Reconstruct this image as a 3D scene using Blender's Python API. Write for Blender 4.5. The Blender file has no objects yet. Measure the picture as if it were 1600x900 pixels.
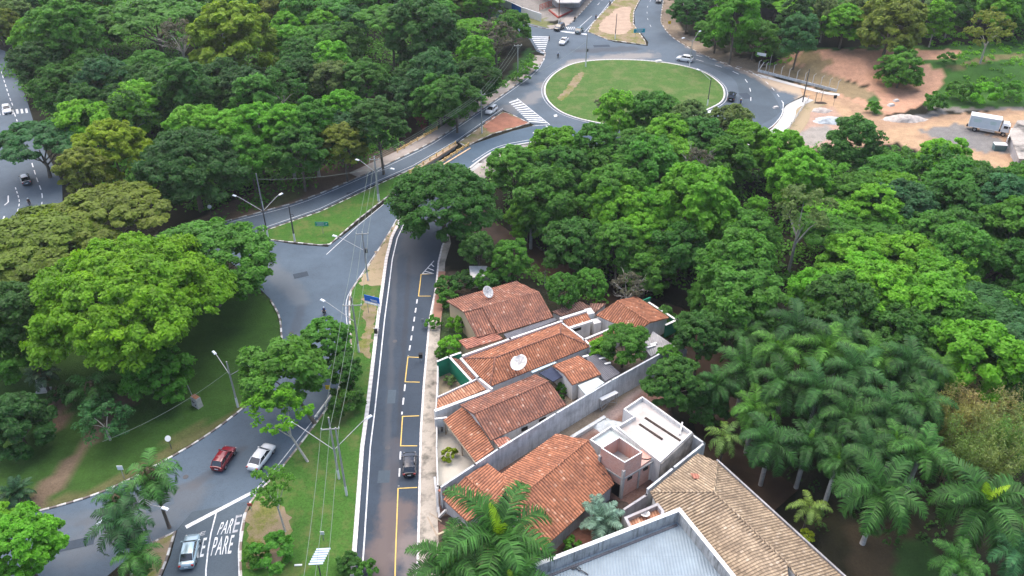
import bpy, bmesh, math, random
import numpy as np
from mathutils import Vector, Matrix

R = math.radians
random.seed(7)
C = bpy.context.scene.collection
scene = bpy.context.scene

# ------------------------------------------------------------------ camera, sky, sun, exposure
PITCH, FPX, CAMH = R(35.0), 1300.0, 85.0
cam_d = bpy.data.cameras.new('camera')
cam = bpy.data.objects.new('camera', cam_d)
C.objects.link(cam)
cam.location = (0, 0, CAMH)
cam.rotation_euler = (math.pi/2 - PITCH, 0, 0)
cam_d.sensor_width = 36.0
cam_d.lens = FPX/1600*36.0
cam_d.clip_start = 0.5
cam_d.clip_end = 12000
scene.camera = cam

world = bpy.data.worlds.new('World')
scene.world = world
world.use_nodes = True
wn = world.node_tree
bg = wn.nodes['Background']
sky = wn.nodes.new('ShaderNodeTexSky')
sky.sky_type = 'NISHITA'
sky.sun_disc = False
sky.sun_elevation = R(62)
sky.sun_rotation = R(-50)
sky.air_density = 1.0
sky.dust_density = 4.0
sky.ozone_density = 1.0
wn.links.new(sky.outputs[0], bg.inputs[0])
bg.inputs[1].default_value = 0.15
sun_d = bpy.data.lights.new('sun', 'SUN')
sun_d.energy = 1.0
sun_d.angle = R(32)
sun_d.color = (1.0, 0.96, 0.9)
sun = bpy.data.objects.new('sun', sun_d)
C.objects.link(sun)
sun.rotation_euler = (R(28), 0, R(-50+180))
scene.view_settings.view_transform = 'Standard'
scene.view_settings.look = 'None'
scene.view_settings.exposure = 1.38
scene.view_settings.gamma = 1.0
scene.view_settings.use_curve_mapping = False
scene.cycles.max_bounces = 6
scene.cycles.transparent_max_bounces = 8
scene.cycles.transmission_bounces = 3
scene.cycles.diffuse_bounces = 3

# ------------------------------------------------------------------ measuring helpers
SP, CP = math.sin(PITCH), math.cos(PITCH)
def G(px, py, z=0.0):
    """point of the plane at height z seen at a photo pixel (used to survey the place)"""
    dx, dy = px-800.0, py-450.0
    t = (CAMH-z)/(FPX*SP + dy*CP)
    return Vector((dx*t, (FPX*CP - dy*SP)*t, z))
def proj(x, y, z):
    d = y*CP + (CAMH-z)*SP
    return 800+FPX*x/d, 450-FPX*(y*SP-(CAMH-z)*CP)/d
def ppm(x, y, z=0):
    return FPX/(y*CP + (CAMH-z)*SP)
def height_for(x, y, py):
    lo, hi = 0.0, 40.0
    for _ in range(40):
        m = (lo+hi)/2
        if proj(x, y, m)[1] > py: lo = m
        else: hi = m
    return lo
def pip(poly, X, Y):
    """vectorised point in polygon"""
    X = np.asarray(X, float); Y = np.asarray(Y, float)
    ins = np.zeros(X.shape, bool)
    n = len(poly)
    for i in range(n):
        x1, y1 = poly[i]; x2, y2 = poly[(i+1) % n]
        if y1 == y2: continue
        c = ((y1 > Y) != (y2 > Y)) & (X < (x2-x1)*(Y-y1)/(y2-y1)+x1)
        ins ^= c
    return ins
def seg_dist(X, Y, pts):
    best = np.full(X.shape, 1e9)
    for a, b in zip(pts[:-1], pts[1:]):
        ax, ay = a; bx, by = b
        vx, vy = bx-ax, by-ay
        L = vx*vx+vy*vy+1e-9
        t = np.clip(((X-ax)*vx+(Y-ay)*vy)/L, 0, 1)
        best = np.minimum(best, np.hypot(X-ax-t*vx, Y-ay-t*vy))
    return best
def sstep(v, a, b):
    t = np.clip((v-a)/(b-a), 0, 1)
    return t*t*(3-2*t)

CREEK = [tuple(G(*p)[:2]) for p in [(560,110),(625,170),(665,235),(690,262),(745,330),(850,395),(960,440),(1065,478),(1120,560),(1125,620),(1150,700),(1230,760)]]
HILL = [tuple(G(*p)[:2]) for p in [(1185,100),(1240,118),(1310,132),(1370,152),(1400,140),(1480,150),(1600,160),(1750,170),(1900,-40),(1500,-60),(1120,-60),(1070,0),(1090,45),(1140,80)]]
def terrain(X, Y):
    X = np.asarray(X, float); Y = np.asarray(Y, float)
    d = seg_dist(X, Y, CREEK)
    z = -4.0*(1-sstep(d, 2.5, 8.5))
    ins = pip(HILL, X, Y)
    dh = seg_dist(X, Y, HILL+[HILL[0]])
    z = z + np.where(ins, 4.0*sstep(dh, 0.5, 16)+1.0*sstep(dh, 16, 60), 0)
    return z
def TH(x, y): return float(terrain(np.array([x]), np.array([y]))[0])
def GT(px, py):
    z = 0
    for _ in range(12):
        p = G(px, py, z); z = 0.5*z+0.5*TH(p.x, p.y)
    return G(px, py, z)

# ------------------------------------------------------------------ tagging
def tag(o, label=None, cat=None, group=None, kind=None):
    if label: o['label'] = label
    if cat: o['category'] = cat
    if group: o['group'] = group
    if kind: o['kind'] = kind
    return o
def empty(name, loc, rz=0.0, label=None, cat=None, group=None):
    o = bpy.data.objects.new(name, None)
    o.empty_display_size = 0.5
    C.objects.link(o)
    o.location = loc; o.rotation_euler = (0, 0, rz)
    return tag(o, label, cat, group)
def children_of(o):
    return [c for c in C.objects if c.parent == o]
def copy_tree(o, kids=None, parent=None):
    c = o.copy(); C.objects.link(c)
    if parent: c.parent = parent
    for ch in (kids[o.name] if kids else children_of(o)):
        copy_tree(ch, kids, c)
    return c

# ------------------------------------------------------------------ mesh builder
class MB:
    def __init__(s):
        s.v = []; s.f = []; s.uv = []; s.mi = []
    def poly(s, pts, uv=None, mi=0):
        b = len(s.v)
        s.v += [tuple(p) for p in pts]
        s.f.append(tuple(range(b, b+len(pts))))
        s.uv.append(uv if uv else [(p[0], p[1]) for p in pts]); s.mi.append(mi)
    def box(s, c, size, rz=0.0, tilt=None, mi=0, taper=1.0):
        hx, hy, hz = size[0]/2, size[1]/2, size[2]/2
        m = Matrix.Rotation(rz, 3, 'Z')
        if tilt: m = m @ Matrix.Rotation(tilt[0], 3, 'X') @ Matrix.Rotation(tilt[1], 3, 'Y')
        c = Vector(c)
        P = []
        for z in (-hz, hz):
            k = taper if z > 0 else 1.0
            for x, y in ((-hx, -hy), (hx, -hy), (hx, hy), (-hx, hy)):
                P.append(c + m @ Vector((x*k, y*k, z)))
        for q in ((0,3,2,1), (4,5,6,7), (0,1,5,4), (1,2,6,5), (2,3,7,6), (3,0,4,7)):
            s.poly([P[i] for i in q], mi=mi)
        return s
    def bar(s, a, b, w, h=None, mi=0):
        a = Vector(a); b = Vector(b); h = h or w
        d = (b-a); L = d.length
        if L < 1e-6: return s
        d /= L
        u = Vector((0,0,1)) if abs(d.z) < 0.95 else Vector((1,0,0))
        r = d.cross(u).normalized(); u = r.cross(d)
        P = [q + r*x*w/2 + u*y*h/2 for q in (a, b) for x, y in ((-1,-1),(1,-1),(1,1),(-1,1))]
        for q in ((0,1,2,3), (7,6,5,4), (0,4,5,1), (1,5,6,2), (2,6,7,3), (3,7,4,0)):
            s.poly([P[i] for i in q], mi=mi)
        return s
    def tube(s, pts, radii, n=8, cap=True, mi=0):
        pts = [Vector(p) for p in pts]
        if not hasattr(radii, '__len__'): radii = [radii]*len(pts)
        rings = []
        for i, p in enumerate(pts):
            d = (pts[min(i+1, len(pts)-1)]-pts[max(i-1, 0)]).normalized()
            u = Vector((0,0,1)) if abs(d.z) < 0.9 else Vector((1,0,0))
            r = d.cross(u).normalized(); u = r.cross(d)
            rings.append([p + (r*math.cos(a)+u*math.sin(a))*radii[i] for a in [2*math.pi*k/n for k in range(n)]])
        for i in range(len(pts)-1):
            for k in range(n):
                s.poly([rings[i][k], rings[i+1][k], rings[i+1][(k+1) % n], rings[i][(k+1) % n]][::-1], mi=mi)
        if cap:
            s.poly(rings[0], mi=mi); s.poly(rings[-1][::-1], mi=mi)
        return s
    def disc(s, c, r, axis=(0,0,1), n=16, th=0.05, mi=0):
        c = Vector(c); a = Vector(axis).normalized()
        return s.tube([c-a*th/2, c+a*th/2], r, n=n, mi=mi)
    def prism(s, pts, z0, z1, mi=0, uvs=None):
        top = [(p[0], p[1], z1) for p in pts]; bot = [(p[0], p[1], z0) for p in pts]
        ar = sum(top[i][0]*top[(i+1)%len(top)][1]-top[(i+1)%len(top)][0]*top[i][1] for i in range(len(top)))
        if ar < 0: top.reverse(); bot.reverse()
        s.poly(top, mi=mi); s.poly(bot[::-1], mi=mi)
        n = len(top); L = 0
        for i in range(n):
            j = (i+1) % n
            d = math.hypot(top[j][0]-top[i][0], top[j][1]-top[i][1])
            s.poly([bot[i], bot[j], top[j], top[i]], uv=[(L,z0),(L+d,z0),(L+d,z1),(L,z1)], mi=mi)
            L += d
        return s
    def build(s, name, mats, parent=None, smooth=False, weld=True, tri=False):
        me = bpy.data.meshes.new(name)
        me.from_pydata(s.v, [], s.f)
        if not isinstance(mats, (list, tuple)): mats = [mats]
        for m in mats: me.materials.append(m)
        uvl = me.uv_layers.new(name='UVMap')
        flat = [c for f in s.uv for p in f for c in (p[0], p[1])]
        uvl.data.foreach_set('uv', flat)
        me.polygons.foreach_set('material_index', s.mi)
        if weld or tri:
            bm = bmesh.new(); bm.from_mesh(me)
            if weld: bmesh.ops.remove_doubles(bm, verts=bm.verts, dist=0.0005)
            if tri: bmesh.ops.triangulate(bm, faces=[f for f in bm.faces if len(f.verts) > 4])
            bm.to_mesh(me); bm.free()
        if smooth:
            me.polygons.foreach_set('use_smooth', [True]*len(me.polygons))
        me.update()
        o = bpy.data.objects.new(name, me)
        C.objects.link(o)
        if parent: o.parent = parent
        return o
def smooth_by_angle(o, ang=40):
    me = o.data
    bm = bmesh.new(); bm.from_mesh(me)
    for f in bm.faces: f.smooth = True
    for e in bm.edges:
        if len(e.link_faces) == 2 and e.calc_face_angle(0) > R(ang): e.smooth = False
    bm.to_mesh(me); bm.free()

# ------------------------------------------------------------------ materials
MAT = {}
def new_mat(name):
    m = bpy.data.materials.new(name); m.use_nodes = True
    MAT[name] = m
    return m, m.node_tree.nodes, m.node_tree.links, m.node_tree.nodes['Principled BSDF']
def nd(N, t, **kw):
    n = N.new(t)
    for k, v in kw.items(): setattr(n, k, v)
    return n
def mixc(N, L, fac, a, b, mode='MIX'):
    m = nd(N, 'ShaderNodeMix', data_type='RGBA', blend_type=mode)
    for sock, v in ((0, fac), (6, a), (7, b)):
        if hasattr(v, 'links'): L.new(v, m.inputs[sock])
        elif isinstance(v, tuple): m.inputs[sock].default_value = (*v[:3], 1)
        else: m.inputs[sock].default_value = v
    return m.outputs[2]
def math_n(N, L, op, a, b=None, c=None):
    m = nd(N, 'ShaderNodeMath', operation=op)
    for i, v in enumerate((a, b, c)):
        if v is None: continue
        if hasattr(v, 'links'): L.new(v, m.inputs[i])
        else: m.inputs[i].default_value = v
    return m.outputs[0]
def noise(N, L, scale, detail=3, coord=None, rough=0.55, dim='3D'):
    n = nd(N, 'ShaderNodeTexNoise', noise_dimensions=dim)
    n.inputs['Scale'].default_value = scale
    n.inputs['Detail'].default_value = detail
    n.inputs['Roughness'].default_value = rough
    if coord is not None: L.new(coord, n.inputs['Vector'])
    return n.outputs[0]
def ramp(N, L, fac, stops):
    r = nd(N, 'ShaderNodeValToRGB')
    e = r.color_ramp.elements
    while len(e) > 1: e.remove(e[-1])
    e[0].position = stops[0][0]; e[0].color = (*stops[0][1], 1)
    for p, c in stops[1:]:
        x = e.new(p); x.color = (*c, 1)
    L.new(fac, r.inputs[0])
    return r.outputs[0]
def g3(v): return (v, v, v)
def surf(name, col, rough=0.8, var=0.25, scale=1.5, fine=12.0, bump=0.0, metallic=0.0, spec=0.3, dirt=None, dirt_amt=0.5, ds=None, streak=0.0):
    """plain weathered surface: colour with broad and fine variation, optional dirt patches"""
    m, N, L, P = new_mat(name)
    tc = nd(N, 'ShaderNodeTexCoord').outputs['Object']
    a = noise(N, L, scale, 4, tc); b = noise(N, L, fine, 3, tc)
    s = math_n(N, L, 'ADD', math_n(N, L, 'MULTIPLY', a, 0.65), math_n(N, L, 'MULTIPLY', b, 0.35))
    lo = tuple(c*(1-var) for c in col); hi = tuple(min(1, c*(1+var)) for c in col)
    c = ramp(N, L, s, [(0.33, lo), (0.67, hi)])
    if dirt:
        d = noise(N, L, ds or scale*0.6, 6, tc, 0.65)
        f = ramp(N, L, d, [(0.48, g3(0)), (0.68, g3(dirt_amt))])
        c = mixc(N, L, f, c, dirt)
    if streak:      # rain streaks: noise stretched down the wall
        mp = nd(N, 'ShaderNodeMapping'); mp.inputs['Scale'].default_value = (2.2, 2.2, 0.22); L.new(tc, mp.inputs[0])
        k = noise(N, L, 1.0, 5, mp.outputs[0], 0.7)
        f = ramp(N, L, k, [(0.47, g3(0)), (0.66, g3(streak))])
        c = mixc(N, L, f, c, tuple(x*0.3 for x in col))
    L.new(c, P.inputs['Base Color'])
    P.inputs['Roughness'].default_value = rough
    P.inputs['Metallic'].default_value = metallic
    P.inputs['Specular IOR Level'].default_value = spec
    if bump:
        bn = nd(N, 'ShaderNodeBump'); bn.inputs['Strength'].default_value = bump
        bn.inputs['Distance'].default_value = 0.05
        L.new(b, bn.inputs['Height']); L.new(bn.outputs[0], P.inputs['Normal'])
    return m
def asphalt(name, col, stains=(), var=0.18):
    col = (col[0]*0.92, col[1]*1.03, col[2]*1.02)
    m, N, L, P = new_mat(name)
    tc = nd(N, 'ShaderNodeTexCoord').outputs['Object']
    a = noise(N, L, 0.12, 5, tc, 0.6); b = noise(N, L, 6.0, 3, tc)
    s = math_n(N, L, 'ADD', math_n(N, L, 'MULTIPLY', a, 0.7), math_n(N, L, 'MULTIPLY', b, 0.3))
    c = ramp(N, L, s, [(0.35, tuple(x*(1-var) for x in col)), (0.65, tuple(x*(1+var) for x in col))])
    crack = noise(N, L, 0.45, 8, tc, 0.72)
    cf = ramp(N, L, crack, [(0.488, g3(0)), (0.5, g3(0.5)), (0.512, g3(0))])
    c = mixc(N, L, cf, c, tuple(x*0.55 for x in col))
    sx = nd(N, 'ShaderNodeSeparateXYZ'); L.new(tc, sx.inputs[0])
    big = noise(N, L, 0.22, 6, tc, 0.65)
    for (a0, a1, wd, sc, amt) in stains:
        # soil dragged over the surface along a worn line: distance to the segment a0-a1
        ax, ay = a0; bx, by = a1
        vx, vy = bx-ax, by-ay; LL = vx*vx+vy*vy+1e-6
        rx = math_n(N, L, 'SUBTRACT', sx.outputs[0], ax); ry = math_n(N, L, 'SUBTRACT', sx.outputs[1], ay)
        t = nd(N, 'ShaderNodeMath', operation='ADD', use_clamp=True)
        L.new(math_n(N, L, 'MULTIPLY', rx, vx/LL), t.inputs[0]); L.new(math_n(N, L, 'MULTIPLY', ry, vy/LL), t.inputs[1])
        t = t.outputs[0]
        qx = math_n(N, L, 'SUBTRACT', rx, math_n(N, L, 'MULTIPLY', t, vx)); qy = math_n(N, L, 'SUBTRACT', ry, math_n(N, L, 'MULTIPLY', t, vy))
        d = math_n(N, L, 'SQRT', math_n(N, L, 'ADD', math_n(N, L, 'MULTIPLY', qx, qx), math_n(N, L, 'MULTIPLY', qy, qy)))
        d = math_n(N, L, 'DIVIDE', d, wd)
        d = math_n(N, L, 'ADD', d, math_n(N, L, 'MULTIPLY', math_n(N, L, 'SUBTRACT', big, 0.5), 2.2))
        f = ramp(N, L, d, [(0.35, g3(amt)), (1.0, g3(0))])
        c = mixc(N, L, f, c, sc)
    L.new(c, P.inputs['Base Color'])
    P.inputs['Roughness'].default_value = 0.85
    P.inputs['Specular IOR Level'].default_value = 0.25
    return m
def grass_mat(name, col, dry, amt=0.45, scale=0.35, gap=0.5):
    m, N, L, P = new_mat(name)
    tc = nd(N, 'ShaderNodeTexCoord').outputs['Object']
    a = noise(N, L, scale, 6, tc, 0.7); b = noise(N, L, 4.0, 5, tc, 0.75); d = noise(N, L, 14, 3, tc, 0.7)
    c = ramp(N, L, b, [(0.3, tuple(x*0.6 for x in col)), (0.7, tuple(x*1.4 for x in col))])
    c2 = ramp(N, L, d, [(0.3, tuple(x*0.75 for x in dry)), (0.7, tuple(x*1.2 for x in dry))])
    s = math_n(N, L, 'ADD', math_n(N, L, 'MULTIPLY', a, 0.8), math_n(N, L, 'MULTIPLY', d, 0.2))
    f = ramp(N, L, s, [(gap, g3(0)), (gap+0.13, g3(amt))])
    c = mixc(N, L, f, c, c2)
    L.new(c, P.inputs['Base Color'])
    P.inputs['Roughness'].default_value = 0.95
    P.inputs['Specular IOR Level'].default_value = 0.1
    bn = nd(N, 'ShaderNodeBump'); bn.inputs['Strength'].default_value = 0.6; bn.inputs['Distance'].default_value = 0.12
    L.new(d, bn.inputs['Height']); L.new(bn.outputs[0], P.inputs['Normal'])
    return m
def tile_mat(name, col, dark, pale, pitch=0.4, row=0.42, grime=0.4, gap_dark=0.6):
    """clay tile: UV in metres, u along the eave, v down the slope"""
    m, N, L, P = new_mat(name)
    uv = nd(N, 'ShaderNodeUVMap').outputs[0]
    sx = nd(N, 'ShaderNodeSeparateXYZ'); L.new(uv, sx.inputs[0])
    u = math_n(N, L, 'DIVIDE', sx.outputs[0], pitch); v = math_n(N, L, 'DIVIDE', sx.outputs[1], row)
    fu = math_n(N, L, 'FLOOR', u); fv = math_n(N, L, 'FLOOR', v)
    cb = nd(N, 'ShaderNodeCombineXYZ'); L.new(fu, cb.inputs[0]); L.new(fv, cb.inputs[1])
    wn_ = nd(N, 'ShaderNodeTexWhiteNoise', noise_dimensions='2D'); L.new(cb.outputs[0], wn_.inputs['Vector'])
    c = ramp(N, L, wn_.outputs['Value'], [(0.0, tuple(x*0.72 for x in col)), (0.4, col), (0.93, tuple(min(1, x*1.2) for x in col)), (1.0, pale)])
    g = noise(N, L, 0.45, 6, uv, 0.7)
    f = ramp(N, L, g, [(0.4, g3(0)), (0.65, g3(grime))])
    c = mixc(N, L, f, c, dark)
    g2 = noise(N, L, 3.0, 5, uv, 0.7)
    f2 = ramp(N, L, g2, [(0.52, g3(0)), (0.7, g3(grime*0.9))])
    c = mixc(N, L, f2, c, dark)
    # channel between the cover tiles
    fr = math_n(N, L, 'FRACT', u)
    h = ramp(N, L, fr, [(0.0, g3(0.0)), (0.18, g3(0.0)), (0.4, g3(0.9)), (0.6, g3(1.0)), (0.8, g3(0.9)), (1.0, g3(0.0))])
    hv = math_n(N, L, 'FRACT', v)
    gm = ramp(N, L, h, [(0.0, g3(gap_dark)), (0.55, g3(0))])
    c = mixc(N, L, gm, c, tuple(x*0.5 for x in dark))
    rowm = ramp(N, L, hv, [(0.0, g3(0.35)), (0.14, g3(0)), (0.9, g3(0)), (1.0, g3(0.35))])
    c = mixc(N, L, rowm, c, tuple(x*0.6 for x in dark))
    L.new(c, P.inputs['Base Color'])
    P.inputs['Roughness'].default_value = 0.85
    P.inputs['Specular IOR Level'].default_value = 0.2
    hh = math_n(N, L, 'ADD', h, math_n(N, L, 'MULTIPLY', hv, 0.3))
    bn = nd(N, 'ShaderNodeBump'); bn.inputs['Strength'].default_value = 0.4; bn.inputs['Distance'].default_value = 0.05
    L.new(hh, bn.inputs['Height']); L.new(bn.outputs[0], P.inputs['Normal'])
    return m
def corr_mat(name, col, pitch=0.25, rough=0.45, var=0.12, metallic=0.0, seam=6.0):
    m, N, L, P = new_mat(name)
    uv = nd(N, 'ShaderNodeUVMap').outputs[0]
    sx = nd(N, 'ShaderNodeSeparateXYZ'); L.new(uv, sx.inputs[0])
    u = math_n(N, L, 'DIVIDE', sx.outputs[0], pitch)
    h = math_n(N, L, 'SINE', math_n(N, L, 'MULTIPLY', u, 2*math.pi))
    g = noise(N, L, 0.5, 5, uv, 0.6)
    c = ramp(N, L, g, [(0.35, tuple(x*(1-var) for x in col)), (0.65, tuple(x*(1+var) for x in col))])
    gm = ramp(N, L, h, [(0.0, g3(0.16)), (0.5, g3(0))])
    c = mixc(N, L, gm, c, tuple(x*0.5 for x in col))
    sp = math_n(N, L, 'FRACT', math_n(N, L, 'DIVIDE', sx.outputs[1], seam))
    sm = ramp(N, L, sp, [(0.0, g3(0.35)), (0.012, g3(0))])
    c = mixc(N, L, sm, c, tuple(x*0.45 for x in col))
    L.new(c, P.inputs['Base Color'])
    P.inputs['Roughness'].default_value = rough; P.inputs['Metallic'].default_value = metallic
    bn = nd(N, 'ShaderNodeBump'); bn.inputs['Strength'].default_value = 0.5; bn.inputs['Distance'].default_value = 0.04
    L.new(h, bn.inputs['Height']); L.new(bn.outputs[0], P.inputs['Normal'])
    return m
def brick_mat(name):
    m, N, L, P = new_mat(name)
    uv = nd(N, 'ShaderNodeUVMap').outputs[0]
    b = nd(N, 'ShaderNodeTexBrick')
    b.inputs['Scale'].default_value = 1.0
    b.inputs['Brick Width'].default_value = 0.3; b.inputs['Row Height'].default_value = 0.2
    b.inputs['Mortar Size'].default_value = 0.012
    b.inputs['Color1'].default_value = (0.5, 0.25, 0.19, 1); b.inputs['Color2'].default_value = (0.58, 0.33, 0.26, 1)
    b.inputs['Mortar'].default_value = (0.42, 0.36, 0.33, 1)
    L.new(uv, b.inputs['Vector'])
    n = noise(N, L, 0.6, 5, uv)
    c = mixc(N, L, ramp(N, L, n, [(0.45, g3(0)), (0.7, g3(0.4))]), b.outputs[0], (0.4, 0.32, 0.29))
    L.new(c, P.inputs['Base Color']); P.inputs['Roughness'].default_value = 0.9
    return m
def kerb_mat(name, paint, bare, period=2.0, worn=0.5):
    m, N, L, P = new_mat(name)
    uv = nd(N, 'ShaderNodeUVMap').outputs[0]
    sx = nd(N, 'ShaderNodeSeparateXYZ'); L.new(uv, sx.inputs[0])
    f = math_n(N, L, 'FRACT', math_n(N, L, 'DIVIDE', sx.outputs[0], period))
    s = math_n(N, L, 'GREATER_THAN', f, 0.45)
    tc = nd(N, 'ShaderNodeTexCoord').outputs['Object']
    n = noise(N, L, 0.5, 5, tc, 0.7)
    w = ramp(N, L, n, [(0.42, g3(1)), (0.62, g3(1-worn))])
    s = math_n(N, L, 'MULTIPLY', s, w)
    c = mixc(N, L, s, bare, paint)
    L.new(c, P.inputs['Base Color']); P.inputs['Roughness'].default_value = 0.85
    return m
def paint_mat(name, col, worn=0.4, bare=(0.07, 0.075, 0.085)):
    m, N, L, P = new_mat(name)
    tc = nd(N, 'ShaderNodeTexCoord').outputs['Object']
    n = noise(N, L, 1.3, 7, tc, 0.75)
    f = ramp(N, L, n, [(0.46, g3(0)), (0.66, g3(worn))])
    L.new(mixc(N, L, f, col, bare), P.inputs['Base Color'])
    P.inputs['Roughness'].default_value = 0.7
    return m
def gloss(name, col, rough=0.25, metallic=0.0, coat=0.6):
    m, N, L, P = new_mat(name)
    tc = nd(N, 'ShaderNodeTexCoord').outputs['Object']
    n = noise(N, L, 2.0, 3, tc)
    L.new(ramp(N, L, n, [(0.3, tuple(x*0.93 for x in col)), (0.7, col)]), P.inputs['Base Color'])
    P.inputs['Roughness'].default_value = rough; P.inputs['Metallic'].default_value = metallic
    P.inputs['Coat Weight'].default_value = coat; P.inputs['Coat Roughness'].default_value = 0.08
    return m
def leaf_mat(name, tint2=(1.9, 1.45, 0.7), trans=0.42, hue_amt=0.5):
    """foliage: the tree's own colour (object colour) varied leaf by leaf"""
    m, N, L, P = new_mat(name)
    oi = nd(N, 'ShaderNodeObjectInfo')
    at = nd(N, 'ShaderNodeAttribute', attribute_name='leaf')
    sp = nd(N, 'ShaderNodeSeparateColor'); L.new(at.outputs['Color'], sp.inputs[0])
    v = ramp(N, L, sp.outputs[0], [(0.0, g3(0.5)), (1.0, g3(1.6))])
    c = mixc(N, L, 1.0, oi.outputs['Color'], v, 'MULTIPLY')
    y = mixc(N, L, 1.0, c, tint2, 'MULTIPLY')
    c = mixc(N, L, math_n(N, L, 'MULTIPLY', sp.outputs[1], hue_amt), c, y)
    L.new(c, P.inputs['Base Color'])
    P.inputs['Roughness'].default_value = 0.55; P.inputs['Specular IOR Level'].default_value = 0.25
    t = nd(N, 'ShaderNodeBsdfTranslucent')
    L.new(mixc(N, L, 1.0, c, (1.3, 1.35, 0.6), 'MULTIPLY'), t.inputs['Color'])
    mx = nd(N, 'ShaderNodeMixShader'); mx.inputs[0].default_value = trans
    L.new(P.outputs[0], mx.inputs[1]); L.new(t.outputs[0], mx.inputs[2])
    L.new(mx.outputs[0], N['Material Output'].inputs['Surface'])
    return m

def g2(px, py, z=0): 
    p = G(px, py, z); return (p.x, p.y)
SAND = (0.36, 0.28, 0.2)
REDSOIL = (0.15, 0.11, 0.095)
asphalt('asphalt_old', (0.09, 0.104, 0.13), stains=[(g2(1090,70), g2(1215,130), 4.5, (0.36,0.28,0.21), 0.95), (g2(1215,130), g2(1300,165), 5, (0.4,0.31,0.22), 0.95),
        (g2(865,135), g2(905,100), 4.6, (0.25,0.225,0.2), 0.85), (g2(905,97), g2(1010,86), 4.2, (0.24,0.22,0.2), 0.8), (g2(790,175), g2(855,140), 3.4, (0.21,0.2,0.19), 0.65), (g2(905,80), g2(990,76), 3.0, (0.06,0.062,0.068), 0.6),
        (g2(1150,108), g2(1205,140), 2.0, (0.06,0.062,0.066), 0.5)])
asphalt('asphalt_mid', (0.084, 0.103, 0.135), stains=[(g2(405,400), g2(470,470), 2.5, (0.13,0.14,0.15), 0.5), (g2(470,480), g2(450,560), 1.2, (0.06,0.066,0.078), 0.45), (g2(300,760), g2(380,700), 0.9, (0.065,0.07,0.08), 0.5), (g2(120,820), g2(330,745), 0.8, (0.065,0.07,0.08), 0.4), (g2(60,830), g2(220,790), 2.2, (0.12,0.125,0.13), 0.35), (g2(120,860), g2(290,780), 4, (0.12,0.115,0.115), 0.4)])
asphalt('asphalt_new', (0.042, 0.051, 0.07), stains=[(g2(618,400), g2(598,880), 0.7, (0.085,0.088,0.095), 0.45), (g2(640,400), g2(622,690), 0.6, (0.036,0.038,0.045), 0.5), (g2(640,360), g2(650,420), 2.6, (0.075,0.08,0.088), 0.5), (g2(590,905), g2(622,800), 3.0, REDSOIL, 0.7), (g2(650,905), g2(644,850), 2.6, (0.2,0.165,0.15), 0.65), (g2(606,800), g2(618,690), 1.3, (0.11,0.09,0.085), 0.35)])
asphalt('asphalt_lane', (0.075, 0.1, 0.135))
asphalt('asphalt_patch', (0.07, 0.083, 0.103))
paint_mat('road_white', (0.62, 0.63, 0.64), 0.5)
paint_mat('road_white_worn', (0.4, 0.41, 0.43), 0.8)
paint_mat('road_yellow', (0.6, 0.41, 0.1), 0.3)
kerb_mat('kerb_dashed', (0.55, 0.54, 0.52), (0.13, 0.11, 0.1), 2.0, 0.75)
kerb_mat('kerb_dashed_soft', (0.52, 0.51, 0.48), (0.19, 0.15, 0.12), 3.0, 0.9)
kerb_mat('kerb_white', (0.6, 0.57, 0.55), (0.48, 0.45, 0.43), 1.0, 0.25)
surf('kerb_new', (0.46, 0.45, 0.43), 0.8, 0.08, 0.5)
surf('pavement', (0.34, 0.3, 0.25), 0.9, 0.2, 0.25, 5, dirt=(0.09, 0.085, 0.07), dirt_amt=0.9, ds=0.55)
surf('pavement_far', (0.3, 0.26, 0.23), 0.9, 0.2, 0.25, 5, dirt=(0.14, 0.12, 0.1), dirt_amt=0.6)
surf('concrete', (0.38, 0.37, 0.35), 0.85, 0.18, 0.7, 9, dirt=(0.17, 0.16, 0.15), dirt_amt=0.5)
surf('concrete_pale', (0.5, 0.485, 0.46), 0.85, 0.1, 0.35, 9, dirt=(0.36, 0.33, 0.3), dirt_amt=0.55)
surf('render_blue', (0.52, 0.54, 0.55), 0.85, 0.16, 0.35, 5, dirt=(0.27, 0.275, 0.28), dirt_amt=0.7, ds=0.5, streak=0.4)
surf('wall_white', (0.62, 0.61, 0.59), 0.8, 0.06, 0.5, 6, dirt=(0.5, 0.46, 0.42), dirt_amt=0.5, ds=0.7, streak=0.3)
surf('wall_beige', (0.45, 0.36, 0.24), 0.85, 0.12, 0.5, 6, dirt=(0.25, 0.2, 0.15), dirt_amt=0.4)
surf('wall_grey', (0.38, 0.37, 0.38), 0.85, 0.14, 0.5, 6, dirt=(0.24, 0.2, 0.18), dirt_amt=0.6, streak=0.35)
surf('wall_green', (0.015, 0.2, 0.11), 0.8, 0.15, 0.5, 6)
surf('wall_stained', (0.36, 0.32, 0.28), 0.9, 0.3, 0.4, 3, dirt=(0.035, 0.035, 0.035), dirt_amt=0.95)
surf('parapet_stained', (0.4, 0.4, 0.39), 0.9, 0.2, 0.5, 3, dirt=(0.13, 0.13, 0.135), dirt_amt=0.7, streak=0.8)
surf('parapet_cap', (0.6, 0.59, 0.57), 0.8, 0.07, 0.5, 4, dirt=(0.5, 0.48, 0.46), dirt_amt=0.4)
surf('flat_roof', (0.48, 0.46, 0.435), 0.85, 0.1, 0.22, 2.5, dirt=(0.36, 0.28, 0.24), dirt_amt=0.7, ds=0.35)
surf('flat_roof_green', (0.45, 0.5, 0.48), 0.85, 0.1, 0.4, 3, dirt=(0.32, 0.35, 0.33), dirt_amt=0.6)
surf('dark_opening', (0.015, 0.015, 0.017), 0.4, 0.2)
surf('yard_floor', (0.42, 0.39, 0.33), 0.9, 0.08, 0.4, 5, dirt=(0.3, 0.27, 0.23), dirt_amt=0.5)
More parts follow.
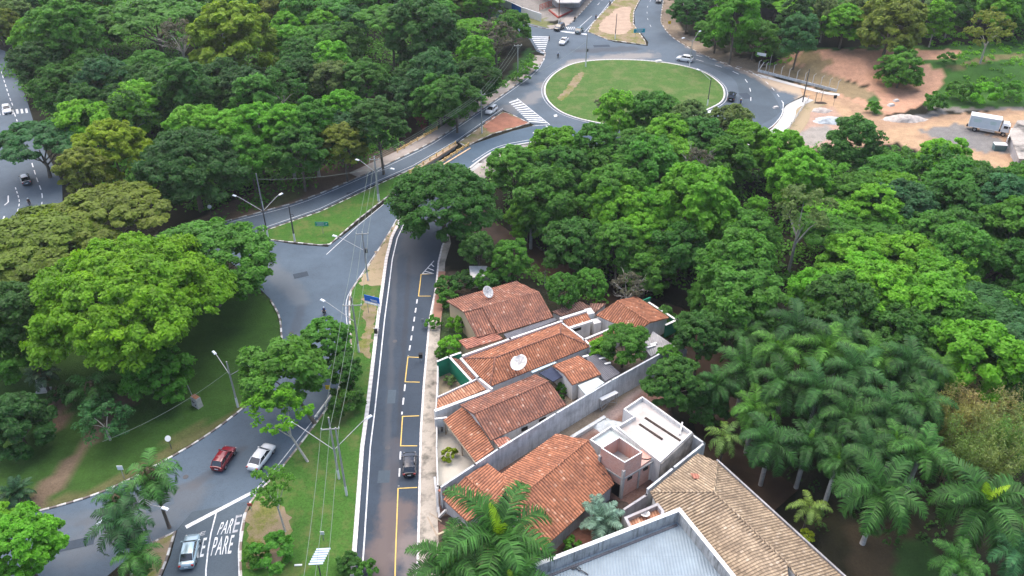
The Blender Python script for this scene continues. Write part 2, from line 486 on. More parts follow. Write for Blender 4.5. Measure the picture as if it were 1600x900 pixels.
surf('yard_tan', (0.27, 0.22, 0.15), 0.9, 0.2, 0.8, 6)
surf('navy', (0.025, 0.035, 0.07), 0.7, 0.2)
surf('glass_roof', (0.5, 0.62, 0.64), 0.4, 0.12, 0.8, 4)
surf('door_green', (0.02, 0.13, 0.09), 0.6, 0.1)
surf('steel', (0.3, 0.31, 0.32), 0.5, 0.15, metallic=0.4)
surf('pole_concrete', (0.3, 0.3, 0.29), 0.85, 0.18, 1.0, 8)
surf('pole_dark', (0.07, 0.07, 0.075), 0.7, 0.2)
surf('white_paint', (0.66, 0.66, 0.65), 0.6, 0.05)
surf('lamp_head', (0.72, 0.76, 0.78), 0.4, 0.05)
surf('black', (0.012, 0.012, 0.014), 0.6, 0.2)
surf('rubber', (0.018, 0.018, 0.02), 0.9, 0.2)
surf('wire_mat', (0.2, 0.24, 0.2), 0.6, 0.1)
surf('yellow_rail', (0.72, 0.47, 0.16), 0.7, 0.15, 0.8, 6, dirt=(0.5, 0.4, 0.3), dirt_amt=0.6)
surf('rail_pale', (0.6, 0.42, 0.27), 0.8, 0.2, 0.8, 6)
surf('timber', (0.3, 0.24, 0.18), 0.85, 0.25)
surf('rust', (0.2, 0.09, 0.05), 0.85, 0.3)
surf('sign_blue', (0.01, 0.14, 0.55), 0.4, 0.05)
surf('sign_green', (0.02, 0.28, 0.17), 0.4, 0.05)
surf('sign_teal', (0.02, 0.3, 0.38), 0.4, 0.05)
surf('sign_back', (0.42, 0.5, 0.6), 0.4, 0.08)
surf('yellow', (0.75, 0.5, 0.02), 0.5, 0.05)
surf('dish', (0.6, 0.58, 0.55), 0.6, 0.06)
surf('bark', (0.12, 0.1, 0.08), 0.95, 0.35, 2.5, 10)
surf('bark_pale', (0.34, 0.32, 0.28), 0.95, 0.3, 2.5, 10)
surf('palm_trunk', (0.34, 0.33, 0.31), 0.9, 0.25, 1.5, 8)
surf('palm_trunk_dark', (0.11, 0.09, 0.075), 0.95, 0.35, 2.5, 10)
surf('dead_leaf', (0.2, 0.14, 0.09), 0.95, 0.3)
surf('shaft_green', (0.07, 0.17, 0.04), 0.5, 0.2)
surf('rubble', (0.42, 0.37, 0.33), 0.95, 0.35, 1.5, 8)
surf('rubble_blue', (0.4, 0.43, 0.44), 0.95, 0.35, 1.5, 8)
surf('soil_dark', (0.05, 0.035, 0.028), 0.95, 0.35, 1.5, 8)
tile_mat('tile_orange', (0.41, 0.17, 0.092), (0.11, 0.055, 0.045), (0.62, 0.36, 0.24), grime=0.45)
tile_mat('tile_pink', (0.4, 0.17, 0.115), (0.15, 0.075, 0.06), (0.55, 0.36, 0.28), grime=0.3, gap_dark=0.45)
tile_mat('tile_old', (0.33, 0.145, 0.092), (0.1, 0.06, 0.055), (0.55, 0.34, 0.25), grime=0.6)
tile_mat('tile_brown', (0.28, 0.15, 0.11), (0.1, 0.065, 0.055), (0.38, 0.24, 0.18), grime=0.6)
tile_mat('tile_new', (0.42, 0.21, 0.125), (0.3, 0.13, 0.08), (0.6, 0.34, 0.22), row=3.0, grime=0.1, gap_dark=0.7)
tile_mat('tile_tan', (0.38, 0.29, 0.195), (0.09, 0.062, 0.045), (0.52, 0.42, 0.31), row=0.4, grime=0.5, gap_dark=0.7)
corr_mat('metal_roof', (0.2, 0.255, 0.295), 0.36, 0.45)
corr_mat('fibro_grey', (0.3, 0.29, 0.29), 0.36, 0.9, 0.3)
corr_mat('fibro_dark', (0.11, 0.11, 0.125), 0.3, 0.85, 0.2)
brick_mat('brick_raw')
leaf_mat('leaf')
leaf_mat('leaf_palm', (1.6, 1.4, 0.7), 0.25)
gloss('car_silver', (0.36, 0.47, 0.52), 0.25, 0.5); gloss('car_white', (0.66, 0.67, 0.68)); gloss('car_black', (0.012, 0.014, 0.02), 0.2)
gloss('car_red', (0.16, 0.01, 0.018)); gloss('car_teal', (0.07, 0.12, 0.13)); gloss('car_grey', (0.06, 0.08, 0.1))
gloss('car_glass', (0.01, 0.013, 0.017), 0.06, 0.0, 1.0); gloss('lamp_red', (0.3, 0.01, 0.01)); gloss('lamp_clear', (0.3, 0.31, 0.32))
gloss('rim', (0.4, 0.41, 0.42), 0.3, 0.8); gloss('cargo_panel', (0.48, 0.54, 0.58), 0.5, 0.0, 0.1); gloss('bin_teal', (0.06, 0.14, 0.15), 0.5)
for nm, c in (('skin', (0.3, 0.17, 0.11)), ('cloth_dark', (0.02, 0.022, 0.03)), ('cloth_blue', (0.03, 0.07, 0.25)), ('cloth_white', (0.6, 0.62, 0.65)), ('cloth_red', (0.35, 0.06, 0.05)), ('cloth_sky', (0.25, 0.38, 0.55)), ('hair', (0.015, 0.012, 0.01))):
    surf(nm, c, 0.85, 0.1)
def water_mat():
    m, N, L, P = new_mat('creek_water')
    tc = nd(N, 'ShaderNodeTexCoord').outputs['Object']
    n = noise(N, L, 0.5, 4, tc)
    L.new(ramp(N, L, n, [(0.3, (0.03, 0.02, 0.013)), (0.7, (0.055, 0.035, 0.024))]), P.inputs['Base Color'])
    P.inputs['Roughness'].default_value = 0.6; P.inputs['Specular IOR Level'].default_value = 0.15
    b = nd(N, 'ShaderNodeBump'); b.inputs['Strength'].default_value = 0.15
    L.new(noise(N, L, 3, 3, tc), b.inputs['Height']); L.new(b.outputs[0], P.inputs['Normal'])
water_mat()
def ground_mat():
    m, N, L, P = new_mat('ground_mix')
    at = nd(N, 'ShaderNodeAttribute', attribute_name='soil')
    tc = nd(N, 'ShaderNodeTexCoord').outputs['Object']
    a = noise(N, L, 0.5, 6, tc, 0.75); b = noise(N, L, 3.5, 5, tc, 0.75)
    s = math_n(N, L, 'ADD', math_n(N, L, 'MULTIPLY', a, 0.5), math_n(N, L, 'MULTIPLY', b, 0.5))
    v = ramp(N, L, s, [(0.3, g3(0.55)), (0.7, g3(1.4))])
    L.new(mixc(N, L, 1.0, at.outputs['Color'], v, 'MULTIPLY'), P.inputs['Base Color'])
    P.inputs['Roughness'].default_value = 0.95; P.inputs['Specular IOR Level'].default_value = 0.1
    bn = nd(N, 'ShaderNodeBump'); bn.inputs['Strength'].default_value = 0.8; bn.inputs['Distance'].default_value = 0.25
    L.new(b, bn.inputs['Height']); L.new(bn.outputs[0], P.inputs['Normal'])
ground_mat()
grass_mat('grass_bright', (0.052, 0.128, 0.022), (0.16, 0.145, 0.06), 0.55, 0.3, 0.49)
grass_mat('grass_ring', (0.065, 0.13, 0.03), (0.17, 0.17, 0.075), 0.6, 0.25, 0.48)
grass_mat('grass_dry', (0.14, 0.15, 0.04), (0.27, 0.2, 0.14), 0.9, 0.3, 0.42)
grass_mat('verge_sand', (0.16, 0.15, 0.06), (0.36, 0.28, 0.18), 0.95, 0.2, 0.35)

# ------------------------------------------------------------------ ground sheet
def axis(lo, hi, step, far):
    a = list(np.arange(lo, hi+0.01, step))
    s = step; x = lo; left = []
    while x > -far: s *= 1.6; x -= s; left.append(x)
    s = step; x = hi; right = []
    while x < far: s *= 1.6; x += s; right.append(x)
    return np.array(left[::-1]+a+right)
GX = axis(-190, 215, 1.25, 5000); GY = axis(45, 345, 1.25, 6000)
XX, YY = np.meshgrid(GX, GY)
ZZ = terrain(XX, YY)
col = np.zeros(XX.shape+(4,)); col[..., 3] = 1
rngg = np.random.default_rng(5)
def setc(mask, c, w=1.0):
    m = (mask*w)[..., None] if hasattr(mask, 'dtype') and mask.dtype != bool else (mask.astype(float)*w)[..., None]
    col[..., :3] = col[..., :3]*(1-m) + np.array(c)*m
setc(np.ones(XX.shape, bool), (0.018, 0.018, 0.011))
dep = YY*CP + (CAMH-ZZ)*SP
with np.errstate(all='ignore'):
    PXX = 800+FPX*XX/dep; PYY = 450-FPX*(YY*SP-(CAMH-ZZ)*CP)/dep
bad = (dep < 5)
PXX[bad] = -9999; PYY[bad] = -9999
JX = PXX + rngg.normal(0, 1.6, XX.shape); JY = PYY + rngg.normal(0, 1.0, XX.shape)
far = (np.abs(XX) > 195) | (YY > 350) | (YY < 40)
setc(far, (0.035, 0.07, 0.02))
def zone(poly, c, w=1.0): setc(pip(poly, JX, JY), c, w)
GRN = (0.05, 0.125, 0.025); LAWN = (0.04, 0.09, 0.018); EARTH = (0.46, 0.265, 0.175); SANDC = (0.36, 0.235, 0.15); TRACK = (0.42, 0.28, 0.17)
BROWN = (0.12, 0.085, 0.06)
zone([(425,468),(442,500),(443,545),(400,625),(372,648),(300,698),(190,758),(110,790),(15,812),(-120,830),(-120,400),(150,380),(300,430)], LAWN)
zone([(30,815),(110,790),(190,758),(300,698),(372,648),(398,622),(380,632),(300,680),(190,742),(120,770),(40,790)], (0.12,0.11,0.05), 0.8)
zone([(10,808),(60,806),(100,760),(135,705),(190,650),(205,612),(190,608),(170,640),(120,700),(80,740),(40,780)], (0.15,0.11,0.075))
zone([(60,640),(95,600),(110,640),(95,680),(75,665)], (0.12,0.085,0.06))
zone([(150,640),(205,605),(225,580),(240,600),(200,640),(165,680)], (0.11,0.08,0.06), 0.7)
zone([(255,690),(300,665),(330,650),(320,668),(270,700)], (0.13,0.11,0.05), 0.5)
# verge along the upper road
zone([(300,345),(380,305),(500,262),(620,228),(690,196),(690,222),(620,262),(520,300),(420,336),(330,356)], BROWN)
zone([(400,330),(470,310),(500,262),(440,280),(390,310)], (0.07,0.09,0.03), 0.7)
zone([(640,170),(665,165),(668,200),(650,212),(640,205)], (0.24,0.09,0.07))
zone([(665,200),(700,188),(705,200),(680,212)], (0.06,0.12,0.03))
zone([(700,210),(760,165),(810,125),(838,98),(830,76),(820,78),(800,110),(740,160),(690,195)], (0.03,0.08,0.02))
zone([(460,50),(480,80),(475,95),(455,70)], (0.13,0.08,0.06))
# corner with the car park, top
zone([(740,-20),(770,10),(800,25),(850,38),(872,50),(860,52),(815,42),(790,30),(745,12)], (0.17,0.09,0.07))
zone([(800,22),(850,30),(875,44),(868,50),(820,40)], (0.16,0.17,0.07))
zone([(730,-30),(930,-30),(890,35),(850,30),(800,5)], (0.24,0.22,0.2))
# verge right of the second avenue
zone([(1036,-10),(1030,25),(1036,48),(1095,88),(1160,112),(1215,128),(1190,100),(1120,78),(1070,52),(1055,30),(1060,-10)], (0.24,0.19,0.14))
zone([(1180,118),(1260,135),(1320,152),(1360,165),(1390,185),(1480,180),(1700,160),(1700,330),(1480,245),(1400,225),(1300,230),(1220,235),(1180,230),(1235,168),(1256,150),(1200,135)], SANDC)
zone([(1205,128),(1270,142),(1320,165),(1345,185),(1370,205),(1470,190),(1700,168),(1700,185),(1480,200),(1420,215),(1620,258),(1700,290),(1700,315),(1480,238),(1380,222),(1320,200),(1290,160),(1256,150),(1205,140)], TRACK)
zone([(1415,185),(1470,170),(1480,176),(1440,188),(1420,190)], (0.14,0.14,0.14))
zone([(1430,205),(1500,192),(1560,215),(1590,240),(1540,238),(1470,218)], (0.2,0.19,0.18))
zone([(1440,168),(1540,160),(1600,168),(1600,172),(1500,174)], (0.2,0.18,0.16))
zone([(1240,175),(1300,168),(1330,200),(1300,235),(1220,235),(1215,215)], (0.4,0.27,0.21), 0.8)
zone([(1245,205),(1290,195),(1310,215),(1260,230)], (0.3,0.28,0.25), 0.9)
# bank
zone([(1200,75),(1300,75),(1500,70),(1900,40),(1900,165),(1460,168),(1440,150),(1400,140),(1380,110),(1220,95)], GRN)
zone([(1212,95),(1250,80),(1330,78),(1500,78),(1505,90),(1430,95),(1480,115),(1470,135),(1440,165),(1390,180),(1350,165),(1310,150),(1360,135),(1300,118)], EARTH)
zone([(1183,108),(1215,98),(1260,103),(1300,116),(1340,134),(1368,148),(1352,158),(1312,148)], (0.25,0.19,0.11))
zone([(1225,95),(1270,78),(1300,98),(1280,108),(1250,100)], (0.12,0.14,0.05), 0.6)
zone([(1480,105),(1530,90),(1600,82),(1600,90),(1520,100),(1490,112)], (0.25,0.15,0.1), 0.5)
zone([(1355,155),(1372,150),(1378,178),(1362,180)], (0.05,0.12,0.03))
# verge strip below the slip road, and yards
zone([(690,428),(700,420),(720,440),(700,470),(693,470)], BROWN)
zone([(690,418),(760,440),(745,470),(695,480)], (0.09,0.07,0.05))
zone([(745,258),(775,232),(830,224),(860,222),(850,245),(800,265),(760,275)], (0.3,0.28,0.27))
zone([(895,700),(1000,600),(1028,588),(1040,640),(1085,690),(1080,700),(1010,780),(960,800),(850,880),(700,910),(640,910),(690,760),(780,720)], (0.17,0.1,0.08))
zone([(880,650),(960,600),(1010,600),(960,660),(900,690)], (0.32,0.25,0.23), 0.7)
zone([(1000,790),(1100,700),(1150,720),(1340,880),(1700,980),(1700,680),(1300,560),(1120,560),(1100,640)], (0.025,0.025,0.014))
zone([(1330,820),(1420,800),(1440,860),(1400,930),(1330,900)], (0.06,0.045,0.028), 0.7)
zone([(1400,850),(1450,840),(1480,920),(1400,920)], (0.03,0.08,0.02), 0.8)
zone([(735,530),(760,520),(1060,500),(1070,560),(900,680),(720,760),(690,760),(690,560)], (0.2,0.16,0.12))
zone([(690,480),(735,480),(730,560),(690,560)], (0.05,0.08,0.03))
zone([(630,-10),(1010,40),(1010,60),(700,60)], (0.1,0.1,0.09), 0.0)
me = bpy.data.meshes.new('ground')
ny, nx = XX.shape
verts = np.stack([XX, YY, ZZ], -1).reshape(-1, 3)
idx = np.arange(nx*ny).reshape(ny, nx)
quads = np.stack([idx[:-1, :-1], idx[:-1, 1:], idx[1:, 1:], idx[1:, :-1]], -1).reshape(-1, 4)
me.from_pydata(verts.tolist(), [], quads.tolist())
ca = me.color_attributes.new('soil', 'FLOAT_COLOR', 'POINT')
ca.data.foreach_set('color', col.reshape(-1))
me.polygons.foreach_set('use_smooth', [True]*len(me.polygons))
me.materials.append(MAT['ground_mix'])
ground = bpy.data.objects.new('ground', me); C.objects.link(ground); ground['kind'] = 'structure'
def struct(o): o['kind'] = 'structure'; return o

# creek water: a ribbon along the bed
def smooth_line(pts, n=6, closed=False):
    P = [Vector((p[0], p[1], 0)) for p in pts]
    out = []
    m = len(P)
    rng = range(m if closed else m-1)
    for i in rng:
        p1, p2 = P[i], P[(i+1) % m]
        p0 = P[i-1] if (i > 0 or closed) else p1*2-p2
        p3 = P[(i+2) % m] if (closed or i+2 < m) else p2*2-p1
        for k in range(n):
            t = k/n
            out.append(0.5*((2*p1)+(-p0+p2)*t+(2*p0-5*p1+4*p2-p3)*t*t+(-p0+3*p1-3*p2+p3)*t**3))
    if not closed: out.append(P[-1])
    return [(p.x, p.y) for p in out]
def offset_line(pts, d, closed=False):
    """points moved sideways by d (left of travel positive)"""
    out = []; n = len(pts)
    for i, p in enumerate(pts):
        a = pts[i-1] if (i > 0 or closed) else p
        b = pts[(i+1) % n] if (i < n-1 or closed) else p
        t1 = Vector((p[0]-a[0], p[1]-a[1])); t2 = Vector((b[0]-p[0], b[1]-p[1]))
        if t1.length < 1e-6: t1 = t2
        if t2.length < 1e-6: t2 = t1
        t1 = t1.normalized(); t2 = t2.normalized()
        t = (t1+t2)
        t = t.normalized() if t.length > 1e-4 else t1
        nrm = Vector((-t.y, t.x))
        k = 1/max(0.5, abs(t.dot(t1)))
        out.append((p[0]+nrm.x*d*k, p[1]+nrm.y*d*k))
    return out
def ribbon(mb, pts, w0, w1, z, closed=False):
    """flat band between side offsets w0 and w1"""
    A = offset_line(pts, w0, closed); B = offset_line(pts, w1, closed)
    n = len(pts); L = 0
    for i in range(n if closed else n-1):
        j = (i+1) % n
        d = math.hypot(pts[j][0]-pts[i][0], pts[j][1]-pts[i][1])
        q = [(*A[i], z), (*A[j], z), (*B[j], z), (*B[i], z)]
        uv = [(L, w0), (L+d, w0), (L+d, w1), (L, w1)]
        if w0 > w1: q.reverse(); uv.reverse()
        mb.poly(q[::1], uv)
        L += d
    return mb
mb = MB(); ribbon(mb, smooth_line(CREEK, 5), -4.2, 4.2, -3.4)
struct(mb.build('creek_water', MAT['creek_water']))

def px2(pts): return [g2(*p) for p in pts]
def area(pts): return sum(pts[i][0]*pts[(i+1)%len(pts)][1]-pts[(i+1)%len(pts)][0]*pts[i][1] for i in range(len(pts)))/2
def sheet(name, pts, z, mat, sm=0):
    P = px2(pts)
    if sm: P = smooth_line(P, sm, True)
    if area(P) < 0: P.reverse()
    mb = MB(); mb.poly([(x, y, z) for x, y in P])
    return struct(mb.build(name, MAT[mat], tri=True))

def ragged(P, seed=1, amp=0.55):
    rg = random.Random(seed); out = []
    for i in range(len(P)):
        p, q = P[i], P[(i+1) % len(P)]; n = max(1, int(math.hypot(q[0]-p[0], q[1]-p[1])/0.5))
        for k in range(n): out.append((p[0]+(q[0]-p[0])*k/n+rg.gauss(0, amp*0.4), p[1]+(q[1]-p[1])*k/n+rg.gauss(0, amp*0.4)))
    return out
# ---- asphalt
A_LEFT = [(553,915),(559,840),(569,700),(577,640),(584,580),(593,500),(600,450),(606,405),(614,372),(626,347)]
sheet('asphalt_street', [(540,960)]+A_LEFT+[(640,322),(668,300),(705,295),(712,330),(700,362),(690,385),(684,410),(680,450),(670,500),(661,600),(656,675),(653,800),(650,920),(650,960)], 0.03, 'asphalt_new')
sheet('asphalt_junction', [(380,378),(400,372),(460,382),(512,386),(560,350),(627,300),(668,282),(705,290),(668,302),(628,334),(606,366),(572,420),(550,450),(545,480),(547,540),(525,618),(497,655),(440,730),(388,785),(300,800),(277,828),(215,860),(150,915),(-80,925),(-80,815),(15,809),(110,787),(190,757),(300,697),(372,646),(410,612),(441,550),(440,500),(425,470),(395,440),(350,400)], 0.02, 'asphalt_mid')
sheet('asphalt_stop_lane', [(277,829),(300,800),(388,783),(377,830),(374,870),(378,960),(235,960),(252,905),(267,868)], 0.042, 'asphalt_patch')
sheet('asphalt_upper_road', [(240,400),(230,372),(330,352),(416,330),(480,311),(560,278),(620,250),(676,222),(740,180),(806,134),(851,88),(853,80),(905,56),(950,68),(1012,76),(1060,100),(1000,88),(930,98),(880,115),(855,145),(862,172),(858,195),(800,178),(786,172),(714,222),(645,262),(592,285),(500,329),(404,362),(380,378),(350,400)], 0.026, 'asphalt_old')
# ring of the roundabout
RC = g2(991, 141); 
RINGPTS = [(850,144),(854,128),(870,112),(895,100),(930,94.5),(975,93.5),(1020,96),(1062,102),(1100,113),(1125,130),(1133,145),(1128,160),(1106,172),(1080,184),(1045,194),(1000,197),(960,197),(930,192),(900,185),(875,175),(857,160)]
RING = smooth_line(px2(RINGPTS), 5, True)
sheet('asphalt_roundabout', [(800,178),(786,168),(820,140),(846,100),(851,86),(838,80),(828,62),(812,52),(790,42),(740,25),(735,5),(800,30),(860,45),(886,40),(934,-10),(970,-10),(917,50),(960,66),(1012,72),(1013,66),(992,40),(991,20),(1006,-10),(1038,-10),(1032,28),(1036,42),(1052,60),(1090,82),(1150,107),(1200,122),(1250,136),(1254,150),(1226,165),(1221,182),(1200,203),(1160,221),(1080,245),(950,240),(900,222),(850,219),(820,223),(776,233),(737,258),(705,290),(668,286),(664,268),(720,233),(746,223),(800,205),(836,196)], 0.034, 'asphalt_old')
sheet('asphalt_slip_road', [(858,196),(836,197),(800,206),(746,224),(700,248),(664,269),(627,298),(600,318),(622,342),(640,322),(668,300),(705,285),(737,259),(776,234),(820,224),(850,220),(930,222),(925,206)], 0.038, 'asphalt_lane')
sheet('asphalt_avenue_left', [(-160,70),(-20,70),(8,80),(40,150),(60,215),(97,285),(98,320),(70,335),(30,355),(-40,380),(-160,400)], 0.03, 'asphalt_old')
sheet('asphalt_patch_far', [(1070,92),(1110,105),(1150,128),(1150,170),(1120,190),(1160,205),(1215,180),(1215,160),(1195,135),(1150,112)], 0.044, 'asphalt_patch', 4)

# ---- kerbs and raised ground
def kerb(name, P, mat, closed=False, w=0.28, h=0.17, side=1):
    """kerb stone line; its face stands on the line, its body on the given side"""
    mb = MB()
    A = P; B = offset_line(P, w*side, closed); n = len(P); L = 0
    for i in range(n if closed else n-1):
        j = (i+1) % n
        d = math.hypot(P[j][0]-P[i][0], P[j][1]-P[i][1])
        a0, a1, b0, b1 = A[i], A[j], B[i], B[j]
        mb.poly([(*a0,h),(*a1,h),(*b1,h),(*b0,h)], [(L,0),(L+d,0),(L+d,w),(L,w)])
        mb.poly([(*a0,0),(*a1,0),(*a1,h),(*a0,h)], [(L,0),(L+d,0),(L+d,h),(L,h)])
        mb.poly([(*b0,h),(*b1,h),(*b1,0),(*b0,0)], [(L,0),(L+d,0),(L+d,h),(L,h)])
        L += d
    return struct(mb.build(name, MAT[mat]))
def island(name, pts, mat, kmat='kerb_dashed', sm=0, h=0.15, P=None, kw=0.28):
    P = P or px2(pts)
    if sm: P = smooth_line(P, sm, True)
    if area(P) < 0: P = P[::-1]
    mb = MB(); mb.prism(offset_line(P, kw-0.01, True), 0, h)
    struct(mb.build(name, MAT[mat], tri=True))
    if kmat: kerb(name.split('_island')[0]+'_kerb', P, kmat, True, kw, h+0.02)
    return P
island('grass_island_round', None, 'grass_ring', 'kerb_white', P=RING, kw=0.4)
mb = MB(); P = smooth_line(px2([(870,155),(880,145),(892,128),(905,114),(913,116),(903,132),(890,148),(878,158)]), 4, True)
mb.prism(ragged(P, len(C.objects)), 0.1, 0.162); struct(mb.build('bare_strip', MAT['grass_dry'], tri=True))
island('grass_island_triangle', [(404,364),(500,331),(592,288),(645,264),(654,270),(627,292),(560,344),(516,383),(498,384),(460,380),(413,375)], 'grass_bright', 'kerb_dashed')
island('dirt_island_far', [(918,50),(926,36),(968,-8),(1004,-8),(991,18),(990,38),(1008,64),(1010,71),(950,63)], 'grass_dry', 'kerb_dashed_soft')
mb = MB(); P = smooth_line(px2([(935,45),(945,30),(965,14),(985,12),(984,30),(986,45),(972,54),(950,53)]), 4, True)
mb.prism(ragged(P, 3), 0.1, 0.165); surf('bare_sand', (0.36, 0.26, 0.19), 0.95, 0.2, 0.5, 3); struct(mb.build('bare_earth_patch', MAT['bare_sand'], tri=True))
island('soil_island', [(716,223),(745,203),(785,175),(800,179),(828,193),(800,202),(770,210),(746,221),(728,230)], 'grass_dry', 'kerb_dashed_soft')
mb = MB(); P = smooth_line(px2([(757,194),(785,178),(800,182),(824,193),(795,201),(768,208)]), 4, True)
mb.prism(ragged(P), 0.1, 0.165); surf('red_earth', (0.26, 0.115, 0.075), 0.95, 0.25, 0.5, 4)
struct(mb.build('bare_earth_patch', MAT['red_earth'], tri=True))
MEDL = [(378,960),(374,870),(378,828),(390,785),(440,730),(497,656),(523,618),(541,575),(547,540),(545,490),(548,455),(571,422),(606,366),(626,336)]
A_med = A_LEFT[:]
med = MEDL + [(630,340),(626,347)] + A_med[::-1][1:] + [(548,960)]
island('grass_median', med, 'grass_bright', None)
mb = MB(); P = px2([(626,340),(607,368),(574,422),(560,445),(596,448),(603,400),(611,372),(626,349)])
if area(P) < 0: P.reverse()
mb.prism(ragged(P, len(C.objects)), 0.1, 0.162); struct(mb.build('bare_median_tip', MAT['verge_sand'], tri=True))
mb = MB(); P = smooth_line(px2([(566,470),(585,465),(588,490),(583,520),(576,560),(562,545),(570,510)]), 4, True)
mb.prism(ragged(P, len(C.objects)), 0.1, 0.162); struct(mb.build('bare_median_patch', MAT['grass_dry'], tri=True))
mb = MB(); P = smooth_line(px2([(392,795),(415,775),(445,800),(455,850),(430,885),(390,890),(386,850)]), 4, True)
mb.prism(ragged(P, len(C.objects)), 0.1, 0.162); struct(mb.build('bare_median_corner', MAT['grass_dry'], tri=True))
ML = px2(MEDL); AL = px2([(548,960)]+A_LEFT+[(630,340)])
kerb('median_kerb', smooth_line(ML, 3), 'kerb_dashed_soft', side=-1)
kerb('street_kerb', AL, 'kerb_white', side=1, w=0.55)
island('soil_island_small', [(276,830),(272,842),(262,875),(250,905),(240,960),(190,960),(212,862),(243,845)], 'grass_dry', 'kerb_dashed')
# park kerb and roadside kerbs
kerb('park_kerb', smooth_line(px2([(424,469),(437,493),(441,520),(440,550),(412,608),(372,646),(300,697),(190,757),(110,787),(15,809),(-80,815)]), 4), 'kerb_dashed', side=-1)
kerb('upper_road_kerb', smooth_line(px2([(240,370),(330,352),(416,330),(480,311),(560,278),(620,250),(676,222),(740,180),(806,134),(842,104),(852,88),(850,80),(838,77)]), 4), 'kerb_dashed_soft', side=1)
kerb('avenue_kerb', smooth_line(px2([(1038,-10),(1032,28),(1036,42),(1052,60),(1090,82),(1150,107),(1200,123)]), 4), 'kerb_dashed_soft', side=1)
kerb('car_park_kerb', smooth_line(px2([(740,5),(800,30),(830,40),(860,46),(884,42),(905,24),(935,-10)]), 4), 'kerb_dashed_soft', side=1)
# pavement beside the upper road, over the bridge and round the corner
def band(name, pts, w0, w1, z, mat, sm=4):
    mb = MB(); P = smooth_line(px2(pts), sm); ribbon(mb, P, w0, w1, z)
    return struct(mb.build(name, MAT[mat]))
band('pavement_upper', [(560,278),(620,250),(676,222),(740,180),(806,134),(842,104),(852,88)], 0.28, 3.2, 0.14, 'pavement_far')
band('pavement_corner', [(860,46),(884,42),(905,24),(935,-10)], 0.28, 3.6, 0.14, 'pavement_far')
band('pavement_curve', [(1256,152),(1228,166),(1222,182),(1202,205),(1162,224)], 0.3, 3.0, 0.12, 'kerb_new')
kerb('curve_kerb', smooth_line(px2([(1256,152),(1228,166),(1222,182),(1202,205),(1162,224)]), 4), 'kerb_new', side=1)
band('verge_dry', [(1256,152),(1228,166),(1222,182),(1202,205),(1162,224)], 3.0, 6.5, 0.06, 'verge_sand')
band('pavement_wall_foot', [(1185,116),(1240,131),(1286,143),(1312,147)], -1.7, 0.0, 0.1, 'kerb_new')
# slip road: double white border and grey apron
kerb('slip_road_kerb', smooth_line(px2([(705,290),(737,259),(776,234),(820,224),(850,220)]), 4), 'kerb_new', side=-1, w=0.5)
band('slip_apron', [(712,296),(742,266),(780,241),(820,230),(850,227)], -3.8, 0.0, 0.1, 'pavement_far')
# street pavement beside the houses
ST_R = [(701,362),(690,385),(684,410),(680,450),(670,500),(661,600),(656,675),(653,800),(650,920),(650,960)]
kerb('house_side_kerb', px2(ST_R)[::-1], 'kerb_white', side=-1, w=0.3)
PW = px2(ST_R) + px2([(700,960),(690,920),(684,800),(683,700),(683,640),(684,570),(690,500),(694,450),(696,410),(705,380)])
PW = PW if area(PW) > 0 else PW[::-1]
mb = MB(); mb.prism(offset_line(PW, 0.05, True), 0, 0.15); struct(mb.build('street_pavement', MAT['pavement'], tri=True))
mb = MB(); P = px2([(684,425),(696,425),(694,470),(688,505),(676,498),(682,450)])
P = P if area(P) > 0 else P[::-1]
surf('pavement_red', (0.25, 0.13, 0.09), 0.9, 0.15, 0.7, 6)
mb.prism(P, 0.1, 0.158); struct(mb.build('red_pavement', MAT['pavement_red'], tri=True))

# ---- painted markings
ZP = 0.056
def paint(name, pts, w, mat='road_white', dash=None, off=0.0, sm=0, z=ZP):
    P = px2(pts)
    if sm: P = smooth_line(P, sm)
    if off: P = offset_line(P, off)
    mb = MB()
    if not dash:
        ribbon(mb, P, -w/2, w/2, z)
    else:
        on, gap = dash
        # walk the line
        segs = []; L = 0; cum = [0]
        for a, b in zip(P[:-1], P[1:]):
            L += math.hypot(b[0]-a[0], b[1]-a[1]); cum.append(L)
        def at(s):
            for i in range(len(P)-1):
                if s <= cum[i+1]:
                    t = (s-cum[i])/(cum[i+1]-cum[i]+1e-9)
                    return (P[i][0]+(P[i+1][0]-P[i][0])*t, P[i][1]+(P[i+1][1]-P[i][1])*t)
            return P[-1]
        s = 0
        while s < L:
            e = min(L, s+on)
            ribbon(mb, [at(s), at((s+e)/2), at(e)], -w/2, w/2, z)
            s += on+gap
    o = mb.build(name, MAT[mat], weld=False)
    return struct(o)
def strip_quads(name, quads, mat='road_white', z=ZP):
    mb = MB()
    for q in quads:
        P = px2(q)
        if area(P) < 0: P.reverse()
        mb.poly([(x, y, z) for x, y in P])
    return struct(mb.build(name, MAT[mat], weld=False))
EL = px2([(548,960)]+A_LEFT)
mb = MB(); ribbon(mb, offset_line(EL, -0.85), -0.09, 0.09, ZP); struct(mb.build('edge_line_street', MAT['road_white']))
paint('lane_line_street', [(652,468),(646,508),(641,540),(638,556)], 0.22, dash=(1.3, 1.25))
paint('lane_line_street', [(633,601),(628,648)], 0.22, dash=(1.5, 1.5))
paint('lane_line_street', [(626,706),(623,760)], 0.22, dash=(1.5, 1.6))
for q in ([(677,428),(658,429),(654,463),(673,463)], [(656,559),(637.5,558),(633,597),(656,597.5)], [(655,650),(629,651),(626,697),(652,697)], [(652,762),(622,763.5),(618,870),(616,960)]):
    paint('parking_bay_line', q, 0.16, 'road_yellow')
# triangular hatch where parking begins
paint('hatch_border', [(678,408),(660,428),(678,428)], 0.16)
for t in (0.25, 0.55, 0.8):
    paint('hatch_bar', [(678-18*t, 408+20*t), (678, 408+20*t+4)], 0.2)
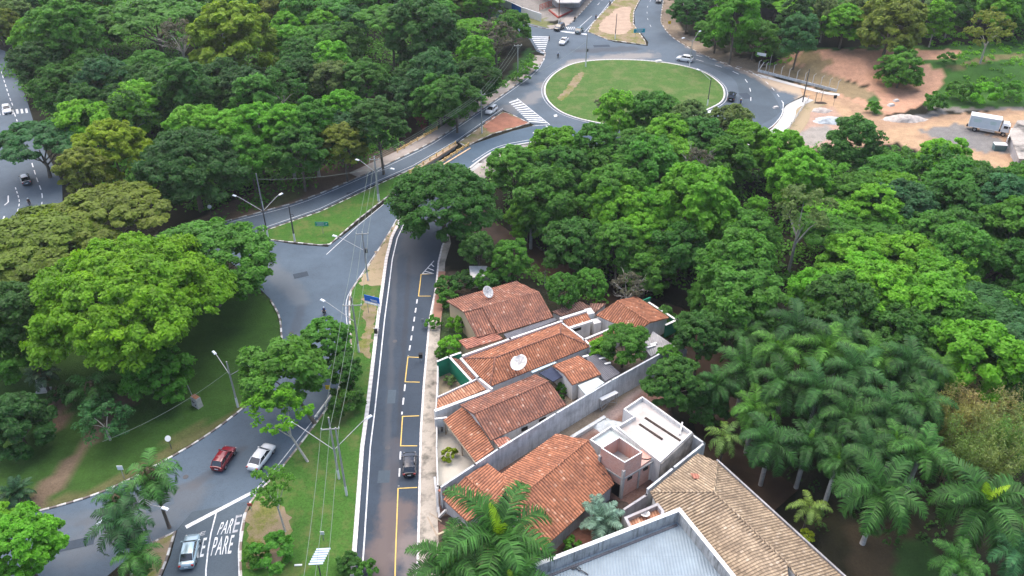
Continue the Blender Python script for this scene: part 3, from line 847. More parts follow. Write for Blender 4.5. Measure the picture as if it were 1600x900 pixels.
# stop lane
strip_quads('stop_line', [[(289,822),(292,826.5),(393,773),(391,769)]], z=0.064)
paint('lane_line_stop', [(338,802),(330,833),(325,862),(322,890),(321,960)], 0.17, z=0.064)
paint('edge_line_stop', [(391,786),(381,805),(376,830),(373,862),(374,900),(376,960)], 0.17, z=0.066)
paint('edge_line_junction', [(399,774),(440,728),(496,656),(521,618)], 0.13, off=0.5)
paint('edge_line_junction', [(510,398),(560,352),(627,297)], 0.13)
paint('edge_line_junction', [(545,555),(547,520),(544,490),(547,462),(571,424),(604,374),(625,338)], 0.1, off=0.35, sm=4)
paint('edge_line_slip', [(700,247),(650,272),(628,294)], 0.12, off=-0.4)
paint('edge_line_slip', [(740,254),(778,231),(822,221),(850,217)], 0.16, off=0.4, sm=4)
paint('edge_line_upper', [(404,359),(500,326),(592,282),(645,259),(714,219),(786,169)], 0.13)
paint('edge_line_upper', [(300,362),(416,333),(480,314),(560,281),(620,253),(676,225),(740,183),(806,137),(838,112),(851,92)], 0.12, sm=3)
mb = MB(); ribbon(mb, offset_line(RING, 0.6 if area(RING) < 0 else -0.6, True), -0.1, 0.1, ZP, True); struct(mb.build('roundabout_edge_line', MAT['road_white_worn']))
paint('lane_dashes_far', [(1088,86),(1140,100),(1175,112),(1200,130),(1224,160),(1221,178)], 0.2, dash=(2, 2.5), off=-0.2, sm=4)
paint('lane_dashes_far', [(1088,93),(1130,106),(1160,120),(1172,140),(1173,165)], 0.2, dash=(2.5, 4), sm=4)
paint('edge_line_far', [(1224,160),(1221,180),(1200,202),(1160,219)], 0.22, sm=4)
paint('avenue_line', [(960,-8),(940,18),(912,50)], 0.16, off=0.3)
paint('avenue_line', [(925,25),(897,50)], 0.16); paint('avenue_line', [(950,-10),(930,12)], 0.16, dash=(3, 3))
paint('avenue_line', [(1022,-8),(1012,10),(1012,30),(1020,48)], 0.12, dash=(2, 5), sm=3)
strip_quads('give_way_line', [[(875,48),(876,50),(917,55),(917,53)]])
for k in range(5):
    x = 884+k*3.0; strip_quads('give_way_bar', [[(x,42),(x+1.5,42.3),(x+4.5-k*0.3,46.6),(x+2.8,46.4)]])
quads = []
for k in range(9):
    y = 57+k*3.0; x0 = 838-k*1.2+k*0.7*1.2; 
    quads.append([(829+k*1.9, y),(829+k*1.9+0.3, y+1.3),(858-k*0.9, y+1.8),(858-k*0.9, y+0.5)])
strip_quads('zebra_crossing', quads)
# chevrons before the soil island
quads = []
A0, A1, B0, B1 = (809,155), (857,194.5), (795,163), (828,195)
for k in range(11):
    t = k/11; u = t+0.045
    a = (A0[0]+(A1[0]-A0[0])*t, A0[1]+(A1[1]-A0[1])*t); a2 = (A0[0]+(A1[0]-A0[0])*u, A0[1]+(A1[1]-A0[1])*u)
    b = (B0[0]+(B1[0]-B0[0])*t, B0[1]+(B1[1]-B0[1])*t-3); b2 = (B0[0]+(B1[0]-B0[0])*u, B0[1]+(B1[1]-B0[1])*u-3)
    quads.append([a, a2, b2, b])
strip_quads('hatched_area', quads)
paint('hatched_area_border', [(808,154),(859,195)], 0.2); paint('hatched_area_border', [(859,195),(832,197)], 0.2)
paint('slip_dashes', [(853,197),(878,207),(900,212)], 0.3, dash=(0.9, 0.9))
strip_quads('arrow_marking', [[(832,207.5),(846,205),(846,206.2),(833,208.8)], [(844,203.5),(854,204.5),(852,208),(848,206.5)]])
strip_quads('arrow_marking', [[(865,180),(870,179),(871,182),(866,183)]])
paint('avenue_dashes', [(2,112),(14,150),(20,165)], 0.2, dash=(2.2, 1.6)); paint('avenue_dashes', [(22,176),(27,190)], 0.2, dash=(3, 2))
strip_quads('avenue_crossing', [[(3+k*7.2,173+k*-0.6),(6.5+k*7.2,172.7-k*0.6),(8+k*7.2,179.5-k*0.6),(4.5+k*7.2,180-k*0.6)] for k in range(-1,6)])
paint('avenue_dashes', [(50,255),(57,278),(66,305),(63,335)], 0.2, dash=(2.4, 1.8), sm=4)
paint('avenue_dashes', [(24,293),(30,312),(29,325),(22,346)], 0.2, dash=(1.2, 0.9), sm=4)
paint('avenue_arrow', [(13,306),(13,316),(7,321)], 0.25); paint('avenue_arrow', [(7,338),(2,351),(-4,353)], 0.3)

# lettering on the stop lane
def road_text(word, corners, mat, z=0.068):
    cu = bpy.data.curves.new('lettering', 'FONT'); cu.body = word; cu.offset = 0.004; cu.space_character = 1.12
    o = bpy.data.objects.new('lettering', cu); C.objects.link(o)
    dg = bpy.context.evaluated_depsgraph_get(); dg.update()
    me = bpy.data.meshes.new_from_object(o.evaluated_get(dg))
    bpy.data.objects.remove(o); bpy.data.curves.remove(cu)
    xs = [v.co.x for v in me.vertices]; ys = [v.co.y for v in me.vertices]
    x0, x1, y0, y1 = min(xs), max(xs), min(ys), max(ys)
    BL, BR, TR, TL = [Vector(g2(*c)) for c in corners]
    for v in me.vertices:
        s = (v.co.x-x0)/(x1-x0); t = (v.co.y-y0)/(y1-y0)
        p = (BL*(1-s)+BR*s)*(1-t)+(TL*(1-s)+TR*s)*t
        v.co = (p.x, p.y, z)
    me.materials.clear(); me.materials.append(MAT[mat])
    w = bpy.data.objects.new('road_lettering', me); C.objects.link(w)
    return struct(w)
road_text('PARE', [(329,869),(361,865),(367,836),(336,840)], 'road_white')
road_text('PAR', [(339,836),(360,834),(368,809),(346,817)], 'road_white')
road_text('E', [(363,833),(371,832),(379,804),(369,806)], 'road_white_worn')
road_text('PARE', [(283,878),(318,870),(324,840),(291,846)], 'road_white')
road_text('E', [(312,838),(320,836),(322,830),(314,832)], 'road_white_worn')

# ---- bridge
mb = MB()
P = px2([(618,246),(700,204),(732,222),(672,266),(640,290),(600,290)])
br = empty('bridge', (0,0,0), 0, 'low concrete road bridge over the creek with yellow painted railings', 'bridge')
def slab_between(a, b, w, z0, z1, mb):
    a = Vector(a); b = Vector(b); d = (b-a).normalized(); n = Vector((-d.y, d.x))
    mb.prism([a+n*w/2, a-n*w/2, b-n*w/2, b+n*w/2], z0, z1)
for a, b, w0, w1 in (((640,274),(714,226),0.0,9.8), ((655,281),(735,232),-8.6,-0.3)):
    A = Vector(g2(*a)); B = Vector(g2(*b)); d = (B-A).normalized(); n = Vector((-d.y, d.x))
    mb.prism([A+n*w0, A+n*w1, B+n*w1, B+n*w0], -0.8, -0.01)
mb.build('deck', MAT['concrete'], br)
def railing(name, a, b, parent, mats=('yellow_rail','rail_pale'), gap=2.2, h=1.05, base=0.0):
    A = Vector((*g2(*a), base)); B = Vector((*g2(*b), base)); n = max(2, int((B-A).length/gap))
    mr = MB()
    for hz in (0.45, 0.8): mr.bar(A+Vector((0,0,hz)), B+Vector((0,0,hz)), 0.1, 0.14)
    r = mr.build(name, MAT[mats[0]], parent)
    for i in range(n+1):
        p = A.lerp(B, i/n); m = MB(); m.box((p.x, p.y, base+h/2), (0.24, 0.24, h)); m.build('railing_post', MAT[mats[0]], r)
    return r
railing('railing', (640,272), (712,227), br); railing('railing', (657,277), (732,229), br)
railing('railing', (621,239), (683,204), br); 
mb = MB()
for a, b in (((638,274),(714,226)), ((655,281),(735,232))):
    mb.bar(G(*a, 0.02), G(*b, 0.02), 0.35, 0.35)
mb.build('edge_beam', MAT['rail_pale'], br)

# repairs and covers in the carriageway
for (px, py, w, d, rz, mt) in ((470,430,2.6,1.6,0.4,'asphalt_new'),(420,590,3.2,1.4,1.1,'asphalt_new'),(250,790,3.5,1.3,0.5,'asphalt_old'),(612,620,1.2,3.0,0.05,'asphalt_patch'),(600,745,1.6,2.2,0.05,'asphalt_patch'),(940,72,5,2,0.1,'asphalt_new'),(1165,150,2.5,4,0.2,'asphalt_new'),(560,300,5,1.2,0.42,'asphalt_new'),(120,850,4,1.4,0.3,'asphalt_new')):
    c = G(px, py); ca_, sa_ = math.cos(rz), math.sin(rz)
    P = [(c.x+x*ca_-y*sa_, c.y+x*sa_+y*ca_) for x, y in ((-w/2,-d/2),(w/2,-d/2),(w/2,d/2),(-w/2,d/2))]
    mb = MB(); mb.poly([(x, y, 0.0485) for x, y in P]); struct(mb.build('asphalt_repair', MAT[mt]))
for (px, py) in ((617,533),(606,700),(455,520),(290,745),(470,312),(871,182),(180,800)):
    mb = MB(); mb.disc(G(px, py, 0.045), 0.38, n=16, th=0.02); struct(mb.build('manhole_cover', MAT['pole_dark']))

# ------------------------------------------------------------------ buildings
def slope_uv(P):
    n = Vector((0,0,0))
    for i in range(len(P)):
        a, b = P[i], P[(i+1) % len(P)]
        n += a.cross(b)
    n.normalize()
    if n.z < 0: n = -n
    e = Vector((0,0,1)).cross(n)
    e = e.normalized() if e.length > 0.02 else (P[1]-P[0]).normalized()
    s = n.cross(e)
    return [(p.dot(e), p.dot(s)) for p in P]
def clip_half(poly, axis_u, lim, keep_less):
    """poly: list of (u, v, point); cut at u = lim"""
    out = []
    for i in range(len(poly)):
        a, b = poly[i], poly[(i+1) % len(poly)]
        ia = (a[0] <= lim) if keep_less else (a[0] >= lim); ib = (b[0] <= lim) if keep_less else (b[0] >= lim)
        if ia: out.append(a)
        if ia != ib:
            t = (lim-a[0])/(b[0]-a[0])
            out.append((lim, a[1]+(b[1]-a[1])*t, a[2].lerp(b[2], t)))
    return out
def roof_slab(mb, P, th=0.14, pitch=0.0, rise=0.09):
    """one roof slope: top (with real rounded tile columns when a pitch is given), underside and edges"""
    n = (P[1]-P[0]).cross(P[2]-P[0])
    if n.z < 0: P = P[::-1]
    uv = slope_uv(P)
    if pitch:
        nn = (P[1]-P[0]).cross(P[2]-P[0]).normalized()
        base = [(uv[i][0], uv[i][1], P[i]) for i in range(len(P))]
        u0 = min(u for u, v in uv); u1 = max(u for u, v in uv)
        k = math.floor(u0/pitch)
        prof = [(0.0, 0.0), (0.18, 0.0), (0.36, 0.85), (0.59, 1.0), (0.82, 0.85), (1.0, 0.0)]
        while k*pitch < u1:
            for (f0, h0), (f1, h1) in zip(prof[:-1], prof[1:]):
                a, b = (k+f0)*pitch, (k+f1)*pitch
                q = clip_half(base, 0, b, True)
                if len(q) >= 3: q = clip_half(q, 0, a, False)
                if len(q) >= 3 and max(x[0] for x in q)-min(x[0] for x in q) > 1e-4:
                    mb.poly([x[2]+nn*(0.004+rise*(h0+(h1-h0)*(x[0]-a)/(b-a))) for x in q], [(x[0], x[1]) for x in q])
            k += 1
    else:
        mb.poly(P, uv)
    Q = [p-Vector((0,0,th)) for p in P]
    mb.poly(Q[::-1], uv[::-1])
    for i in range(len(P)):
        j = (i+1) % len(P)
        mb.poly([Q[i], Q[j], P[j], P[i]], [uv[i], uv[j], uv[j], uv[i]])
def W3(p): return G(p[0], p[1], p[2])
def house(name, label, faces, roof, wall, cat='house', shrink=0.94, ridges=(), rel=None, base=0.0, capw=0.13, body=True, ridge_mat=None, group=None):
    F = [[W3(p) for p in f] for f in faces]
    allp = [p for f in F for p in f]
    cx = sum(p.x for p in allp)/len(allp); cy = sum(p.y for p in allp)/len(allp)
    t = empty(name, (cx, cy, base), 0, label, cat, group)
    o = Vector((cx, cy, base))
    F = [[p-o for p in f] for f in F]
    if body:
        mb = MB()
        for f in F:
            q = [Vector((p.x*shrink, p.y*shrink, p.z-0.3)) for p in f]
            if (q[1]-q[0]).cross(q[2]-q[0]).z < 0: q.reverse()
            b = [Vector((p.x, p.y, 0)) for p in q]
            mb.poly(q); mb.poly(b[::-1])
            for i in range(len(q)):
                j = (i+1) % len(q); L = (q[j]-q[i]).length
                mb.poly([b[i], b[j], q[j], q[i]], [(0,0),(L,0),(L,q[j].z),(0,q[i].z)])
        mb.build('wall', MAT[wall], t, weld=False)
    mb = MB()
    for f in F: roof_slab(mb, f, pitch=0.4 if roof.startswith('tile') else 0)
    r = mb.build('roof', MAT[roof], t, weld=False)
    for a, b in ridges:
        a = W3(a)-o; b = W3(b)-o
        m = MB(); m.tube([a+Vector((0,0,.02)), b+Vector((0,0,.02))], capw, 6)
        m.build('ridge_cap', MAT[ridge_mat or roof], r)
    return t, o
def wall_line(pts, z0, z1, th, mb, zs=None):
    """wall standing along surveyed points of its top edge"""
    P = [Vector(G(p[0], p[1], z1)) for p in pts]
    for a, b in zip(P[:-1], P[1:]):
        d = Vector((b.x-a.x, b.y-a.y)); 
        if d.length < 0.01: continue
        d.normalize(); n = Vector((-d.y, d.x))*th/2; e = d*th*0.5
        q = [(a.x+n.x-e.x, a.y+n.y-e.y), (a.x-n.x-e.x, a.y-n.y-e.y), (b.x-n.x+e.x, b.y-n.y+e.y), (b.x+n.x+e.x, b.y+n.y+e.y)]
        mb.prism(q, z0, z1)
    return mb
def wall_thing(name, label, pts, z1, th, mat, cap=None, z0=0.0, cat='wall', capmat='parapet_cap', group=None):
    c = G(pts[0][0], pts[0][1], z1); t = empty(name, (c.x, c.y, z0), 0, label, cat, group)
    mb = wall_line(pts, z0, z1-0.06 if cap else z1, th, MB())
    o = mb.build('wall_face', MAT[mat], t, weld=False); o.location = (-c.x, -c.y, -z0)
    if cap:
        mb = wall_line(pts, z1-0.06, z1+0.02, th+cap, MB())
        k = mb.build('wall_cap', MAT[capmat], t, weld=False); k.location = (-c.x, -c.y, -z0)
    return t
def on(t, mb, name, mat, weld=True):
    """child mesh given in world coordinates"""
    o = mb.build(name, MAT[mat], t, weld=weld); o.location = -t.location
    return o

# house with the dish and beige walls
t1, _ = house('house', 'beige walled house with a wide orange gabled roof and green door beside the garden',
    [[(697.4,470.2,3.3),(806.8,439.5,3.3),(842,456.4,5.0),(724.6,487.8,5.0)],
     [(724.6,487.8,5.0),(754.5,479.4,5.0),(775,519.2,3.1),(745.3,527.3,3.1)],
     [(754,479.2,5.12),(842,456.1,5.12),(864.6,495.3,3.2),(779.2,521.7,3.2)]],
    'tile_old', 'wall_beige', ridges=[((724.6,487.8,5.05),(842,456,5.1)), ((754,479.2,5.14),(779.2,521.7,3.25))])
for (px, py, w) in ((718,500,0.5), (723,507,0.5)):
    m = MB(); p = G(px, py, 1.6); m.box(p, (0.12, 0.5, 1.3), R(-30)); f = on(t1, m, 'window', 'dark_opening')
m = MB(); m.box(G(737,520,1.2), (0.18, 1.0, 2.1), R(-28)); on(t1, m, 'door', 'door_green')
house('porch_roof', 'low pinkish tiled porch roof below the beige house, next to the white wall', [[(716.5,531.9,2.7),(775,519.5,3.0),(786,529.5,3.0),(729.6,545.7,2.7)]], 'tile_pink', 'wall_beige', 'porch', shrink=0.9)
m = MB(); roof_slab(m, [W3(p) for p in ((787,522,3.1),(866,496,3.1),(871,500,3.1),(793,529.5,3.1))], 0.3)
tag(m.build('gutter', MAT['fibro_dark']), 'dark grey concrete gutter between the beige house roof and the white parapet', 'gutter')
house('rear_annex', 'brown tiled rear annex roof beside the round leafy tree behind the houses', [[(862.5,487,3.2),(907,471,3.2),(924,480,2.8),(877,494.2,3.0)]], 'tile_brown', 'wall_white', 'annex')
house('lean_to', 'dark brown lean-to roof in the gap beside the big rear gabled house', [[(922.8,474,2.8),(946.6,474.5,2.8),(930,489,2.5),(921,483,2.5)]], 'tile_brown', 'wall_grey', 'lean-to')
# white annex with small orange roof
ta, oa = house('white_annex', 'small white annex with an orange tiled roof between two white beams', [[(880,500.3,3.6),(915.2,487,3.6),(924,501.5,3.1),(887.6,512.5,3.1)]], 'tile_orange', 'wall_white', 'annex', shrink=0.96)
m = MB(); m.bar(W3((875,499,3.75)), W3((916,486,3.75)), 0.5, 0.35); on(ta, m, 'beam', 'wall_white')
m = MB(); m.bar(W3((887.6,514,3.1)), W3((926,502,3.1)), 0.45, 0.4); on(ta, m, 'beam', 'wall_white')
m = MB(); m.bar(W3((894,517.5,2.2)), W3((908,512.8,2.2)), 0.12, 0.5); on(ta, m, 'window', 'dark_opening')
m = MB(); c = W3((921,486,3.2)); m.box((c.x, c.y, 1.6), (1.2, 1.6, 3.2), R(20)); m.box((c.x+1.0, c.y-1.6, 1.2), (1.3, 1.3, 2.4), R(20))
tag(m.build('white_block', MAT['wall_white']), 'plain white block with a stepped top beside the white annex', 'water tank')
tr, _ = house('rear_house', 'rear house with a broad orange gable roof by the creek and green wall',
    [[(964.2,470,4.8),(1015.7,504,4.8),(993.7,519.1,3.0),(930.9,492.1,3.0)], [(964.2,470,4.8),(994.3,463,3.4),(1045.8,496.5,3.0),(1015.7,504,4.8)]],
    'tile_orange', 'wall_white', ridges=[((964.2,470,4.83),(1015.7,504,4.83))])
house('side_porch', 'narrow pink tiled roof strip joining the middle and rear houses', [[(915.2,532.3,3.1),(968,508.5,3.1),(986,513,2.8),(924,539.2,2.8)]], 'tile_pink', 'wall_white', 'porch', shrink=0.92)
wall_thing('white_wall', 'thin white capped wall along the top of the narrow pink roof strip', [(912,530.4),(970.5,506.5)], 3.4, 0.35, 'wall_white')
wall_thing('green_wall', 'dark green painted wall with a white cap beside the creek', [(1002,470),(1015.5,464.5)], 3.2, 0.2, 'wall_green')
wall_thing('green_wall', 'long green wall with white top running beside the rear house roof', [(1014.4,472.6),(1057,499.6),(1041,507)], 2.6, 0.25, 'wall_green', cap=0.12)
house('shed', 'grey corrugated shed roof beside the mango tree and the long wall', [[(1020.5,517.5,3.0),(1050.5,538,2.8),(1017,557,2.6),(1004,540,2.8)]], 'fibro_grey', 'wall_grey', 'shed')
m = MB(); m.box(W3((1018,541,3.0)), (1.6, 0.3, 0.1), R(25)); m.box(W3((1021,537,3.05)), (1.2, 0.3, 0.1), R(25))
tag(m.build('roof_sheet', MAT['white_paint']), 'pale loose sheets lying on the grey corrugated shed', 'sheet')

# middle house with hipped roof
t2, o2 = house('house', 'middle house with a long hipped orange roof carrying the large torn dish',
    [[(773.6,558.9,5.0),(875.5,521,5.0),(922.5,541,3.1),(765.5,604,3.1)], [(773.6,558.9,5.0),(765.5,604,3.1),(721.5,560.5,3.1)],
     [(721.5,560.5,3.1),(876.5,503,3.1),(875.5,521,5.0),(773.6,558.9,5.0)], [(875.5,521,5.0),(876.5,503,3.1),(922.5,541,3.1)]],
    'tile_orange', 'wall_white', shrink=0.97,
    ridges=[((773.6,558.9,5.03),(875.5,521,5.03)), ((773.6,558.9,5.03),(765.5,604,3.14)), ((773.6,558.9,5.03),(721.5,560.5,3.14)), ((875.5,521,5.03),(922.5,541,3.14)), ((875.5,521,5.03),(876.5,503,3.14))], ridge_mat='tile_old')
wall_thing('parapet_wall', 'long white parapet behind the middle house roof below the beige house', [(724,555),(797,529),(877,501.3)], 3.7, 0.35, 'wall_white')
wall_thing('parapet_wall', 'white parapet along the right end of the hipped middle roof', [(877,503.5),(914,531),(924,541)], 3.4, 0.28, 'wall_white')
wall_thing('parapet_wall', 'white slanting parapet between the hipped roof and the street side roofs', [(720.5,560),(747.8,590.3),(768,606.6)], 3.6, 0.35, 'wall_white')
wall_thing('parapet_wall', 'white front beam wall under the smooth orange strip roof', [(681.5,641),(767,609)], 3.2, 0.5, 'wall_white')
wall_thing('courtyard_wall', 'white capped green courtyard wall on the far side of the small yard', [(684,564),(701.5,556.8),(719,551)], 3.3, 0.22, 'wall_green', cap=0.1)
wall_thing('courtyard_wall', 'white capped green courtyard wall on the house side of the small yard', [(702,557),(737,595.3)], 3.3, 0.22, 'wall_green', cap=0.12)
wall_thing('courtyard_wall', 'white street wall in front of the small green courtyard', [(684,564),(683.5,600),(681,642)], 2.4, 0.2, 'wall_white')
wall_thing('courtyard_wall', 'white wall between the small courtyard and the smooth orange roof', [(683.6,620),(745.5,591.5)], 3.3, 0.2, 'wall_white')
house('strip_roof', 'brown tiled strip roof behind the green courtyard wall', [[(706,558.5,3.0),(718,562,3.3),(742.5,590,3.3),(737,594.5,3.0)]], 'tile_old', 'wall_green', 'roof', shrink=0.95)
house('strip_roof', 'smooth bright orange tiled garage roof at the pavement', [[(684.5,621.5,3.0),(746,593,3.0),(763,606.5,2.8),(682,640,2.8)]], 'tile_new', 'wall_white', 'roof', shrink=0.97)
m = MB(); P = px2([(684,575),(701,565),(737,601),(683,625)])
P = P if area(P) > 0 else P[::-1]
m.prism(P, 0, 0.1); struct(m.build('yard_paving', MAT['yard_tan'], tri=True))
house('skylight', 'pale glassy roof strip beside the middle house', [[(827,577,3.0),(862,562,3.0),(869.6,566.4,2.9),(832,582.5,2.9)]], 'glass_roof', 'wall_white', 'skylight', body=False)
house('shade_cloth', 'navy blue shade cloth stretched between the two middle roofs', [[(842.5,582.7,2.8),(862.6,573,2.8),(880,588,2.7),(863.9,596,2.7)]], 'navy', 'wall_white', 'shade cloth', body=False)

# third house with porch
t3, _ = house('house', 'weathered terracotta gabled house beside the long concrete wall',
    [[(719,633,3.1),(837.5,585,3.1),(857,596,4.9),(740,647,4.9)], [(740,647,4.9),(857,596,4.9),(885,632.5,3.1),(767,688,3.1)]],
    'tile_old', 'wall_white', ridges=[((740,647,4.93),(857,596,4.93))])
m = MB(); m.bar(W3((842,659,2.0)), W3((852,654,2.0)), 0.2, 0.9); on(t3, m, 'window', 'dark_opening')
m = MB(); m.bar(W3((815,672,2.1)), W3((824,668,2.1)), 0.2, 0.5); on(t3, m, 'window', 'dark_opening')
tp, _ = house('porch', 'orange tiled porch roof with dark beam facing the pale yard', [[(692.6,655.7,2.6),(722,637,3.2),(744,655,3.2),(772,702,2.9),(744,723,2.5)]], 'tile_orange', 'wall_white', 'porch', body=False)
m = MB(); m.bar(W3((693,657,2.45)), W3((743,724,2.35)), 0.15, 0.25); on(tp, m, 'beam', 'timber')
for px, py in ((694,660),(720,693),(742,722)):
    p = G(px, py, 2.4); m = MB(); m.box((p.x+0.15, p.y, 1.2), (0.2, 0.2, 2.4)); on(tp, m, 'post', 'timber')
house('porch_roof', 'small pink tiled roof tucked against the long concrete wall', [[(770.4,688,2.9),(791.8,682,2.9),(800,689,2.7),(781,701,2.7)]], 'tile_pink', 'wall_white', 'porch', shrink=0.9)
m = MB(); P = px2([(684,660),(700,668),(748,725),(700,757),(684,760)])
P = P if area(P) > 0 else P[::-1]
m.prism(P, 0, 0.1); struct(m.build('yard_paving', MAT['yard_floor'], tri=True))
wall_thing('street_wall', 'tall white wall with a small square window at the porch corner', [(681,654),(697,652)], 2.8, 0.3, 'wall_white')
m = MB(); m.box(W3((690.5,671,1.3)), (0.35, 0.4, 0.5)); tag(m.build('wall_opening', MAT['dark_opening']), 'small dark square opening in the tall white wall corner', 'window')
wall_thing('street_wall', 'low white front wall of the pale yard along the pavement', [(682.5,664),(682,700),(684,757)], 1.5, 0.16, 'wall_white')
# rear wing
house('rear_wing', 'small red weathered roof behind the terracotta gabled house', [[(863,571.4,3.0),(903,556,3.0),(925,567,3.7),(880,583,3.7)], [(880,583,3.7),(925,567,3.7),(939,585,3.2),(894,601.5,3.2)]], 'tile_orange', 'wall_white', 'house wing')
house('rear_wing', 'pale green concrete slab roof beside the long concrete wall', [[(902.8,602,3.0),(932.9,589.5,3.0),(944.2,597.8,3.0),(915.3,617,3.0)]], 'flat_roof_green', 'wall_white', 'house wing')
house('rear_wing', 'dark grey corrugated roof beside the mango tree', [[(915.3,559,3.0),(934,552,3.0),(969.3,582.7,2.8),(945.5,595.5,2.8)]], 'fibro_dark', 'wall_grey', 'house wing')
for px, py in ((941,559.5),(949.5,567.5),(915,556.5)):
    m = MB(); m.box(W3((px, py, 3.05)), (1.0, 0.35, 0.08), R(20)); tag(m.build('roof_patch', MAT['white_paint']), 'small white sheet patch on the dark grey corrugated roof', 'roof patch', 'white patches on the dark grey roof')

# long concrete wall
LW = [(704,750.5),(742,726),(779,701),(869.6,645),(858.8,651.7),(955.5,594)]
wall_thing('long_wall', 'long tall pale concrete wall dividing the tiled houses from the building site', [(690,760),(742,725.5),(779,701),(869,645.5),(955.5,594),(1040,547.5),(1059,538)], 4.1, 0.25, 'render_blue')
wall_thing('long_wall', 'grey end return of the long concrete wall under the trees', [(1059,538),(1072,546)], 3.4, 0.25, 'wall_grey')
m = MB(); A = G(845,717,0); B = G(945,655,0); m.bar(A+Vector((0,0,.3)), B+Vector((0,0,.3)), 0.5, 0.6)
tag(m.build('footing', MAT['render_blue']), 'low pale concrete footing running along the foot of the long wall', 'footing')

# scaffold table by the wall
ts = empty('scaffold', G(953,640,0), 0, 'metal scaffold with a pale board on top leaning at the long wall', 'scaffold')
m = MB(); roof_slab(m, [W3(p) for p in ((936,622,2.2),(961,610,2.2),(966.5,613.5,2.2),(941,626,2.2))], 0.08); on(ts, m, 'board', 'white_paint')
m = MB()
for px, py in ((938,623),(962,612),(941,626),(965,614)):
    p = W3((px, py, 2.2)); m.bar((p.x, p.y, 0), (p.x, p.y, 2.2), 0.08)
a, b = W3((941,626,2.2)), W3((965,614,2.2)); m.bar((a.x,a.y,0.2),(b.x,b.y,2.1),0.06); m.bar((a.x,a.y,2.1),(b.x,b.y,0.2),0.06)
on(ts, m, 'frame', 'steel')

# bottom orange house
t4, _ = house('house', 'large orange tiled gabled house in front of the raw brick tower',
    [[(797,789,5.2),(919,688,5.2),(960,756,3.0),(842.5,862.5,3.0)], [(797,789,5.2),(783,741,3.3),(869,678,3.3),(919,688,5.2)]],
    'tile_orange', 'wall_grey', ridges=[((797,789,5.23),(919,688,5.23))], shrink=0.95)
m = MB(); m.box(W3((943,739.5,3.62)), (0.5,0.5,0.06), R(30), tilt=(R(-15),R(15))); on(t4, m, 'tile_gap', 'dark_opening')
house('hipped_house', 'front hipped part of the big orange house behind the tall street palm',
    [[(727.8,745,4.2),(692.6,780,3.0),(730,815,3.0),(777,788,4.0)], [(727.8,745,4.2),(761.7,724,3.2),(798,752,3.8),(777,788,4.0)]],
    'tile_orange', 'wall_grey', 'house wing', ridges=[((727.8,745,4.25),(777,788,4.05))])
house('carport_roof', 'flat pink tiled carport roof in the corner by the concrete wall end', [[(684,766,2.9),(712,748,2.9),(724,744,3.0),(697,777,2.8)]], 'tile_pink', 'wall_grey', 'carport', shrink=0.9)
m = MB(); p = G(697,772,3); m.tube([(p.x,p.y,0),(p.x,p.y,4.2)],0.1,8); tag(m.build('vent_pipe', MAT['pole_dark']), 'thin dark pipe standing by the carport roof', 'pipe')
tg = empty('street_gate', G(684,800,0), 0, 'leaning white timber gate posts at the street front of the orange house', 'gate')
for a, b in (((679,745,3.0),(686.5,808,0)), ((683,762,2.8),(684,800,0.2)), ((686,808,0.3),(697,797,1.4))):
    m = MB(); m.bar(W3(a), W3(b), 0.28); on(tg, m, 'gate_post', 'wall_white')
wall_thing('front_wall', 'low rendered wall end at the soil heap beneath the street palm', [(686,834),(730,815)], 1.2, 0.25, 'wall_beige')
m = MB(); m.bar(G(668,808,0.1), G(683,838,0.1), 0.2, 0.12); m.bar(G(671,802,0.1), G(690,815,0.1), 0.15, 0.12)
tag(m.build('plank', MAT['timber']), 'timber planks lying on the pavement by the soil heap', 'planks')

# white flat roofed building under construction
def pit_roof(t, pts, ztop, zslab, th, mwall, mcap, mfloor, name='parapet'):
    P = [Vector((G(p[0], p[1], ztop).x, G(p[0], p[1], ztop).y)) for p in pts]
    ar = area([tuple(p) for p in P])
    Q = [Vector(q) for q in offset_line([tuple(p) for p in P], th if ar > 0 else -th, True)]
    m = MB(); n = len(P)
    for i in range(n):
        j = (i+1) % n
        a, b, c, d = P[i], P[j], Q[j], Q[i]
        m.poly([(a.x,a.y,0),(b.x,b.y,0),(b.x,b.y,ztop-0.05),(a.x,a.y,ztop-0.05)][::1 if ar > 0 else -1], [(0,0),((b-a).length,0),((b-a).length,ztop),(0,ztop)][::1 if ar > 0 else -1])
        m.poly([(d.x,d.y,zslab),(c.x,c.y,zslab),(c.x,c.y,ztop-0.05),(d.x,d.y,ztop-0.05)][::-1 if ar > 0 else 1])
    on(t, m, 'wall', mwall, weld=False)
    m = MB()
    for i in range(n):
        j = (i+1) % n
        q = [(P[i].x,P[i].y),(P[j].x,P[j].y),(Q[j].x,Q[j].y),(Q[i].x,Q[i].y)]
        m.prism(q, ztop-0.05, ztop)
    on(t, m, name, mcap, weld=False)
    m = MB(); q = [(p.x, p.y, zslab) for p in Q]
    if ar < 0: q.reverse()
    m.poly(q, slope_uv([Vector(p) for p in q])); m2 = m
    o = m2.build('roof', MAT[mfloor], t, tri=True); o.location = -t.location
    return P, Q
tw = empty('flat_roofed_building', G(1020,700,0), 0, 'white flat roofed building under construction with low parapets and long roof slots', 'building')
pit_roof(tw, [(974,638.9),(1003.6,618.8),(1082,675.3),(1031.8,722),(962.8,666.5),(990.4,650.2)], 4.4, 3.75, 0.22, 'wall_white', 'parapet_cap', 'flat_roof')
for a, b in (((1008,652.5),(1064,689)), ((999,662.5),(1035,686.5))):
    m = MB(); m.bar(W3((*a,3.83)), W3((*b,3.83)), 0.3, 0.12); on(tw, m, 'roof_slot', 'soil_dark')
m = MB(); m.bar(W3((1066,661,4.2)), W3((1062,679,3.95)), 0.2, 0.5); on(tw, m, 'beam', 'wall_white')
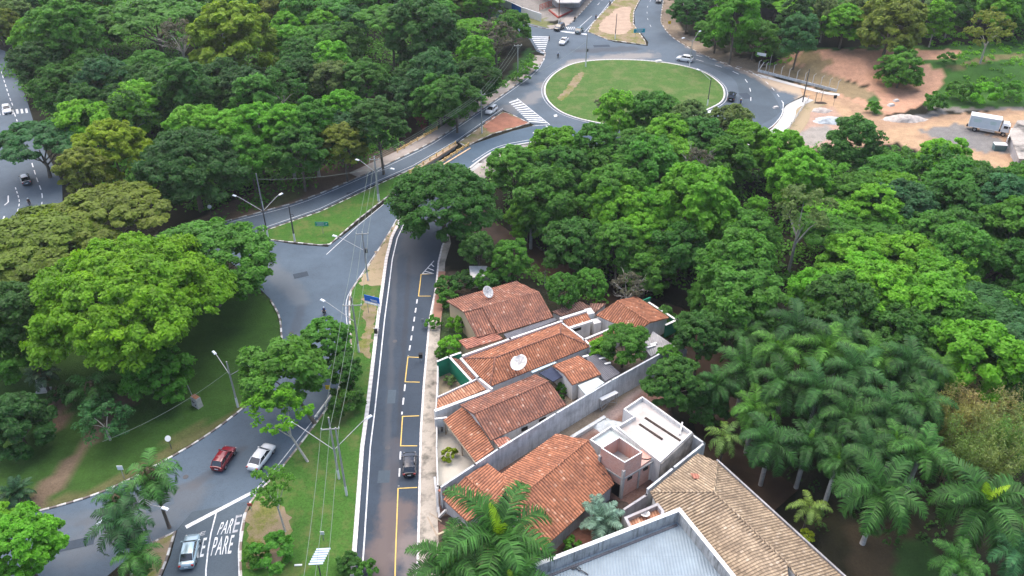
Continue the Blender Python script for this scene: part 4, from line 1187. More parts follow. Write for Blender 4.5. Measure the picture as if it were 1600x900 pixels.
wall_thing('stained_wall', 'black stained wall face below the right side of the white flat roofed building', [(1081.5,677.5),(1033,723)], 4.1, 0.3, 'wall_stained')
tb = empty('annex_slab', G(960,690,0), 0, 'lower white slab roof with parapet wrapping the brick tower', 'building')
pit_roof(tb, [(921.3,686.6),(955,664.6),(1026,715),(1012,719),(990,716),(962,714)], 4.0, 3.5, 0.2, 'wall_white', 'parapet_cap', 'flat_roof_green')
tk = empty('brick_tower', G(971,770,0), 0, 'unfinished open topped red brick tower with white rim and grey corner columns', 'brick tower')
pit_roof(tk, [(938.9,699.8),(967.8,682.2),(1004,706.6),(976,723)], 6.6, 4.2, 0.16, 'brick_raw', 'parapet_cap', 'concrete', 'rim')
kp = [G(p[0], p[1], 6.6) for p in ((938.9,699.8),(976,723),(1004,706.6))]
pr = G(1022,714,4.0)
m = MB(); a, b = kp[1], kp[2]; d = (pr-a); d.z = 0
q = [(b.x, b.y), (pr.x, pr.y), (pr.x+0.15-1.2, pr.y+1.8), (b.x-1.1, b.y+1.4)]
Pq = q if area(q) > 0 else q[::-1]
m.prism(Pq, 0, 4.0); on(tk, m, 'brick_wall', 'brick_raw')
for c in (kp[1], kp[0]):
    m = MB(); m.box((c.x-0.0, c.y-0.0, 2.6), (0.36, 0.36, 5.2), R(35)); on(tk, m, 'column', 'concrete')
fd = (kp[2]-kp[1]).normalized()
nrm = Vector((fd.y, -fd.x, 0))
L2 = (pr-kp[1]); L2.z = 0; L2 = L2.length
m = MB(); a = kp[1]+nrm*0.02; m.bar((a.x,a.y,3.55), (a.x+fd.x*L2, a.y+fd.y*L2, 3.55), 0.16, 0.26); on(tk, m, 'ring_beam', 'concrete')
m = MB(); a = kp[1]+fd*L2*0.52+nrm*0.02; m.box((a.x,a.y,1.7), (0.3,0.14,3.4), math.atan2(fd.y, fd.x)); on(tk, m, 'column', 'concrete')
for s in (0.22, 0.72):
    a = kp[1]+fd*L2*s+nrm*0.03; m = MB(); m.box((a.x,a.y,3.0), (0.75,0.12,0.5), math.atan2(fd.y, fd.x)); on(tk, m, 'window', 'dark_opening')
lf = (kp[0]-kp[1]).normalized(); nl = Vector((-lf.y, lf.x, 0)); nl = nl if nl.x < 0 else -nl
m = MB(); a = kp[1]+nl*0.02; m.bar((a.x,a.y,3.55), (kp[0].x+nl.x*0.02, kp[0].y+nl.y*0.02, 3.55), 0.16, 0.26); on(tk, m, 'ring_beam', 'concrete')
m = MB(); a = kp[1]+lf*0.9+nl*0.03; m.box((a.x,a.y,1.1), (1.2,0.14,2.2), math.atan2(lf.y, lf.x)); on(tk, m, 'doorway', 'dark_opening')

# tan roofed house and the metal roofed building
t5, _ = house('house', 'large tan tiled hipped roof house beside the palm grove',
    [[(1016,769,3.9),(1090,708.7,3.9),(1120.5,722,4.0),(1116,769,6.0)], [(1120.5,722,4.0),(1340,922,3.9),(1262,922,6.0),(1230,880,6.0),(1116,769,6.0)],
     [(1016,769,3.9),(1116,769,6.0),(1230,880,6.0),(1238,960,6.0),(1150,960,3.9),(1060,850,3.9)]],
    'tile_tan', 'wall_white', shrink=0.96, ridges=[((1016,769,3.95),(1116,769,6.04)), ((1120.5,722,4.04),(1116,769,6.04)), ((1116,769,6.04),(1230,880,6.04)), ((1230,880,6.04),(1262,922,6.0))])
m = MB(); m.bar(W3((1120,719,4.0)), W3((1340,919,3.9)), 0.22, 0.3); on(t5, m, 'gutter', 'fibro_grey')
m = MB(); m.box(W3((1087,744,5.05)), (1.1,0.9,0.1), R(15), tilt=(0,R(20))); on(t5, m, 'patched_tiles', 'tile_pink')
wall_thing('boundary_wall', 'narrow pale concrete wall top between the brick tower and tan roof', [(1013,763),(1052,731),(1092,699)], 3.8, 0.3, 'render_blue')
wall_thing('boundary_wall', 'pale concrete corner wall behind the white flat roofed building', [(1083,680),(1100,692),(1092,699)], 3.4, 0.3, 'render_blue')
wall_thing('boundary_wall', 'sloping grey rendered wall at the corner of the tan roof', [(976,795),(1010,773),(1014,765)], 3.0, 0.3, 'wall_grey')
ty = empty('small_yard_roof', G(1000,800,0), 0, 'small parapet box with orange tiles and a round dish inside', 'annex')
pit_roof(ty, [(975,808),(1028,785.4),(1038,798),(1035,830),(990,838)], 4.2, 3.5, 0.35, 'wall_grey', 'wall_grey', 'tile_new')
tm = empty('metal_roofed_building', G(1000,900,0), 0, 'large building with a pale blue metal roof inside a thick stained white parapet', 'building')
pit_roof(tm, [(824,884),(1062.5,792.5),(1175,930),(1240,1040),(860,1040)], 7.5, 5.7, 0.5, 'parapet_stained', 'parapet_cap', 'metal_roof')
m = MB(); m.bar(W3((830,911,5.75)), W3((1058,820,5.75)), 0.3, 0.12); on(tm, m, 'gutter', 'fibro_dark')
m = MB(); m.bar(W3((1063,818,5.75)), W3((1158,932,5.75)), 0.3, 0.12); on(tm, m, 'gutter', 'fibro_dark')
m = MB(); m.tube([W3(p) for p in ((893,889,5.8),(900,887,5.85),(904,891,5.8),(910,892,5.9),(919,898,5.8))], 0.07, 5); m.tube([W3(p) for p in ((893,886,5.8),(897,890,5.9),(902,885,5.9),(908,889,5.8))], 0.06, 5)
tag(m.build('tangled_cable', MAT['pole_dark']), 'dark tangled cable lying on the pale blue metal roof', 'cable')

# sheds and far buildings
house('hut', 'small pale corrugated hut roof among shrubs by the street', [[(733,415.5,2.6),(761,415.5,2.6),(766,430,2.4),(735,434,2.4)]], 'fibro_grey', 'wall_white', 'hut')
bpy.data.objects['hut'].children[0].data.materials[0] = MAT['wall_white']
wall_thing('far_wall', 'blue and white painted low wall by the car park corner', [(800,4),(815,11)], 2.6, 0.25, 'sign_blue', cap=0.1)
wall_thing('far_wall', 'long white wall behind the small street tree at the far corner', [(815,11),(845,21)], 2.6, 0.25, 'white_paint')
wall_thing('far_wall', 'white wall hidden behind the car park trees at the top', [(770,-6),(800,4)], 2.4, 0.25, 'white_paint')
m = MB()
tf = empty('far_house', G(900,5,0), 0, 'grey roofed corner building with red railings at the far junction', 'building')
m = MB(); roof_slab(m, [W3(p) for p in ((832,-30,4.5),(935,-30,4.5),(905,4,4.5),(872,4,4.5))], 0.4); on(tf, m, 'roof', 'concrete')
m = MB(); P = px2([(836,-20),(930,-20),(905,12),(872,14)]); P = P if area(P) > 0 else P[::-1]; m.prism(P, 0, 4.1); on(tf, m, 'wall', 'wall_grey')
surf('fence_red', (0.4, 0.08, 0.06), 0.6, 0.2)
tq = empty('fence', G(845,12,0), 0, 'red slatted fence panel at the far corner building', 'fence')
m = MB()
for hz in (0.4,0.9,1.4,1.9): m.bar(G(843,17,0)+Vector((0,0,hz)), G(862,10,0)+Vector((0,0,hz)), 0.08, 0.22)
on(tq, m, 'slat_panel', 'fence_red')
for k in range(5):
    m = MB(); p = G(843+19*k/4, 17-7*k/4, 0); m.bar(p, p+Vector((0,0,2.1)), 0.12); on(tq, m, 'fence_post', 'fence_red')
tq = empty('planter', G(880,24,0), 0, 'red edged triangular planting bed at the far corner', 'planter')
m = MB(); P = px2([(857,17),(872,29),(895,18),(880,12)]); P = P if area(P) > 0 else P[::-1]
m.prism(P, 0, 0.5); on(tq, m, 'border', 'fence_red')
m = MB(); m.prism(offset_line(P, 0.4, True), 0.1, 0.55); on(tq, m, 'soil', 'rubble')
house('far_shed', 'long pale metal roof among trees at the top right corner', [[(1478,0,4.5),(1480,10,4.5),(1535,15,4.5),(1570,-6,4.5),(1540,-20,4.5),(1490,-16,4.5)]], 'metal_roof', 'wall_white', 'shed')
house('hut', 'grey weathered hut roof at the right edge behind the truck', [[(1577,208,2.8),(1590,188,2.8),(1660,185,2.8),(1660,250,2.6),(1592,248,2.6)]], 'wall_stained', 'wall_grey', 'hut', body=True)
m = MB(); m.bar(W3((1573,221,1.8)), W3((1579,206,1.8)), 0.2, 1.8); tag(m.build('gate_leaf', MAT['white_paint']), 'narrow white gate leaf beside the truck cab', 'gate')

# dishes
def dish(label, px, py, z, r, face, base_z, notch=False):
    p = G(px, py, z); t = empty('satellite_dish', (p.x, p.y, base_z), 0, label, 'satellite dish')
    ax = Vector(face).normalized(); u = ax.cross(Vector((0,0,1))).normalized(); v = u.cross(ax)
    mb = MB(); n = 24; rings = []
    cc = Vector((0,0,z-base_z))
    for i in range(6):
        q = i/5*r
        rings.append([cc + (u*math.cos(a)+v*math.sin(a))*q*(1.0 if not(notch and 0.3 < a < 0.9 and i == 5) else 0.85) + ax*(q*q/(3.2*r)) for a in [2*math.pi*k/n for k in range(n)]])
    for i in range(5):
        for k in range(n):
            mb.poly([rings[i][k], rings[i+1][k], rings[i+1][(k+1)%n], rings[i][(k+1)%n]])
    o = mb.build('reflector', MAT['dish'], t, smooth=True)
    s = o.modifiers.new('thickness', 'SOLIDIFY'); s.thickness = 0.04
    mb = MB()
    for k in range(8):
        a = 2*math.pi*k/8; mb.bar(cc+ax*0.03, cc+(u*math.cos(a)+v*math.sin(a))*r*0.97+ax*(r*0.3+0.03), 0.03)
    for k in range(3):
        a = 2*math.pi*k/3+0.5; mb.bar(cc+(u*math.cos(a)+v*math.sin(a))*r*0.8+ax*r*0.2, cc+ax*r*0.85, 0.03)
    mb.build('feed_arm', MAT['wall_grey'], t)
    mb = MB(); mb.tube([(0,0,0), cc-ax*0.02], 0.06, 8); mb.build('mast', MAT['steel'], t)
dish('round grey satellite dish on the beige house roof', 761, 457, 5.3, 1.05, (0.5, -0.35, 0.55), 3.9)
dish('large torn satellite dish on the middle hipped roof', 812, 568, 5.0, 1.35, (-0.35, -0.3, 0.75), 4.0, True)
dish('small flat dish inside the little parapet box', 1008, 804, 3.8, 0.6, (0, 0.1, 1), 3.5)

# ------------------------------------------------------------------ poles, lamps, wires
def facing(a, b): return math.atan2(b.y-a.y, b.x-a.x)
def pole(label, base, top_py, cat='utility pole', name='utility_pole', mat='pole_concrete', r=0.17, lamps=(), cross=None, white=True, box=None, group=None):
    b = G(*base, 0); h = height_for(b.x, b.y, top_py)
    t = empty(name, (b.x, b.y, 0.0), 0, label, cat, group)
    m = MB(); m.tube([(0,0,0.0),(0,0,h)], [r, r*0.6], 8); m.build('shaft', MAT[mat], t, smooth=False)
    if white: m = MB(); m.tube([(0,0,0.02),(0,0,1.9)], [r*1.06, r*1.0], 8); m.build('painted_base', MAT['white_paint'], t)
    for (lx, ly, lz, az) in lamps:
        e = G(lx, ly, lz)-b; e.z = lz
        m = MB(); m.tube([(0,0,az), (e.x*0.85, e.y*0.85, az+(lz-az)*0.95), (e.x, e.y, lz)], 0.055, 6); a = m.build('lamp_arm', MAT['steel'], t)
        d = Vector((e.x, e.y, 0)).normalized()
        m = MB(); m.box((e.x+d.x*0.3, e.y+d.y*0.3, lz), (0.95, 0.4, 0.16), math.atan2(d.y, d.x), taper=0.75); m.build('lamp_head', MAT['lamp_head'], a)
    if cross:
        (x0, y0), (x1, y1), cz = cross
        cz = min(cz, h-0.15)
        a = G(x0, y0, cz)-b; c = G(x1, y1, cz)-b; mid = (a+c)/2; mid.z = 0; a = a-mid; c = c-mid; a.z = c.z = cz
        d = (c-a).normalized()
        m = MB(); m.bar(a+d.cross(Vector((0,0,1)))*0.18, c+d.cross(Vector((0,0,1)))*0.18, 0.12, 0.14); cr = m.build('crossarm', MAT['pole_concrete'], t)
        for s in (0.04, 0.5, 0.96):
            p = a.lerp(c, s)+d.cross(Vector((0,0,1)))*0.18; m = MB(); m.tube([p+Vector((0,0,.07)), p+Vector((0,0,.22)), p+Vector((0,0,.32))], [0.05,0.09,0.03], 8); m.build('insulator', MAT['white_paint'], cr)
        t['wires'] = [list(Vector(a.lerp(c, s)+b+Vector((0,0,.3))+d.cross(Vector((0,0,1)))*0.18)) for s in (0.04, 0.5, 0.96)]
    if box:
        m = MB(); m.tube([(0.32,0,box-0.4),(0.32,0,box+0.4)], 0.26, 10); m.build('transformer', MAT['pole_dark'], t)
    return t, h
PA, hA = pole('concrete pole with crossarm and two lamps in the lower grass median', (530,749), 652, lamps=[(456,660,7.4,5.6),(574,653,7.4,5.6)], cross=((507,653),(536,651),9.5))
pole('plain shorter concrete pole nearest the lower end of the grass median', (542,775), 668, mat='pole_concrete', r=0.16)
PB, hB = pole('concrete pole with lamp reaching over the junction beside the blue sign', (561,551), 464, lamps=[(506,470,7.6,6.2)], cross=((547,464),(577,463),9.5))
PC, hC = pole('concrete pole with transformer at the sandy tip of the median', (575,439), 362, cross=((560,362),(580,361),10), lamps=[(525,369,8,6.5)], box=6.5)
PD, hD = pole('thick concrete pole with crossarm between the upper road and the slip road', (592,315), 244, r=0.24, cross=((580,244),(595,243),9.8), lamps=[(560,250,8.6,6.8),(611,263,8.6,6.8)])
PE_, hE = pole('tall pole with crossarm and lamp at the bridge end soil island', (753,209), 142, cross=((738,143),(750,142),10), lamps=[(729,150,8.8,7.4)])
pole('grey pole across the upper road beside the wood, left of the grass triangle', (411,327), 271, r=0.18)
pole('dark pole with two lamps at the left corner of the grass triangle', (419,372), 311, mat='pole_dark', lamps=[(368,306,7.6,6.0),(437,304,7.6,6.0)])
p, h = pole('dark pole with a cable coil at the front of the grass triangle', (461,378), 321, mat='pole_dark')
m = MB(); m.tube([(0.25+0.3*math.cos(a), 0.1, h*0.72+0.3*math.sin(a)) for a in [k*math.pi/6 for k in range(13)]], 0.05, 5, cap=False); m.build('cable_coil', MAT['black'], p)
PF, hF = pole('pole on the corner pavement left of the roundabout', (809,125), 70, cross=((804,71),(816,70),9.8))
pole('slim dark pole on the sandy island beyond the roundabout', (961,62), 21, mat='pole_dark', r=0.14)
pole('pole at the left rim of the roundabout lawn', (915,105), 52, r=0.16, box=5.0)
pole('street lamp pole behind the white hatchback at the rim of the roundabout', (1077,105), 62, cat='street lamp', name='street_lamp', r=0.13, lamps=[(1093,49,9.5,7.4),(1069,59,9.0,7.4)])
pole('pole at the right rim of the roundabout lawn', (1105,166), 121, mat='pole_dark', r=0.14, lamps=[(1092,109,8.5,7.0)])
pole('dark pole beside the building plot entrance right of the roundabout', (1254,160), 108, mat='pole_dark', white=False, r=0.17)
pole('pole behind the black and silver car at the far junction', (873,38), -15, mat='rust', r=0.16)
pole('concrete pole with two lamps in the park beside the bending road', (372,636), 565, lamps=[(336,552,8.0,6.2),(391,571,8.0,6.2)])
pole('street lamp pole hidden among the palms on the small soil island', (237,850), 790, cat='street lamp', name='street_lamp', white=False, lamps=[(254,793,8.4,7.6),(160,814,8.4,7.6)])
pole('slim street lamp with curved arm at the edge of the right pavement by the wood', (1200,118), 86, cat='street lamp', name='road_sign', mat='steel', r=0.09, white=False)
for ob in (o for o in C.objects if o.name.startswith('road_sign') and o.parent is None):
    ob['category'] = 'sign'; ob['label'] = 'small white overhead sign on a curved grey post by the dry bank'
    m = MB(); e = G(1183,84,4.6)-ob.location; e2 = G(1197,86,4.6)-ob.location
    m.bar((e.x,e.y,4.6),(e2.x,e2.y,4.6),0.1,0.8); m.build('sign_panel', MAT['white_paint'], ob)
pole('thin white curved lamp post among shrubs behind the annex roof', (851,448), 423, cat='street lamp', name='street_lamp', mat='steel', r=0.06, white=False)
def wire(p, q, sag, label, group):
    p = Vector(p); q = Vector(q); pts = []
    for k in range(15):
        t = k/14; v = p.lerp(q, t); v.z -= sag*4*t*(1-t); pts.append(v)
    m = MB(); m.tube(pts, 0.024, 4, cap=False)
    tag(m.build('power_line', MAT['wire_mat']), label, 'power line', group)
WA, WB, WC, WD, WE, WF = [[Vector(v) for v in t['wires']] for t in (PA, PB, PC, PD, PE_, PF)]
near = [G(473,912,8.6), G(491,912,8.6), G(509,912,8.6)]
for (a, b, w) in ((near, WA, 'from the lower median pole past the slatted panel'), (WA, WB, 'between the lower median pole and blue sign pole'), (WB, WC, 'between the blue sign pole and the transformer pole'),
                  (WC, WD, 'between the transformer pole and the thick pole'), (WD, WE, 'over the bridge towards the soil island pole'), (WE, WF, 'from the soil island pole to the corner pole')):
    for k in range(3):
        wire(a[k], b[k], 0.7, 'sagging power lines ' + w, 'power lines ' + w)
wire(G(404,280,9), G(588,262,7), 0.8, 'thin cable crossing the upper road towards the thick concrete pole', None)
wire(G(359,578,7), G(160,690,4), 1.0, 'thin cable crossing the park lawn from the park lamp pole', None)
wire(G(752,150,9), G(915,66,7), 1.5, 'thin cable crossing the road towards the left rim of the roundabout', None)

# ------------------------------------------------------------------ signs and small furniture
def sign(label, px, py, w, h, post_px, mat, z=None, yaw=None, posts=1, back='steel', lines=(), name='road_sign', arrow=None, postmat='steel', cat='sign'):
    """board whose centre shows at px,py, standing on a surveyed foot"""
    b = G(*post_px, 0); hz = z or height_for(b.x, b.y, py)
    t = empty(name, (b.x, b.y, 0.0), yaw if yaw is not None else 0.0, label, cat)
    for k in range(posts):
        x = 0 if posts == 1 else (-w*0.35 + w*0.7*k/(posts-1))
        m = MB(); m.tube([(x,0.06,0),(x,0.06,hz+h*0.3)], 0.05, 6); m.build('post', MAT[postmat], t)
    m = MB(); m.box((0,0,hz), (w, 0.06, h)); p = m.build('sign_board', MAT[mat], t)
    for (x, z0, lw, lh) in lines:
        m = MB(); m.box((x*w, -0.04, hz+z0*h), (lw*w, 0.02, lh*h)); m.build('lettering', MAT['white_paint'], p)
    if arrow:
        m = MB(); m.bar((arrow[0]*w, -0.045, hz-0.1*h), (arrow[0]*w+0.12*w, -0.045, hz+0.15*h), 0.02, 0.1*h); m.bar((arrow[0]*w+0.12*w, -0.045, hz+0.15*h), (arrow[0]*w, -0.045, hz+0.15*h), 0.02, 0.1*h); m.build('arrow', MAT['white_paint'], p)
    return t
sign('green direction sign with white lettering on the grass triangle', 502, 350, 2.6, 0.95, (505,366), 'sign_green', lines=[(-0.1,0.28,0.6,0.09),(-0.08,0.02,0.5,0.09),(-0.1,-0.26,0.55,0.09)], arrow=(0.3,0))
sign('teal and blue direction sign on two posts at the sandy island', 997, 48, 3.6, 1.2, (998,61), 'sign_teal', posts=2, yaw=R(8), lines=[(0,0.28,0.6,0.1),(0.05,0.0,0.5,0.1),(-0.05,-0.28,0.5,0.1)])
ob = sign('blue sign board with white lettering in the median beside the concrete pole', 577, 467, 2.9, 1.35, (584,492), 'sign_blue', z=3.2, yaw=R(-22), posts=2, lines=[(0.12,-0.02,0.45,0.1),(0.15,-0.18,0.4,0.08),(0.0,-0.42,0.95,0.12)])
m = MB(); m.box((0,0.02,2.25), (2.9,0.07,0.25)); m.build('lower_strip', MAT['lamp_head'], ob)
sign('yellow diamond sign on a short post by the wood beyond the roundabout', 1046, 35, 0.9, 0.9, (1045,47), 'yellow')
sign('yellow sign on the median edge behind the white painted guard', 514, 608, 0.7, 0.8, (514,616), 'yellow', z=1.4)
ob = sign('round white faced sign on a dark post on the park verge', 262, 685, 0.15, 0.15, (268,702), 'lamp_head', postmat='pole_dark')
hz = height_for(ob.location.x, ob.location.y, 685); m = MB(); m.disc((0,-0.03,hz), 0.42, (0,-0.8,0.6), 18, 0.05); m.build('round_plate', MAT['white_paint'], ob)
ob = sign('small white rectangular sign on a slanted post behind the tall palm', 186, 731, 0.75, 0.75, (194,748), 'lamp_head')
ob = sign('globe lamp on a dark post at the edge of the upper road', 328, 323, 0.1, 0.1, (332,343), 'pole_dark', name='globe_lamp', postmat='pole_dark', cat='lamp')
hz = height_for(ob.location.x, ob.location.y, 323)
bm = bmesh.new(); bmesh.ops.create_icosphere(bm, subdivisions=2, radius=0.42); me = bpy.data.meshes.new('globe'); bm.to_mesh(me); bm.free()
for f in me.polygons: f.use_smooth = True
me.materials.append(MAT['lamp_head']); o = bpy.data.objects.new('globe', me); C.objects.link(o); o.parent = ob; o.location = (0,0,hz)
ob = sign('red edged small sign at the stop line by the median corner', 391, 791, 0.6, 0.5, (393,799), 'fence_red', z=1.3)
sign('small dark warning board beside the dirt track entrance', 1301, 153, 0.8, 0.9, (1302,165), 'black', z=2.4, postmat='timber')
sign('small white round sign tilted in the lower median', 507, 834, 0.5, 0.6, (506,846), 'white_paint', z=1.6)
sign('pale street name sign tilted on the right hand kerb of the street', 664, 503, 0.5, 0.7, (661,513), 'steel', z=1.6)
# dark bin at the kerb
t = empty('litter_bin', G(658,564,0.15), 0, 'black litter bin on a post at the right kerb beside the parking bay', 'bin')
m = MB(); m.box((0,0,1.1),(0.55,0.5,0.8),taper=1.1); m.build('bin_body', MAT['black'], t); m = MB(); m.tube([(0,0,0),(0,0,0.8)],0.05,6); m.build('post', MAT['steel'], t)
t = empty('litter_bin', G(588,523,0.15), 0, 'dark box on a white bracket at the left kerb of the street', 'bin')
m = MB(); m.box((0,0,0.8),(0.5,0.45,0.9)); m.build('bin_body', MAT['black'], t); m = MB(); m.bar((-0.4,0,1.35),(0.6,0,1.35),0.08); m.build('bracket', MAT['white_paint'], t)
# slatted panel seen in the lower median
t = empty('slatted_panel', G(500,893,0), 0, 'blue grey slatted metal panel on a pole in the lower median grass', 'panel')
hz = 3.2; off = G(500,869,hz)-t.location
for k in range(7):
    m = MB(); m.box((off.x-0.08*k+0.2, off.y-0.34*k+1.0, hz), (1.65, 0.24, 0.05), R(4)); m.build('slat', MAT['sign_back'], t)
m = MB(); m.tube([(off.x,off.y-1.2,0),(off.x+0.05,off.y-1.2,3.1)],0.08,8); m.bar((off.x+0.2,off.y+1.1,hz-0.08),(off.x-0.3,off.y-1.2,hz-0.08),0.3,0.08); m.build('frame', MAT['pole_dark'], t)
m = MB(); m.box(G(466,883,0.2),(0.9,0.22,0.12),0.05); tag(m.build('marker_stone', MAT['white_paint']), 'small white bar lying on the dry grass left of the slatted panel', 'marker')
# white guard beam on the median edge
t = empty('guard_beam', G(495,650,0.15), 0, 'white painted beam along the median edge behind the leafy trees', 'guard rail')
m = MB(); a = G(492,652,0.6)-t.location; b = G(522,612,0.6)-t.location; m.bar(a,b,0.2,0.3); m.build('beam', MAT['white_paint'], t)
for s in (0.1,0.5,0.9):
    q = a.lerp(b, s); m = MB(); m.box((q.x,q.y,0.3),(0.2,0.2,0.6)); m.build('post', MAT['white_paint'], t)
# monuments in the park
t = empty('monument', G(69,611,0), 0, 'white tapering stone marker with a small dark emblem in the park', 'monument')
m = MB(); m.box((0,0,1.5),(1.6,0.7,3.0),R(8),taper=0.5); m.box((0,0,0.15),(2.0,1.1,0.3),R(8)); m.build('stone', MAT['concrete_pale'], t)
m = MB(); m.box((0.0,-0.28,1.2),(0.5,0.05,0.5),R(8),tilt=(R(-7),0)); m.box((-0.05,-0.21,2.1),(0.16,0.05,0.4),R(8),tilt=(R(-7),0)); m.build('emblem', MAT['pole_dark'], t)
t = empty('monument', G(309,634,0), R(-35), 'squat grey stone block with carved dark shapes on the park lawn', 'monument')
m = MB(); m.box((0,0,0.9),(1.5,0.9,1.8),0,taper=0.85); m.build('stone', MAT['concrete'], t)
m = MB(); m.tube([(-0.35,-0.46,1.2),(-0.1,-0.47,0.9),(0.15,-0.47,1.1)],0.08,6); m.tube([(0.2,-0.47,0.7),(0.35,-0.46,0.5)],0.08,6); m.build('carving', MAT['pole_dark'], t)
m = MB(); m.box((0,0,1.82),(1.2,0.7,0.06)); m.build('top_slab', MAT['rust'], t)
t = empty('utility_pole', G(301,620,0), 0, 'short pale post leaning behind the carved stone block', 'post')
m = MB(); m.tube([(0,0,0),(-0.5,0.2,3.4)],0.07,6); m.build('shaft', MAT['pole_concrete'], t)
m = MB(); m.box(G(70,660,0.2),(1.0,0.6,0.4),R(30)); tag(m.build('bench_block', MAT['concrete']), 'small grey block at the end of the bare park patch', 'block')
# fence of leaning concrete posts with a low wall
t = empty('post_fence', G(1250,132,0), 0, 'row of pale concrete fence posts with bent tops on a low wall below the bank', 'fence')
F0, F1 = G(1184,112,0), G(1307,143.5,0)
m = MB(); m.bar(F0+Vector((0,0,.35)), F1+Vector((0,0,.35)), 0.2, 0.7); on(t, m, 'low_wall', 'render_blue')
for k in range(11):
    p = F0.lerp(F1, k/10); m = MB(); m.tube([(p.x,p.y,0.6),(p.x,p.y,2.9),(p.x+0.45,p.y-0.1,3.4)],0.09,6); on(t, m, 'fence_post', 'concrete_pale')
m = MB(); m.tube([G(1184,112,0.7), G(1194,97,2.8)],0.1,6); on(t, m, 'brace', 'concrete_pale')
# white plot fence
t = empty('plot_fence', G(1240,190,0), 0, 'white slanting fence line between the dry verge and the building plot', 'fence')
A = G(1262,158,0); B = G(1217,226,0)
m = MB()
for hz in (0.5,1.1): m.bar(A+Vector((0,0,hz)), B+Vector((0,0,hz)), 0.1, 0.16)
on(t, m, 'fence_rail', 'concrete_pale')
for k in range(9):
    p = A.lerp(B, k/8); m = MB(); m.bar((p.x,p.y,0),(p.x,p.y,1.4),0.16); on(t, m, 'fence_post', 'concrete_pale')
# timber gateway on the track
t = empty('timber_gateway', G(1284,158,0), 0, 'rough timber gateway frame at the start of the dirt track', 'gate')
for px, py in ((1273,162),(1283,158)):
    p = G(px,py,0); m = MB(); m.tube([(p.x,p.y,0),(p.x,p.y,3.2)],0.09,6); on(t, m, 'post', 'timber')
m = MB(); m.bar(G(1270,163,0)+Vector((0,0,2.6)), G(1285,157,0)+Vector((0,0,3.0)),0.1); on(t, m, 'rail', 'timber')
# heaps
def heap(name, label, px, py, rx, ry, h, mat, seed=1, cat='heap'):
    rg = np.random.default_rng(seed); m = MB(); n = 20; P = []
    c = GT(px, py)
    ring = lambda k: [(c.x+math.cos(a)*rx*k*(1+0.12*math.sin(3*a+seed)+0.1*rg.normal()), c.y+math.sin(a)*ry*k*(1+0.1*rg.normal()), c.z+max(-0.1, h*(1-k*k)+rg.normal()*h*0.08)) for a in [2*math.pi*i/n for i in range(n)]]
    rs = [ring(k) for k in (1.05, 0.85, 0.65, 0.45, 0.25)]
    for a, b in zip(rs[:-1], rs[1:]):
        for i in range(n): m.poly([a[i], a[(i+1)%n], b[(i+1)%n], b[i]])
    m.poly(rs[-1])
    o = m.build(name, MAT[mat], smooth=True); return tag(o, label, cat)
heap('sand_heap', 'long pale grey sand heap beside the dark strip on the dirt track', 1413, 187, 5.5, 2.0, 1.3, 'rubble', 1)
heap('rubble_heap', 'pale blue grey rubble heap in the building plot', 1296, 189, 4.2, 2.2, 1.0, 'rubble_blue', 2)
heap('rubble_heap', 'mixed dark and pale rubble heap near the timber gateway', 1283, 173, 2.6, 1.5, 0.7, 'rubble', 3)
heap('soil_heap', 'dark flat heap beside the timber gateway', 1281, 161, 1.9, 0.9, 0.25, 'soil_dark', 4)
heap('soil_heap', 'dark soil heap at the street front of the orange house', 712, 812, 2.2, 1.6, 0.5, 'soil_dark', 5)
heap('rubble_heap', 'whitish rubble heap between the long wall and the white building', 951, 667, 2.2, 1.5, 0.7, 'rubble_blue', 6)
heap('soil_heap', 'dark brown heap between the orange house and the brick tower foot', 963, 792, 1.8, 1.2, 0.5, 'soil_dark', 7)
heap('rubble_heap', 'red and white rubbish pile at the right edge below the hut', 1592, 245, 2.0, 1.3, 0.8, 'rubble', 8)
heap('soil_heap', 'reddish earth heap by the wall below the large orange roof', 905, 838, 2.6, 1.5, 0.5, 'red_earth', 9)
for (px, py, s, lb) in ((812,33,1.0,'small white boulder on the verge nearest the far junction'),(806,29,1.1,'white boulder on the verge second from the far junction'),(781,19,1.2,'white boulder at the car park edge nearest the junction'),(770,14,1.2,'middle white boulder at the car park edge'),(758,9,1.2,'white boulder at the car park edge beside the dark car'),(1392,165,1.2,'large pale slab lying under the leaning bank tree'),(1400,158,1.0,'smaller pale slab beside the leaning bank tree'),(1029,96.8,1.6,'white block set in the far kerb of the roundabout lawn'),(1212,147+22,1.0,'pale block on the new curved pavement')):
    m = MB(); c = GT(px, py); m.box((c.x,c.y,c.z+0.25),(s*1.5,s*0.9,0.5),0.4,taper=0.7); tag(m.build('boulder', MAT['concrete_pale']), lb, 'stone block')

